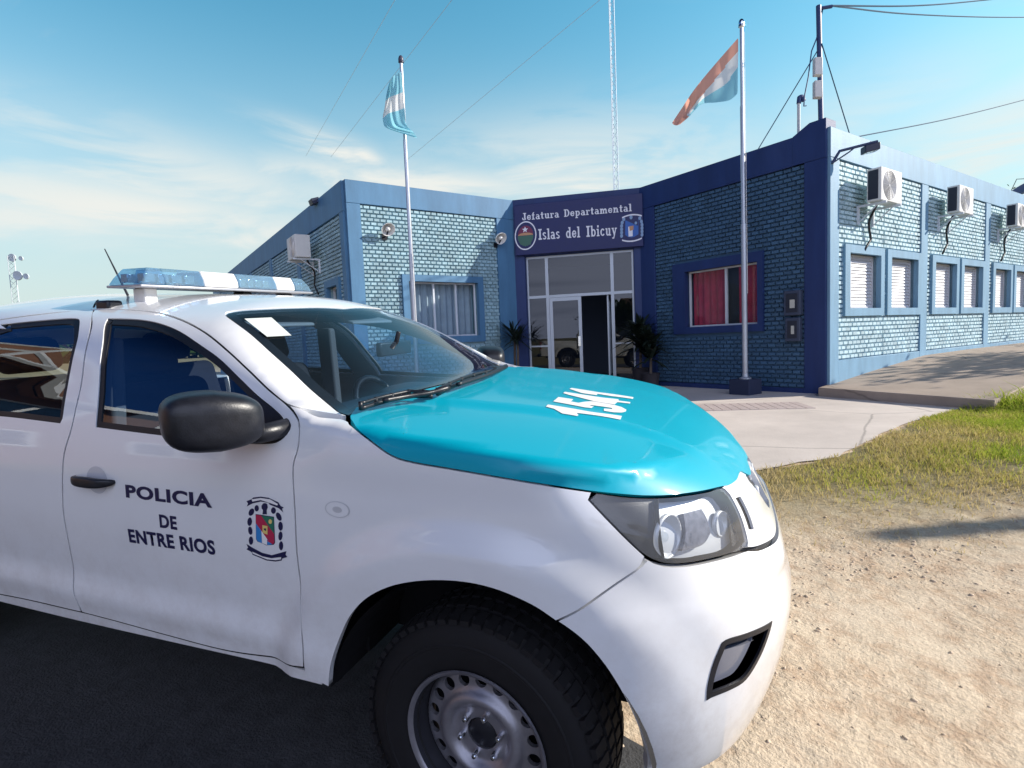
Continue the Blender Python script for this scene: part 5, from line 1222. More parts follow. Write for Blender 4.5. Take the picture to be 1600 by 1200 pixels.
# ------------------------------------------------------------------ air conditioners, lamps, meters on the walls
ac_w = pbr('aircon_white', (.66, .65, .62), .45, noise=(6, .05)); ac_g = pbr('aircon_grille', (.46, .46, .46), .5); dark_fin = pbr('dark_fins', (.02, .025, .04), .6)
def aircon(W, u, h, out, L, H, D, label, flip=False):
    loc = W.W(u, out, h); e = empty('air_conditioner', loc, label, 'air conditioner', 'outdoor air conditioning units on the station walls')
    P = lambda p: W.W(u + p[0], out + p[1], h + p[2]) - loc
    MB().box((0, 0, 0), (L, D, H), P).build('casing', ac_w, e, bevel=.012)
    f = MB(); cx, cz = L * .40, H * .5
    for k in range(1, 9): f.lathe([(H * .43 * k / 8, .004), (H * .43 * k / 8 + .008, .012), (H * .43 * k / 8 + .012, .004)], 30, lambda p: P((cx + p[0], D + p[2] - .002, cz + p[1])), closed=True)
    for k in range(12): t = 2 * math.pi * k / 12; f.tube([P((cx + .03 * math.cos(t), D + .006, cz + .03 * math.sin(t))), P((cx + H * .44 * math.cos(t), D + .006, cz + H * .44 * math.sin(t)))], .0035, 4)
    f.build('fan_grille', ac_w, e)
    b = MB(); b.lathe([(0, .0012), (H * .45, .0012)], 30, lambda p: P((cx + p[0], D + p[2], cz + p[1]))); b.build('fan_recess', ac_g, e)
    s = MB(); x = -.004
    if not flip: s.box((x, D * .10, H * .06), (.01, D * .80, H * .94), P)
    if not flip: s.build('coil_side', dark_fin, e)
    s = MB()
    for q in (.12, .82): s.box((L * q - .02, -out + .03, -.05), (L * q + .02, D + .05, -.012), P); s.box((L * q - .018, -out + .03, -.36), (L * q + .018, -out + .07, -.052), P)
    for q in (.12, .82): s.tube([P((L * q, -out + .07, -.32)), P((L * q, D * .6, -.05))], .012, 5)
    s.build('bracket', alu_w, e)
    t = MB(); t.tube(cr_curve([P((L * .5, .02, .05)), P((L * .46, -.05, -.12)), P((L * .50, -out + .10, -.30)), P((L * .62, -out + .09, -.62)), P((L * .40, -out + .08, -.80)), P((L * .42, -out + .05, -.86))], 6), .022, 7); t.build('pipe', black_pl, e, smooth=True)
    return e
aircon(W_R, .96, 3.58, .24, .88, .60, .25, 'white outdoor air conditioner nearest the corner of the sunlit wall')
aircon(W_R, 4.86, 3.73, .23, .86, .59, .24, 'white outdoor air conditioner on the sunlit wall, second from the corner')
aircon(W_R, 8.95, 3.74, .23, .86, .59, .24, 'white outdoor air conditioner at the right picture edge, third along the sunlit wall')
aircon(W_E, 1.95, 3.48, .26, .80, .54, .36, 'outdoor air conditioner on the shaded side wall of the left wing', True)
lamp_w = pbr('lamp_enamel', (.72, .72, .70), .35)
def dish_lamp(W, u, h, out, label):
    loc = W.W(u, .03, h); e = empty('wall_lamp', loc, label, 'wall lamp', 'round reflector lamps on the left wall')
    P = lambda p: W.W(u + p[0], p[1] + .03, h + p[2]) - loc
    m = MB(); m.tube([P((0, 0, -.06)), P((0, out * .6, -.04)), P((0, out, .05))], .018, 8); m.box((-.06, -.01, -.12), (.06, .02, .0), P); m.build('arm', black_pl, e)
    t = math.radians(35)
    Q = lambda p: P((p[0], out + p[2] * math.cos(t) + p[1] * math.sin(t), .07 - p[2] * math.sin(t) * .9 + p[1] * math.cos(t)))
    m = MB(); m.lathe([(.02, -.13), (.06, -.12), (.11, -.08), (.145, -.02), (.155, .02), (.150, .02), (.10, -.06), (.02, -.10)], 26, Q); m.build('shade', lamp_w, e, smooth=True)
    m = MB(); m.ball((0, 0, 0), (.055, .055, .07), 16, 10); m.v = [tuple(Q((p[0], p[1], p[2] - .03))) for p in m.v]; m.build('bulb', lamp_w, e, smooth=True)
aL_ = hit_b((606, 360), BL - .25); dish_lamp(W_L, aL_[0] - AL, aL_[1] - .05, .24, 'round white wall lamp casting a shadow on the sunlit left wall')
aL_ = hit_b((782, 374), BL - .25); dish_lamp(W_L, aL_[0] - AL, aL_[1] - .05, .24, 'round wall lamp in the shade beside the name board')
# floodlight on an arm above the corner
fl = empty('floodlight', W_R.W(.0, .06, 4.23), 'dark floodlight on a long pipe arm above the sunlit corner', 'floodlight')
fb = W_R.W(.0, .06, 4.23)
p0 = W_R.W(.04, .06, 4.22); t1 = at_dist((1312, 236), (p0 - CW) @ R0[:, 2] - .05); t2 = at_dist((1371, 221), (p0 - CW) @ R0[:, 2] - .10)
mb = MB(); mb.tube([p0 - fb, t1 - fb, (t1 * .5 + t2 * .5) - fb, t2 - fb], .026, 8); mb.tube([p0 - fb + [0, 0, .0], t1 - fb + (t2 - t1) * .25 + [0, 0, -.06], t1 - fb + (t2 - t1) * .42], .014, 6); mb.build('arm', pbr('arm_paint', (.03, .05, .12), .5), fl)
dd = (t1 - CW) @ R0[:, 2]; c = at_dist((1360, 231), dd); e1_ = R0[:, 0]; mb = MB(); ax = (t2 - t1) / np.linalg.norm(t2 - t1); up_ = np.array([0, 0, 1.]); sd = np.cross(ax, up_)
mb.box((-.13, -.09, -.075), (.13, .09, .05), lambda p: c - fb + ax * p[0] + sd * p[1] + up_ * p[2]); mb.build('lamp_head', pbr('flood_dark', (.02, .025, .05), .4), fl, bevel=.01)
mb = MB(); mb.box((-.11, -.075, -.083), (.11, .075, -.076), lambda p: c - fb + ax * p[0] + sd * p[1] + up_ * p[2]); mb.build('lens', clear, fl)
mb = MB(); mb.tube([c - fb + up_ * .05, c - fb + up_ * .11], .012, 6); mb.build('bracket', black_pl, fl)
q = hit_a((505, 316), AL - .4); fl2 = empty('floodlight', W_E.W(.9, TH, 4.55), 'dark floodlight on an arm at the roof edge of the far left wall', 'floodlight'); fb = W_E.W(.9, TH, 4.55)
c = at_dist((491, 315), 13.6); k0 = at_dist((521, 313), 13.2)
mb = MB(); mb.tube([W_E.W(.9, TH - .02, 4.58) - fb, k0 - fb, c - fb], .025, 8); mb.build('arm', pbr('arm_paint2', (.05, .09, .2), .5), fl2)
mb = MB(); mb.box((-.14, -.10, -.07), (.14, .10, .07), lambda p: c - fb + DL * p[0] - DR * (p[1] * .9 + p[2] * .3) + up_ * (p[2] * .9 - p[1] * .3)); mb.build('lamp_head', pbr('flood_dark2', (.02, .025, .05), .4), fl2, bevel=.01)
# electricity meters
met = pbr('meter_box', (.045, .06, .10), .5); metg = glass('meter_glass', (.7, .75, .8), ior=1.5)
for (x0, y0, x1, y1), lab in (((1226, 455, 1252, 492), 'upper electricity meter box with a window on the shaded wall'), ((1228, 497, 1251, 533), 'lower electricity meter box with a window on the shaded wall')):
    b1, h1_ = hit_a((x0, y0), A0 - .1); b2, h2_ = hit_a((x1, y1), A0 - .1); ua, ub = b2 - B0, b1 - B0
    loc = W_D.W((ua + ub) / 2, .026, (h1_ + h2_) / 2); e = empty('meter_box', loc, lab, 'meter box', 'meter boxes on the shaded wall')
    P = lambda p: W_D.W(p[0], p[1], p[2]) - loc
    mb = MB(); mb.box((ua, .02, h2_), (ub, .14, h1_), P); mb.build('case', met, e, bevel=.012)
    mb = MB(); mb.box((ua + .05, .141, h2_ + .06), (ub - .05, .150, h1_ - .06), P); mb.build('window', dark_fin, e, bevel=.006)
    mb = MB(); mb.box((ua + .10, .151, h2_ + .14), (ub - .13, .156, h2_ + .30), P); mb.build('dial', pbr('meter_dial', (.50, .50, .44), .6), e)

# ------------------------------------------------------------------ flagpoles and flags
pole_m = pbr('galvanised_pole', (.45, .48, .52), .35, metal=.5, noise=(5, .1))
def flagpole(base, top, r, label, knob):
    e = empty('flagpole', base, label, 'flagpole', 'flagpoles in front of the station'); v = top - base
    pts = [v * t for t in (0, .45, .451, .78, .781, 1)]; mb = MB(); mb.tube(pts, [r, r, r * .82, r * .82, r * .66, r * .62], 12); mb.build('pole', pole_m, e, smooth=False, auto=30)
    mb = MB(); mb.ball(v + [0, 0, .03], (r * 1.1, r * 1.1, r * 1.8), 12, 8); mb.lathe([(r * 1.1, -.02), (r * 1.1, .01), (r * .6, .012)], 12, lambda p: v + p); mb.build('finial', knob, e, smooth=True)
    mb = MB(); mb.tube([v * .98 + [.05, -.02, 0], v * .6 + [.055, -.03, 0], v * .25 + [.06, -.01, 0]], .004, 4); mb.build('halyard', white_v, e)
    mb = MB(); mb.lathe([(r * 2.2, 0), (r * 2.2, .02), (r * 1.1, .05), (r * 1.02, .10)], 14); mb.build('foot', pole_m, e)
bL_, hL_ = 10.6, None
aT, hT = hit_b((626.5, 96), bL_); aB, hB = hit_b((647, 490), bL_)
kk = (0.02 - hB) / (hT - hB); polL_top = AB(aT, bL_, hT); polL_base = AB(aB + (aT - aB) * kk, bL_, .02)
flagpole(polL_base, polL_top, .048, 'tall grey flagpole in front of the sunlit left wall', pbr('finial_dark', (.06, .06, .09), .4))
a_ = 10.08; bT, hT2 = hit_a((1158.5, 40), a_); bB, hB2 = hit_a((1164.5, 592), a_)
polR_top = AB(a_, bT, hT2); polR_base = AB(a_, bB, hB2); flagpole(polR_base, polR_top, .052, 'tall grey flagpole in front of the shaded wall', chrome)
mb = MB(); mb.box((-.22, -.22, -.4), (.22, .22, hB2 - .002), lambda p: DR * p[0] + DL * p[1] + np.array([0, 0, p[2]])); pl = mb.build('pole_plinth', pbr('plinth_paint', (.022, .03, .065), .8), None, bevel=.015); pl.location = AB(a_, bB, 0); tag(pl, 'low square block under the right flagpole', 'plinth')
def flag(rows, cols_px, depth, wav, cols, name, label, bands):
    """rows: for each level down the hoist, traced pixels from hoist to fly"""
    nr = 24; nc = 36; g = []
    R_ = [resample(cr_curve(r, 8), 1, False) if False else np.array(r, float) for r in rows]
    def along(r, t):
        d = np.concatenate([[0], np.cumsum(np.linalg.norm(np.diff(r, axis=0), axis=1))]); return np.array([np.interp(t * d[-1], d, r[:, k]) for k in (0, 1)])
    Rs = [cr_curve(r, 8, False, 120) for r in R_]
    ctrl = np.array([[along(r, j / (nc - 1)) for j in range(nc)] for r in Rs])
    ts = np.linspace(0, 1, len(Rs)); vs = []
    for i in range(nr):
        v = i / (nr - 1)
        for j in range(nc):
            p = np.array([pchip(ts, ctrl[:, j, k])(np.array([v]))[0] for k in (0, 1)]) if len(ts) > 2 else ctrl[0, j] * (1 - v) + ctrl[1, j] * v
            u = j / (nc - 1); dz = wav * u * math.sin(u * 9 + v * 2.2) + wav * .6 * math.sin(u * 17 - v * 4) * u; vs.append(at_dist(p, depth + dz))
    fs = []; mi = []
    for i in range(nr - 1):
        for j in range(nc - 1): fs.append((i * nc + j, i * nc + j + 1, (i + 1) * nc + j + 1, (i + 1) * nc + j)); mi.append(bands((j + .5) / (nc - 1), (i + .5) / (nr - 1)))
    loc = vs[0]; me = bpy.data.meshes.new(name); me.from_pydata([tuple(p - loc) for p in vs], [], fs); me.polygons.foreach_set('material_index', mi); o = link(name, me, cols, None, True); o.location = loc
    s = o.modifiers.new('smooth', 'SUBSURF'); s.levels = 1; s.render_levels = 1
    return tag(o, label, 'flag')
def cloth_m(name, col):
    m = bpy.data.materials.new(name); m.use_nodes = True; nt = m.node_tree; nt.nodes.clear(); L = nt.links.new
    o = N(nt, 'ShaderNodeOutputMaterial'); d = N(nt, 'ShaderNodeBsdfDiffuse'); d.inputs[0].default_value = col + (1,); t = N(nt, 'ShaderNodeBsdfTranslucent'); t.inputs[0].default_value = col + (1,)
    x = N(nt, 'ShaderNodeMixShader'); x.inputs[0].default_value = .55; L(d.outputs[0], x.inputs[1]); L(t.outputs[0], x.inputs[2]); L(x.outputs[0], o.inputs[0]); return m
f_blue = cloth_m('flag_light_blue', (.32, .66, .76)); f_white = cloth_m('flag_white', (.86, .85, .83)); f_red = cloth_m('flag_orange_red', (.85, .42, .32))
dR_ = (polR_top - CW) @ R0[:, 2]; dL_ = (polL_top - CW) @ R0[:, 2]
def bands_er(u, v):
    if v < .30 + .30 * u ** 1.5 + (.5 if u > .82 else 0): return 2
    return 1 if v < .66 + .1 * u else 0
flag([[(1153.5, 59), (1128, 88), (1104, 116), (1084, 141), (1066, 168), (1050, 192)], [(1153.5, 82), (1131, 107), (1108, 133), (1088, 156), (1070, 178), (1053, 195)], [(1153, 106), (1134, 129), (1112, 144), (1092, 159), (1074, 181), (1057, 196)], [(1152.5, 146), (1141, 156), (1120, 160), (1096, 163), (1077, 182), (1063, 194)]], None, dR_ - .06, .10, [f_blue, f_white, f_red], 'flag', 'orange, white and pale blue flag blowing left from the right flagpole', bands_er)
tag(flag([[(627, 112), (620, 115), (613, 121), (609, 127)], [(629, 134), (621, 139), (611, 142), (604, 146)], [(630.5, 152), (620, 155), (608, 160), (601, 168)], [(632, 168), (622, 172), (608, 176), (598, 184)], [(633, 182), (626, 190), (613, 197), (600, 197)], [(634, 194), (640, 201), (648, 209), (652, 216)]], None, dL_ - .05, .09, [f_blue, f_white], 'flag', 'pale blue and white banded flag hanging limply on the left flagpole', lambda u, v: 1 if .30 < v < .62 else 0), None, None)

# ------------------------------------------------------------------ mast, cables, pipe and aerials on the roof
rx = pbr('mast_paint', (.035, .06, .16), .5)
mb_t = hit_a((1279, 9), A0 + .12); mb_b = hit_a((1283, 200), A0 + .12)
mt = AB(A0 + .12, mb_t[0], mb_t[1]); mbb = AB(A0 + .12, mb_b[0], 4.95); dm = (mt - CW) @ R0[:, 2]
ms = empty('service_mast', mbb, 'dark service mast with two white boxes standing on the roof corner', 'mast')
mb = MB(); mb.tube([np.zeros(3) - [0, 0, .1], mt - mbb], .045, 10); mb.build('pole', rx, ms)
for (y0, y1) in ((92, 118), (128, 153)):
    c0 = at_dist((1277.5, (y0 + y1) / 2), dm - .08) - mbb; mb = MB(); hw = .07; hh = (y1 - y0) / 2 * dm / F
    mb.box((-hw, -.05, -hh), (hw, .05, hh), lambda p: c0 + R0[:, 0] * p[0] - R0[:, 2] * p[1] + np.array([0, 0, p[2]])); mb.build('junction_box', ac_w, ms, bevel=.01)
mb = MB(); mb.tube([mt - mbb + [0, 0, -.05], at_dist((1300, 10), dm) - mbb], .03, 6); mb.build('insulator', rx, ms)
mb = MB(); mb.tube([at_dist(p, dm + .03) - mbb for p in ((1286, 12), (1276, 60), (1268, 80), (1263, 120), (1257, 150), (1256, 166), (1260, 165))], .012, 6); mb.build('cable_loop', rx, ms, smooth=True)
def wire(pts, r, label, m, name='cable', group='overhead cables and stays'):
    c = cr_curve(pts, 10); loc = c[0]; mb = MB(); mb.tube([p - loc for p in c], r, 5); o = mb.build(name, m, None); o.location = loc; return tag(o, label, 'cable', group)
wm = pbr('wire_blue_grey', (.03, .07, .13), .5); wl_m = pbr('wire_pale', (.62, .72, .78), .5)
top2 = at_dist((1284, 68), dm)
wire([top2, at_dist((1184, 234), dm + .6)], .010, 'stay wire from the roof mast down to the left', wm, 'stay_wire'); wire([top2, at_dist((1328, 211), dm + .5)], .010, 'stay wire from the roof mast down to the right', wm, 'stay_wire')
wire([at_dist((1298, 9), dm), at_dist((1420, 22), dm + 3), at_dist((1600, 27), dm + 8), at_dist((1800, 20), dm + 14)], .016, 'lower of two cables leaving the mast top to the right', wm)
wire([at_dist((1298, 9), dm), at_dist((1430, 9), dm + 2), at_dist((1560, -2), dm + 5), at_dist((1800, -30), dm + 10)], .016, 'upper of two cables leaving the mast top to the right', wm)
wire([at_dist((1338, 214), dm + .9), at_dist((1480, 186), dm + 3), at_dist((1600, 156), dm + 5), at_dist((1800, 100), dm + 8)], .012, 'single cable rising from the sunlit parapet to the right edge', wm)
pv = empty('vent_pipe', at_dist((1248, 214), dm + 1.0), 'pale roof vent pipe with a dark elbow left of the mast', 'vent pipe'); pb_ = at_dist((1248, 214), dm + 1.0)
mb = MB(); mb.tube([np.array([0, 0, -.5]), at_dist((1248, 158), dm + 1.0) - pb_], .030, 8); mb.build('pipe', ac_w, pv)
mb = MB(); mb.tube(cr_curve([at_dist(p, dm + 1.0) - pb_ for p in ((1248, 162), (1249, 152), (1253, 151), (1256, 158))], 5), .042, 8); mb.build('elbow', rx, pv, smooth=True)
def lattice(base, H, w, r, label, mats, n, name='lattice_mast', extra=None):
    e = empty(name, base, label, 'lattice mast'); mb = MB(); mb2 = MB()
    leg = lambda k, z: np.array([w * math.cos(2.1 * k), w * math.sin(2.1 * k), z])
    for k in range(3): mb.tube([leg(k, 0), leg(k, H)], r, 5)
    for i in range(n):
        z0, z1 = H * i / n, H * (i + 1) / n
        for k in range(3): mb2.tube([leg(k, z0), leg((k + 1) % 3, z1)], r * .55, 4, False)
    mb.build('legs', mats, e); mb2.build('bracing', mats, e); return e
dM = 24.0; mp = at_dist((962, 290), dM); mtp = at_dist((953, -60), dM)
mp[2] = ZB0; tower = lattice(mp, mtp[2] - ZB0 + 4, .125, .017, 'slender pale lattice radio mast rising behind the entrance roof', wl_m, 60)
for pts, lab in (([(560, -90), (617, 0)], None),):
    pass
top_m = mp + [0, 0, mtp[2] - ZB0 + 3.8]
for p2, d2, lab in (((500, 205), 46, 'faint pale stay wire of the radio mast, leftmost in the sky'), ((548, 205), 44, 'faint pale stay wire of the radio mast passing the left flag'), ((690, 205), 40, 'faint pale stay wire of the radio mast, nearest the mast')):
    src = {500: (617, 0), 548: (706, 0), 690: (937, 0)}[p2[0]]
    a = at_dist(src, dM + 4); b = at_dist(p2, d2); wire([a + (a - b) * .5, a, b, b + (b - a) * .35], .012, lab, wl_m, 'stay_wire')
ct_b = at_dist((36, 560), 160.); ct_t = at_dist((28, 402), 160.); ct_b[2] = ZB0
pale = pbr('hazy_steel', (.55, .60, .62), .7)
ct = lattice(ct_b, ct_t[2] - ct_b[2], .95, .10, 'pale cell tower with dish antennas far off at the left edge', pale, 22, 'cell_tower')
for px_, r_ in (((20, 403), 1.1), ((29, 431), 1.3), ((42, 432), .8), ((34, 404), .6)):
    c = at_dist(px_, 158.) - ct_b; mb = MB(); mb.lathe([(0, -.4), (r_ * .6, -.3), (r_, .1), (r_, .4), (r_ * .9, .4), (0, .2)], 14, lambda p: c + R0[:, 0] * p[0] + np.array([0, 0, p[1]]) - R0[:, 2] * p[2]); mb.build('dish', pale, ct)
# satellite dish on the right parapet
sd_ = at_dist((1603, 300), 17.5); sdp = empty('satellite_dish', sd_, 'grey satellite dish on the parapet at the right picture edge', 'satellite dish')
mb = MB(); dn = np.array([-.5, -.2, .75]); dn /= np.linalg.norm(dn); d1 = np.cross(dn, [0, 1., 0]); d1 /= np.linalg.norm(d1); d2_ = np.cross(dn, d1)
mb.lathe([(.47 * t, .16 * t * t) for t in np.linspace(.02, 1, 8)], 26, lambda p: d1 * p[0] + d2_ * p[1] + dn * p[2]); mb.build('reflector', pbr('dish_grey', (.18, .22, .30), .4), sdp, smooth=True)
mb = MB(); mb.tube([dn * .02, np.array([0, 0, -.65])], .03, 6); mb.tube([d1 * .45 + dn * .15, dn * .50, -d1 * .45 + dn * .15], .012, 5); mb.build('mount', black_pl, sdp)
# ------------------------------------------------------------------ ground
def vnoise(x, y, seed):
    xi = np.floor(x).astype(int); yi = np.floor(y).astype(int); fx = x - xi; fy = y - yi; fx = fx * fx * (3 - 2 * fx); fy = fy * fy * (3 - 2 * fy)
    def h(a, b): n = (a * 374761393 + b * 668265263 + seed * 1442695041) & 0x7fffffff; n = ((n ^ (n >> 13)) * 1274126177) & 0x7fffffff; return ((n ^ (n >> 16)) & 0xffff) / 65535.
    return (h(xi, yi) * (1 - fx) + h(xi + 1, yi) * fx) * (1 - fy) + (h(xi, yi + 1) * (1 - fx) + h(xi + 1, yi + 1) * fx) * fy
def fbm(x, y, s, oct=4, seed=1):
    r = 0; a = 1; t = 0
    for k in range(oct): r = r + a * vnoise(x * s * 2**k + 17 * k, y * s * 2**k - 9 * k, seed + k); t += a; a *= .5
    return r / t - .5
def ab_of(x, y): dx = x - CW[0]; dy = y - CW[1]; return dx * DR[0] + dy * DR[1], dx * DL[0] + dy * DL[1]
GX, GY = -.04203, .03322
def g_base(x, y):
    a, b = ab_of(x, y); pl = GX * np.clip(x, -3.6, 2.6) + GY * np.clip(y, -4, 6.0)
    t = sstep(3.6, 8.5, a) * sstep(-3, 1, b); z = pl * (1 - t) + ZB0 * t
    r = np.interp(a - A0, [-.2, .5, 1.47, 2.93, 4.27, 9, 60], [.0, .08, .20, .32, .42, .46, .46])
    z = z + r * sstep(7.5, 4.5, b) * sstep(-3.0, 2.2, b)
    return z
GRASS = np.array([at_z(p, ZB0 - .08)[:2] for p in ((1192, 729), (1230, 725), (1270, 720), (1310, 714), (1360, 695), (1400, 680), (1440, 665), (1490, 652), (1535, 641))])
gl_, gb_ = ab_of(GRASS[:, 0], GRASS[:, 1])
# grass area in (a, b): between this line and the road
def grass_mask(x, y):
    a, b = ab_of(x, y); top = np.interp(a, gl_, gb_); top = np.where(a > 10.4, 2.52, top); left = sstep(3.3, 4.1, a + .3 * fbm(x, y, 1.7, 3, 19))
    lowr = np.interp(a, [3, 4.0, 4.7, 6.0, 9, 14, 30], [2.5, 1.95, 1.25, .45, -.8, -2.2, -6]) + .35 * fbm(x, y, 1.3, 3, 5)
    return left * (b < top + .05 * fbm(x, y, 6, 2, 9) * 2) * sstep(-.55, .7, b - lowr), sstep(0, 1.9, b - lowr)
def sheet_side(x, y):
    """distance beyond the edge of the dark street sheet (negative on it)"""
    return y + .04 + .30 * np.clip(x, -5, 8) + .10 * fbm(x, y, 1.6, 4, 51)
def g_rough(x, y):
    a, b = ab_of(x, y); fore = sstep(2.9, 2.6, b) + sstep(5.0, 4.4, a); fore = np.clip(fore, 0, 1) * sstep(-.02, .14, sheet_side(x, y))
    z = .030 * fbm(x, y, .8, 3, 3) + .022 * fbm(x, y, 3.2, 4, 11)
    st = fbm(x * .8 + y * .3, y * 1.0 - x * .2, 9, 3, 21); z = z + .032 * np.maximum(st, 0) ** 1.0 * sstep(-.15, .2, fbm(x, y, .9, 2, 33))
    return z * fore
def ground_z(x, y): return g_base(x, y) + g_rough(x, y) * np.exp(-((np.hypot(x - 1, y - 1)) / 14) ** 2)
def grid_mesh(xs, ys, f):
    X, Y = np.meshgrid(xs, ys); Z = f(X, Y); n, m = X.shape; V = np.column_stack([X.ravel(), Y.ravel(), Z.ravel()])
    i = np.arange(n * m).reshape(n, m); Fq = np.stack([i[:-1, :-1], i[:-1, 1:], i[1:, 1:], i[1:, :-1]], -1).reshape(-1, 4); return V, Fq
def axis(lo, hi, step, far, grow=1.22):
    c = list(np.arange(lo, hi, step)); s = step; x = hi
    up = []
    while x < far: up.append(x); s *= grow; x += s
    s = step; x = lo; dn = []
    while x > -far: s *= grow; x -= s; dn.append(x)
    return np.array(dn[::-1] + c + up + [far + 50])
def np_mesh(name, V, Fq, mat, smooth=True):
    me = bpy.data.meshes.new(name); me.vertices.add(len(V)); me.vertices.foreach_set('co', V.ravel().astype(np.float32)); k = Fq.shape[1]
    me.loops.add(Fq.size); me.loops.foreach_set('vertex_index', Fq.ravel().astype(np.int32)); me.polygons.add(len(Fq)); me.polygons.foreach_set('loop_start', np.arange(0, Fq.size, k).astype(np.int32)); me.update(calc_edges=True); me.validate()
    return link(name, me, mat, None, smooth)
def dirt_mat():
    m = bpy.data.materials.new('dry_dirt'); m.use_nodes = True; nt = m.node_tree; L = nt.links.new; b = nt.nodes['Principled BSDF']; b.inputs['Roughness'].default_value = .95; b.inputs['Specular IOR Level'].default_value = .1
    tc = N(nt, 'ShaderNodeTexCoord')
    def noise(s, d=6, r=.6, dist=0): n = N(nt, 'ShaderNodeTexNoise'); n.inputs['Scale'].default_value = s; n.inputs['Detail'].default_value = d; n.inputs['Roughness'].default_value = r; n.inputs['Distortion'].default_value = dist; L(tc.outputs['Object'], n.inputs['Vector']); return n
    n1 = noise(.7); n2 = noise(7, 8, .7); n3 = noise(60, 4, .7)
    r1 = N(nt, 'ShaderNodeValToRGB'); e = r1.color_ramp.elements; e[0].position = .30; e[0].color = (.50, .37, .245, 1); e[1].position = .68; e[1].color = (.70, .58, .43, 1); L(n1.outputs['Fac'], r1.inputs[0])
    r2 = N(nt, 'ShaderNodeValToRGB'); e = r2.color_ramp.elements; e[0].position = .33; e[0].color = (.38, .22, .135, 1); e[1].position = .55; e[1].color = (.74, .62, .47, 1); L(n2.outputs['Fac'], r2.inputs[0])
    mx = N(nt, 'ShaderNodeMix', data_type='RGBA'); mx.inputs[0].default_value = .45; L(r1.outputs[0], mx.inputs[6]); L(r2.outputs[0], mx.inputs[7])
    r3 = N(nt, 'ShaderNodeMapRange'); L(n3.outputs['Fac'], r3.inputs[0]); r3.inputs[1].default_value = .3; r3.inputs[2].default_value = .7; r3.inputs[3].default_value = .82; r3.inputs[4].default_value = 1.12
    v = N(nt, 'ShaderNodeVectorMath', operation='SCALE'); L(mx.outputs[2], v.inputs[0]); L(r3.outputs[0], v.inputs['Scale'])
    at = N(nt, 'ShaderNodeAttribute'); at.attribute_name = 'green'; gm = N(nt, 'ShaderNodeMix', data_type='RGBA'); L(at.outputs['Fac'], gm.inputs[0]); L(v.outputs[0], gm.inputs[6]); gm.inputs[7].default_value = (.17, .15, .055, 1)
    L(gm.outputs[2], b.inputs['Base Color'])
    n4 = noise(24, 5, .6, .4); m4 = N(nt, 'ShaderNodeMapRange', clamp=True); L(n1.outputs['Fac'], m4.inputs[0]); m4.inputs[1].default_value = .40; m4.inputs[2].default_value = .62; m4.inputs[3].default_value = 2.4; m4.inputs[4].default_value = .15
    k4 = N(nt, 'ShaderNodeMath', operation='MULTIPLY'); L(n4.outputs['Fac'], k4.inputs[0]); L(m4.outputs[0], k4.inputs[1]); a4 = N(nt, 'ShaderNodeMath', operation='ADD'); L(k4.outputs[0], a4.inputs[0]); L(n2.outputs['Fac'], a4.inputs[1])
    ad = N(nt, 'ShaderNodeMath', operation='ADD'); L(a4.outputs[0], ad.inputs[0]); L(n3.outputs['Fac'], ad.inputs[1])
    bp = N(nt, 'ShaderNodeBump'); bp.inputs['Strength'].default_value = .5; bp.inputs['Distance'].default_value = .018; L(ad.outputs[0], bp.inputs['Height']); L(bp.outputs[0], b.inputs['Normal']); return m
xs = axis(-2.2, 5.0, .026, 1400); ys = axis(-2.6, 5.2, .026, 1400)
V, Fq = grid_mesh(xs, ys, ground_z)
ground = np_mesh('ground', V, Fq, dirt_mat()); tag(ground, 'bare beige dirt road and yard ground', 'ground', None, 'structure')
gm_, gg_ = grass_mask(V[:, 0], V[:, 1]); far = sstep(25, 60, np.hypot(V[:, 0], V[:, 1])); at = ground.data.attributes.new('green', 'FLOAT', 'POINT'); at.data.foreach_set('value', np.clip(gm_ * (.25 + .6 * gg_) + far * .8 + sstep(-3.2, -5.5, V[:, 1]) * .9, 0, 1).astype(np.float32))
# gravel and clods
nst = 4200; sx = rng.uniform(-.2, 4.6, nst * 3); sy = rng.uniform(-.3, 3.6, nst * 3)
dn_ = sstep(-.05, .16, fbm(sx, sy, 1.1, 3, 33)) * sstep(-.25, .1, fbm(sx, sy, 4.5, 3, 35)) * (1 - grass_mask(sx, sy)[0] * .9) + .05; keep = rng.random(len(sx)) < dn_; sx, sy = sx[keep][:nst], sy[keep][:nst]
ico = np.array([(0, 0, 1), (.894, 0, .447), (.276, .851, .447), (-.724, .526, .447), (-.724, -.526, .447), (.276, -.851, .447), (.724, .526, -.447), (-.276, .851, -.447), (-.894, 0, -.447), (-.276, -.851, -.447), (.724, -.526, -.447), (0, 0, -1)])
icf = np.array([(0, 1, 2), (0, 2, 3), (0, 3, 4), (0, 4, 5), (0, 5, 1), (1, 6, 2), (2, 7, 3), (3, 8, 4), (4, 9, 5), (5, 10, 1), (6, 7, 2), (7, 8, 3), (8, 9, 4), (9, 10, 5), (10, 6, 1), (11, 7, 6), (11, 8, 7), (11, 9, 8), (11, 10, 9), (11, 6, 10)])
ns = len(sx); sz = .0025 + .009 * rng.random(ns) ** 3 + .014 * (rng.random(ns) < .02) * rng.random(ns); GZ = ground_z(sx, sy)
rot = rng.uniform(0, 6.28, ns); sc = np.stack([sz * rng.uniform(.8, 1.6, ns), sz * rng.uniform(.7, 1.2, ns), sz * rng.uniform(.4, .8, ns)], 1)
P = ico[None] * sc[:, None] * rng.uniform(.75, 1.2, (ns, 12, 1)); c, s = np.cos(rot)[:, None], np.sin(rot)[:, None]; PX = P[..., 0] * c - P[..., 1] * s; PY = P[..., 0] * s + P[..., 1] * c
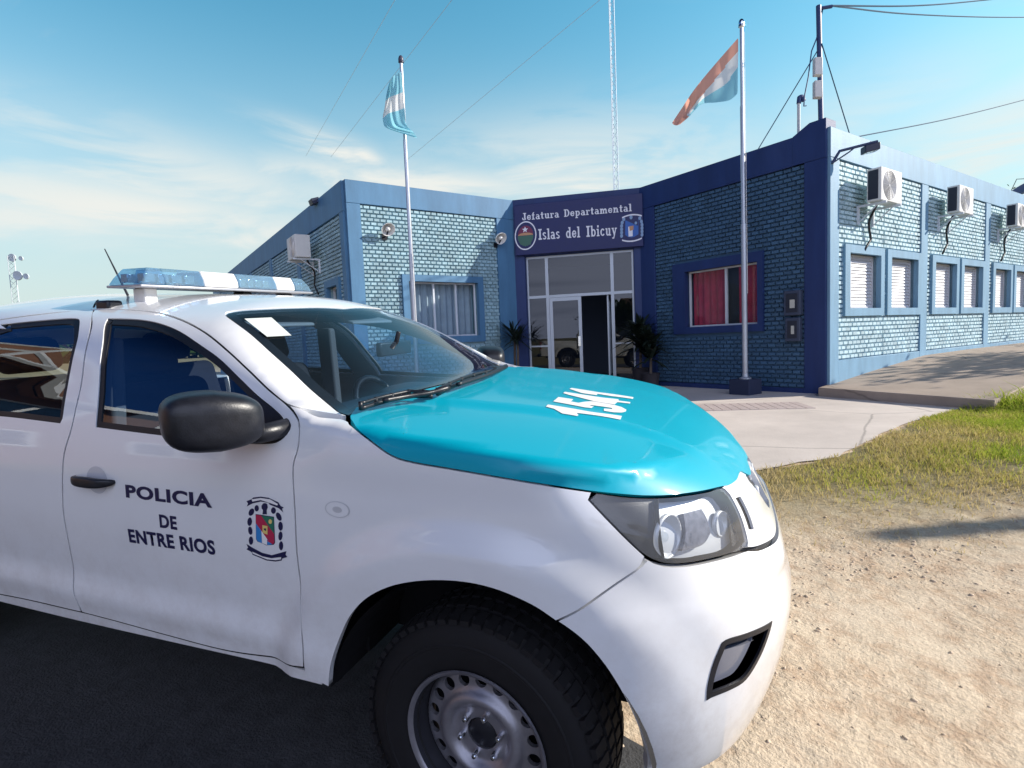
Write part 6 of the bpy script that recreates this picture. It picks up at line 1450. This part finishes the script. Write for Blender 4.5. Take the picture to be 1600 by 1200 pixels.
V = np.stack([PX + sx[:, None], PY + sy[:, None], P[..., 2] + (GZ + sc[:, 2] * .3)[:, None]], -1).reshape(-1, 3); Fq = (icf[None] + 12 * np.arange(ns)[:, None, None]).reshape(-1, 3)
gravel = np_mesh('gravel', V, Fq, pbr('dirt_clods', (.58, .46, .34), .95, noise=(25, .35)), False); tag(gravel, 'loose stones and clods scattered over the dirt road', 'gravel', None, 'stuff')
# street sheet added, dark to paint in the pickup's shade, with a ragged edge
ex = np.concatenate([np.linspace(-60, -6, 28), np.arange(-6, 6, .05), np.linspace(6, 60, 28)]); ey = -.04 - .30 * np.clip(ex, -5, 8)
for _ in range(4): ey = ey - .8 * sheet_side(ex, ey)
nn = len(ex); rows_ = [0, .015, .3, 1.0, 2.5, 4.2, 6.5]; vs = []
for k, d_ in enumerate(rows_): vs.append(np.column_stack([ex, ey - d_, g_base(ex, ey - d_) + (-.012 if k == 0 else .006)]))
i_ = np.arange(nn * len(rows_)).reshape(len(rows_), nn); Fq = np.stack([i_[:-1, :-1], i_[1:, :-1], i_[1:, 1:], i_[:-1, 1:]], -1).reshape(-1, 4)
road = np_mesh('added_street_sheet', np.vstack(vs), Fq, pbr('street_shade_dark', (.045, .045, .048), .9, noise=(18, .35), bump=(90, .5)), False); tag(road, 'added dark street sheet painting in the shade beside the pickup', 'added_street_sheet', None, 'structure')
# forecourt of pale concrete, laid on the ground up to the station
def concrete(name, col, sc=1.0, tint=.12):
    m = pbr(name, col, .85); nt = m.node_tree; L = nt.links.new; b = nt.nodes['Principled BSDF']; tc = N(nt, 'ShaderNodeTexCoord')
    n = N(nt, 'ShaderNodeTexNoise'); n.inputs['Scale'].default_value = .9 * sc; n.inputs['Detail'].default_value = 9; n.inputs['Roughness'].default_value = .65; L(tc.outputs['Object'], n.inputs['Vector'])
    r = N(nt, 'ShaderNodeMapRange'); L(n.outputs['Fac'], r.inputs[0]); r.inputs[1].default_value = .3; r.inputs[2].default_value = .7; r.inputs[3].default_value = 1 - tint; r.inputs[4].default_value = 1 + tint
    v = N(nt, 'ShaderNodeVectorMath', operation='SCALE'); v.inputs[0].default_value = col[:3]; L(r.outputs[0], v.inputs['Scale']); vo = N(nt, 'ShaderNodeTexVoronoi', feature='DISTANCE_TO_EDGE'); vo.inputs['Scale'].default_value = .42; ds_ = N(nt, 'ShaderNodeMix', data_type='RGBA'); ds_.inputs[0].default_value = .12; L(tc.outputs['Object'], ds_.inputs[6]); L(n.outputs['Color'], ds_.inputs[7]); L(ds_.outputs[2], vo.inputs['Vector'])
    ck = N(nt, 'ShaderNodeMapRange', clamp=True); L(vo.outputs['Distance'], ck.inputs[0]); ck.inputs[1].default_value = .001; ck.inputs[2].default_value = .008; ck.inputs[3].default_value = .62; ck.inputs[4].default_value = 1.0
    v3 = N(nt, 'ShaderNodeVectorMath', operation='SCALE'); L(v.outputs[0], v3.inputs[0]); L(ck.outputs[0], v3.inputs['Scale']); L(v3.outputs[0], b.inputs['Base Color'])
    n2 = N(nt, 'ShaderNodeTexNoise'); n2.inputs['Scale'].default_value = 35; n2.inputs['Detail'].default_value = 6; L(tc.outputs['Object'], n2.inputs['Vector']); bp = N(nt, 'ShaderNodeBump'); bp.inputs['Strength'].default_value = .25; bp.inputs['Distance'].default_value = .01; L(n2.outputs['Fac'], bp.inputs['Height']); L(bp.outputs[0], b.inputs['Normal']); return m
def wxy(a, b): p = AB(a, b); return p[:2]
fore = np.array(list(GRASS[::-1]) + [wxy(4.6, 3.35), wxy(3.8, 4.4), wxy(2.0, 7.0), wxy(2.5, BL + .2), wxy(A0 + .2, BL + .2), wxy(A0 + .2, B0 + .2), wxy(10.50, 5.2), wxy(9.98, 2.66)])
fl_ = resample(cr_curve(fore, 5, True, 30), .25); A_ = .5 * np.sum(fl_[:, 0] * np.roll(fl_[:, 1], -1) - np.roll(fl_[:, 0], -1) * fl_[:, 1]); fl_ = fl_ if A_ > 0 else fl_[::-1]
# ragged where grass creeps over it
d_ = np.array([min(np.linalg.norm(GRASS - p, axis=1)) for p in fl_]); fl_ = fl_ + (d_ < .5)[:, None] * rng.normal(0, .025, fl_.shape)
V2, T2, _ = triangulate([fl_], .22); z2 = g_base(V2[:, 0], V2[:, 1]) + .016
forec = np_mesh('forecourt', np.column_stack([V2, z2]), np.array(T2), concrete('pale_concrete', (.60, .53, .47), 1.0, .15)); tag(forec, 'pale concrete forecourt in front of the station', 'forecourt', None, 'structure')
# strip of ribbed tiles in front of the shaded wall
q = [at_z(p, ZB0 + .02) for p in ((1245, 628), (1120, 631), (1148, 645), (1230, 632.5))]
st_c = q[0]; e1_ = q[1] - q[0]; e1_[2] = 0; n1 = 34; e1_ /= np.linalg.norm(e1_); e2_ = np.array([-e1_[1], e1_[0], 0]); e2_ = e2_ if e2_ @ (CW - st_c) > 0 else -e2_
mb = MB()
for i in range(30):
    for j in range(6):
        p = st_c + e1_ * (i * .14) + e2_ * (j * .14); z = g_base(np.array([p[0]]), np.array([p[1]]))[0]
        mb.box((.006, .006, .0), (.134, .134, .024), lambda w: np.array([p[0], p[1], z]) + e1_ * w[0] + e2_ * w[1] + np.array([0, 0, w[2]]))
mb.build('tile_strip', pbr('red_grey_tiles', (.48, .40, .37), .8, noise=(9, .15)), None); tag(bpy.data.objects['tile_strip'], 'strip of small reddish paving tiles before the shaded wall', 'paving', None, 'structure')
# raised pavement along the sunlit wall, ramping up
sec = [(-.32, .175), (.6, .25), (1.47, .33), (2.93, .44), (4.27, .54), (7, .56), (26, .56)]; vs = []; fs = []
for i, (u, h) in enumerate(sec):
    a_in = A0 + u; a_out = A0 + u - (.48 if i == 0 else .25 if i == 1 else 0)
    vs += [AB(a_in, B0 - .001, h), AB(a_out, 2.63, h - .01), AB(a_out, 2.63, h - .45), AB(a_in, B0 - .001, h - .45)]
for i in range(len(sec) - 1):
    k = 4 * i
    for j in range(4): fs.append((k + j, k + (j + 1) % 4, k + 4 + (j + 1) % 4, k + 4 + j))
fs += [(3, 2, 1, 0)]
pv_ = MB().add(vs, fs).build('pavement', concrete('pavement_concrete', (.36, .285, .225), 2.0, .14), None, bevel=.012); tag(pv_, 'raised concrete pavement ramping up along the sunlit wall', 'pavement', None, 'structure')
# grass
def blades(n, area, hfun, wid, name, label, seed, mask=None):
    r = np.random.default_rng(seed); X = r.uniform(area[0], area[1], n); Y = r.uniform(area[2], area[3], n)
    pr, gr = mask(X, Y); k = r.random(n) < pr; X, Y, gr = X[k], Y[k], gr[k]; n = len(X); H = hfun(X, Y, r); Z = g_base(X, Y) + g_rough(X, Y) - .004
    an = r.uniform(0, 6.28, n); ben = r.uniform(.2, 1.1, n) * H; d = r.uniform(0, 6.28, n); w = wid * r.uniform(.6, 1.4, n) * np.clip(H / .05, .8, 2)
    cx, sx_ = np.cos(an) * w, np.sin(an) * w; bx, by = np.cos(d) * ben, np.sin(d) * ben
    P = np.stack([np.stack([X - cx, Y - sx_, Z], 1), np.stack([X + cx, Y + sx_, Z], 1), np.stack([X + cx * .7 + bx * .35, Y + sx_ * .7 + by * .35, Z + H * .62], 1), np.stack([X - cx * .7 + bx * .35, Y - sx_ * .7 + by * .35, Z + H * .62], 1), np.stack([X + bx, Y + by, Z + H * r.uniform(.85, 1.05, n)], 1)], 1)
    V = P.reshape(-1, 3); k5 = 5 * np.arange(n)[:, None]; T = np.concatenate([k5 + [[0, 1, 2]], k5 + [[0, 2, 3]], k5 + [[3, 2, 4]]])
    m = bpy.data.materials.get('grass_blades')
    if m is None:
        m = bpy.data.materials.new('grass_blades'); m.use_nodes = True; nt = m.node_tree; nt.nodes.clear(); L = nt.links.new; o_ = N(nt, 'ShaderNodeOutputMaterial'); a_ = N(nt, 'ShaderNodeAttribute'); a_.attribute_name = 'tone'
        cr = N(nt, 'ShaderNodeValToRGB'); e = cr.color_ramp.elements; e[0].position = 0; e[0].color = (.60, .48, .27, 1); e[1].position = 1; e[1].color = (.23, .36, .035, 1)
        e2 = cr.color_ramp.elements.new(.40); e2.color = (.52, .44, .15, 1); e3 = cr.color_ramp.elements.new(.68); e3.color = (.40, .46, .06, 1)
        L(a_.outputs['Fac'], cr.inputs[0]); d_ = N(nt, 'ShaderNodeBsdfDiffuse'); t_ = N(nt, 'ShaderNodeBsdfTranslucent'); L(cr.outputs[0], d_.inputs[0]); L(cr.outputs[0], t_.inputs[0]); x = N(nt, 'ShaderNodeMixShader'); x.inputs[0].default_value = .4; L(d_.outputs[0], x.inputs[1]); L(t_.outputs[0], x.inputs[2]); L(x.outputs[0], o_.inputs[0])
    o = np_mesh(name, V, T, m, False); at = o.data.attributes.new('tone', 'FLOAT', 'POINT'); tone = np.clip(-.06 + gr * .34 + .10 * sstep(1.6, 3.0, X) + .55 * sstep(10.2, 13, ab_of(X, Y)[0]) + .25 * sstep(2.0, 3.6, X) * gr + .9 * fbm(X, Y, 1.1, 3, 41) + r.normal(0, .14, n), 0, 1); at.data.foreach_set('value', np.repeat(tone, 5).astype(np.float32))
    return tag(o, label, 'grass', None, 'stuff')
def gh(x, y, r):
    a, b = ab_of(x, y); near = sstep(1.0, .1, np.abs(b - 2.5)) * sstep(9.7, 10.3, a); return (.022 + .030 * r.random(len(x)) + .03 * grass_mask(x, y)[1] * r.random(len(x))) * (1 + 4.2 * near * r.random(len(x)))
blades(190000, (.6, 5.2, 1.6, 9.5), gh, .0032, 'grass', 'patchy dry lawn beside the road, greener towards the pavement', 3, lambda x, y: ((lambda m, g: (m * (.08 + .75 * g ** 1.2) * (.55 + .45 * sstep(1.3, 2.6, x)) * np.clip(.70 + 2.6 * fbm(x, y, 2.2, 3, 71), .06, 1), g))(*grass_mask(x, y))))
blades(150000, (2.6, 14, 5.5, 20), gh, .0045, 'grass', 'tall bright green grass along the pavement edge at the right', 4, lambda x, y: ((lambda m, g: (m * (x + y * .3 > 4.4), np.clip(g + .15, 0, 1)))(*grass_mask(x, y))))

# ------------------------------------------------------------------ plants, trees, houses
leaf_cols = {}
def leaf_mat(name, c0, c1):
    m = bpy.data.materials.new(name); m.use_nodes = True; nt = m.node_tree; nt.nodes.clear(); L = nt.links.new; o_ = N(nt, 'ShaderNodeOutputMaterial'); a_ = N(nt, 'ShaderNodeAttribute'); a_.attribute_name = 'tone'
    mx = N(nt, 'ShaderNodeMix', data_type='RGBA'); L(a_.outputs['Fac'], mx.inputs[0]); mx.inputs[6].default_value = c0 + (1,); mx.inputs[7].default_value = c1 + (1,)
    d_ = N(nt, 'ShaderNodeBsdfDiffuse'); t_ = N(nt, 'ShaderNodeBsdfTranslucent'); L(mx.outputs[2], d_.inputs[0]); L(mx.outputs[2], t_.inputs[0]); x = N(nt, 'ShaderNodeMixShader'); x.inputs[0].default_value = .3; L(d_.outputs[0], x.inputs[1]); L(t_.outputs[0], x.inputs[2]); L(x.outputs[0], o_.inputs[0]); return m
bark = pbr('bark', (.11, .085, .065), .9, noise=(12, .3), bump=(30, .5))
lf1 = leaf_mat('leaves_mid', (.030, .060, .012), (.09, .13, .03)); lf2 = leaf_mat('leaves_dark', (.018, .040, .012), (.05, .085, .025))
def tree(base, H, R_, seed, label, leafn=5200, leaf=.11, mat=lf1, bare=0.0, group='trees around the station', trunk_r=.16):
    r = np.random.default_rng(seed); e = empty('tree', base, label, 'tree', group); mb = MB(); tips = []
    def limb(p, d, L_, rad, lev):
        n = 5; pts = [p]; q = np.array(p, float); dd = np.array(d, float)
        for i in range(n):
            dd = dd + r.normal(0, .13, 3) + np.array([0, 0, .05]); dd /= np.linalg.norm(dd); q = q + dd * L_ / n; pts.append(q.copy())
        mb.tube(pts, list(np.linspace(rad, rad * .55, n + 1)), 7 if lev < 2 else 5, False)
        if lev >= 3: tips.append((pts[-1], L_)); tips.append((pts[-3], L_)); return
        for k in range(3 if lev else 4):
            t = r.uniform(.45, 1.0); q0 = pts[int(round(t * n))]; a = r.uniform(0, 6.28); up = r.uniform(.15, .8); nd = np.array([math.cos(a), math.sin(a), up]) * .8 + dd * .5; nd /= np.linalg.norm(nd); limb(q0, nd, L_ * r.uniform(.55, .78), rad * .55, lev + 1)
    limb(np.zeros(3) - [0, 0, .15], (r.normal(0, .06), r.normal(0, .06), 1), H * .42, trunk_r, 0)
    mb.build('trunk', bark, e)
    if leafn:
        tp = np.array([t[0] for t in tips]); c = tp[r.integers(0, len(tp), leafn)] + r.normal(0, 1, (leafn, 3)) * np.array([.30, .30, .24]) * R_ * .55; n = leafn
        u = r.normal(0, 1, (n, 3)); u /= np.linalg.norm(u, axis=1)[:, None]; w = np.cross(u, r.normal(0, 1, (n, 3))); w /= np.linalg.norm(w, axis=1)[:, None]; s = leaf * r.uniform(.5, 1.4, (n, 1))
        V = np.stack([c - u * s, c + w * s * .45, c + u * s, c - w * s * .45], 1).reshape(-1, 3); Fq = (np.arange(n)[:, None] * 4 + np.arange(4)[None]); o = np_mesh('crown', V, Fq, mat, False); o.parent = e; at = o.data.attributes.new('tone', 'FLOAT', 'POINT'); at.data.foreach_set('value', np.repeat(np.clip(r.normal(.45, .25, n), 0, 1), 4).astype(np.float32))
    return e
def copy_tree(src, base, sc, rz, label, group='trees around the station'):
    c = src.copy(); COL.objects.link(c); c.location = base; c.scale = (sc, sc, sc); c.rotation_euler = (0, 0, rz); c['label'] = label; c['group'] = group
    for ch in list(src.children): k = ch.copy(); COL.objects.link(k); k.parent = c
    return c
def G(x, y): return np.array([x, y, float(g_base(np.array([x]), np.array([y]))[0])])
# thin branches showing above the right end of the parapet
tb_ = AB(30.0, 7.2, 0); t1_ = tree(tb_, 7.8, 1.6, 11, 'thin pale tree behind the roof at the right picture edge', 900, .10, lf1, trunk_r=.12)
# tree and post to the right of the picture that throw the shadows on the pavement and the road
SH = SUN[:2] / np.linalg.norm(SUN[:2]); TE = math.tan(SUN_EL)
tp_ = AB(A0 + 2.6, 4.0)[:2] + SH * 7.4; tA = tree(G(*tp_), 5.2, 1.7, 5, 'leafy tree right of the picture shading the pavement', 1100, .13, lf1, trunk_r=.11)
tp2 = AB(A0 + 8, 4.2)[:2] + SH * 9.5; copy_tree(tA, G(*tp2), 1.05, 2.0, 'second leafy tree right of the picture along the pavement')
sp = at_z((1432, 826), 0.06); pp = sp[:2] + SH * (6.4 / TE); pe_ = G(*pp); po = empty('utility_pole', pe_, 'wooden utility pole right of the picture throwing a long shadow on the road', 'utility pole')
mb = MB(); mb.tube([[0, 0, -.3], [0, 0, 3.2], [0, 0, 6.45]], [.15, .13, .11], 12); mb.build('post', bark, po, smooth=True)
mb = MB(); mb.box((-.09, -.06, 6.45), (.09, .06, 6.47)); mb.build('cap', alu_w, po)
# potted plants beside the entrance
pot_m = pbr('dark_pot', (.04, .035, .04), .6)
def potted(base, H, n, seed, label, kind, mat):
    r = np.random.default_rng(seed); e = empty('potted_plant', base, label, 'potted plant', 'potted plants by the entrance'); mb = MB(); mb.lathe([(.0, 0), (.16, 0), (.21, .36), (.225, .38), (.20, .39), (.19, .34), (0, .34)], 20); mb.build('pot', pot_m, e, auto=40)
    mb = MB(); mb.tube([[0, 0, .3], [.02, .01, H * .5], [.0, .0, H * .62]], [.035, .03, .02], 7); mb.build('stem', bark, e)
    mb = MB()
    for k in range(n):
        a = r.uniform(0, 6.28); up = r.uniform(-.1, 1.2); L_ = r.uniform(.35, .62) * (H / 1.6); o = np.array([0, 0, r.uniform(.35 if kind else .55, .64) * H]); d = np.array([math.cos(a), math.sin(a), up]); d /= np.linalg.norm(d); s = np.cross(d, [0, 0, 1.]); s /= np.linalg.norm(s); w = (.022 if kind == 0 else .05)
        P = [o + d * L_ * t + np.array([0, 0, -.28 * L_ * t * t * (1.2 - up * .5)]) for t in (0, .35, .7, 1)]; ws = [w * .5, w, w * .75, .002]; vs = []
        for p, q in zip(P, ws): vs += [p - s * q, p + s * q]
        mb.add(vs, [(0, 1, 3, 2), (2, 3, 5, 4), (4, 5, 7, 6)])
    mb.build('leaves', mat, e); return e
lfp = pbr('plant_leaves', (.010, .020, .012), .6)
potted(W_C.W(.02, .55, .085), 2.2, 70, 2, 'spiky potted plant left of the glass entrance', 0, lfp)
potted(W_C.W(3.15, .50, .085), 2.2, 110, 6, 'bushy potted plant right of the glass entrance', 1, lfp)
potted(W_D.W(PB[1] - B0 - .75, .60, -.02), 1.9, 90, 9, 'potted plant against the shaded wall near its inner corner', 1, lfp)
potted(W_L.W(3.95, .60, -.02), 2.1, 60, 12, 'spiky potted plant against the left wall near its inner corner', 0, lfp)
# weeds at the foot of the corner
e = tag(empty('weed', AB(A0 - .12, B0 - .05, .0), None, None), 'small weed tuft at the foot of the sunlit corner', 'weed'); r = np.random.default_rng(3); mb = MB()
for k in range(40):
    a = r.uniform(0, 6.28); d = np.array([math.cos(a), math.sin(a), r.uniform(.3, 1.5)]); L_ = r.uniform(.06, .16); d = d / np.linalg.norm(d) * L_; s = np.array([-math.sin(a), math.cos(a), 0]) * .008; o = np.array([r.uniform(-.15, .15), r.uniform(-.08, .08), 0]); mb.add([o - s, o + s, o + d], [(0, 1, 2)])
mb.build('blades', lf1, e)
# across the street, behind the camera: houses and trees that the windows mirror
def house(base, rz, L_, D_, H_, wallc, label, gable=True):
    e = empty('house', base, label, 'house', 'houses across the street', rz); wm_ = pbr('house_wall', wallc, .85, noise=(2, .12)); mb = MB(); mb.box((-L_ / 2, -D_, -.3), (L_ / 2, 0, H_)); mb.build('wall', wm_, e)
    mb = MB(); mb.prism([(-D_ - .5, H_ + .003), (.6, H_ + .003), (-D_ / 2, H_ + 1.9)], -L_ / 2 - .4, L_ / 2 + .4, lambda u, v, w: (w, u, v)); mb.build('roof', pbr('house_roof', (.16, .10, .08), .8, noise=(3, .2)), e)
    mb = MB(); mb.box((-L_ / 2 - .42, .60, H_ - .10), (L_ / 2 + .42, .66, H_ + .22)); mb.build('fascia', alu_w, e)
    if gable:
        for gx in (-L_ * .22, L_ * .26):
            mb = MB(); mb.prism([(-1.7, H_ - .1), (1.7, H_ - .1), (0, H_ + 1.5)], .3, .95, lambda u, v, w: (gx + u, w, v)); mb.build('porch_gable', wm_, e)
            mb = MB()
            for a, b in (((-1.75, H_ - .1), (0, H_ + 1.55)), ((1.75, H_ - .1), (0, H_ + 1.55)), ((-1.75, H_ - .1), (1.75, H_ - .1)), ((0, H_ - .1), (0, H_ + 1.5)), ((-.8, H_ - .05), (0, H_ + .7)), ((.8, H_ - .05), (0, H_ + .7))): mb.tube([(gx + a[0], .98, a[1]), (gx + b[0], .98, b[1])], .08, 4)
            mb.build('gable_trim', alu_w, e)
    for gx, zo in [(g_, z_) for g_ in np.linspace(-L_ * .38, L_ * .38, 4) for z_ in ((0, 2.75) if H_ > 4.5 else (0,))]:
        mb = MB(); mb.box((gx - .85, .005, .9 + zo), (gx + .85, .05, 2.25 + zo)); f = mb.build('window', alu_w, e); mb = MB()
        for s in (-1, 1): mb.box((gx + s * .4 - .34, .052, 1.0 + zo), (gx + s * .4 + .34, .06, 2.15 + zo))
        mb.build('pane', pane_d, f)
    return e
tr_y = CW + np.array([0, 0, 0])
house(G(-9.6, -7.2), math.radians(-56), 12, 7, 5.4, (.20, .10, .065), 'tall brown brick house with white gables across the street behind the camera')
house(G(9.5, -22.0), math.radians(-8), 11, 8, 3.2, (.50, .47, .42), 'cream house with gables across the street behind the camera')
house(G(-27.0, -14.0), math.radians(25), 12, 8, 3.0, (.42, .40, .38), 'grey house further along the street behind the camera')
proto_t = tree(G(2.0, -20.0), 6.5, 2.4, 21, 'dark tree between the houses behind the camera', 4200, .17, lf2, trunk_r=.2)
r = np.random.default_rng(77)
spots = [((-17.5, -21), 1.1, 'dark tree beside the brown house behind the camera'), ((17.5, -19), 1.0, 'dark tree right of the cream house behind the camera'), ((24, -9), 1.2, 'dark tree down the road to the right behind the camera'),
         ((-36, -4), 1.2, 'dark tree down the road to the far left behind the pickup'), ((-38, 6), 1.0, 'dark tree in the distance behind the cab, seen through its windows'), ((-44, 13), 1.25, 'larger dark tree in the distance behind the cab'), ((-40, 20), .9, 'small dark tree in the distance left of the station'), ((-52, 2), 1.3, 'tall dark tree farthest down the road behind the pickup')]
for (x, y), s, lab in spots: copy_tree(proto_t, G(x, y), s, r.uniform(0, 6), lab)
# wood on the horizon
n = 9000; an = r.uniform(math.radians(95), math.radians(215), n); rad = r.uniform(150, 190, n); hh = 6.5 * (1 + .5 * np.sin(an * 37) * np.sin(an * 11 + 1)) * r.random(n) ** .6
c = np.stack([rad * np.cos(an), rad * np.sin(an), ZB0 + hh], 1); u = r.normal(0, 1, (n, 3)); u /= np.linalg.norm(u, axis=1)[:, None]; w = np.cross(u, r.normal(0, 1, (n, 3))); w /= np.linalg.norm(w, axis=1)[:, None]; s = r.uniform(.9, 2.0, (n, 1))
V = np.stack([c - u * s, c + w * s, c + u * s, c - w * s], 1).reshape(-1, 3); o = np_mesh('wood', V, np.arange(4 * n).reshape(n, 4), lf2, False); at = o.data.attributes.new('tone', 'FLOAT', 'POINT'); at.data.foreach_set('value', np.repeat(r.random(n), 4).astype(np.float32)); tag(o, 'distant line of trees on the horizon', 'wood', None, 'stuff')
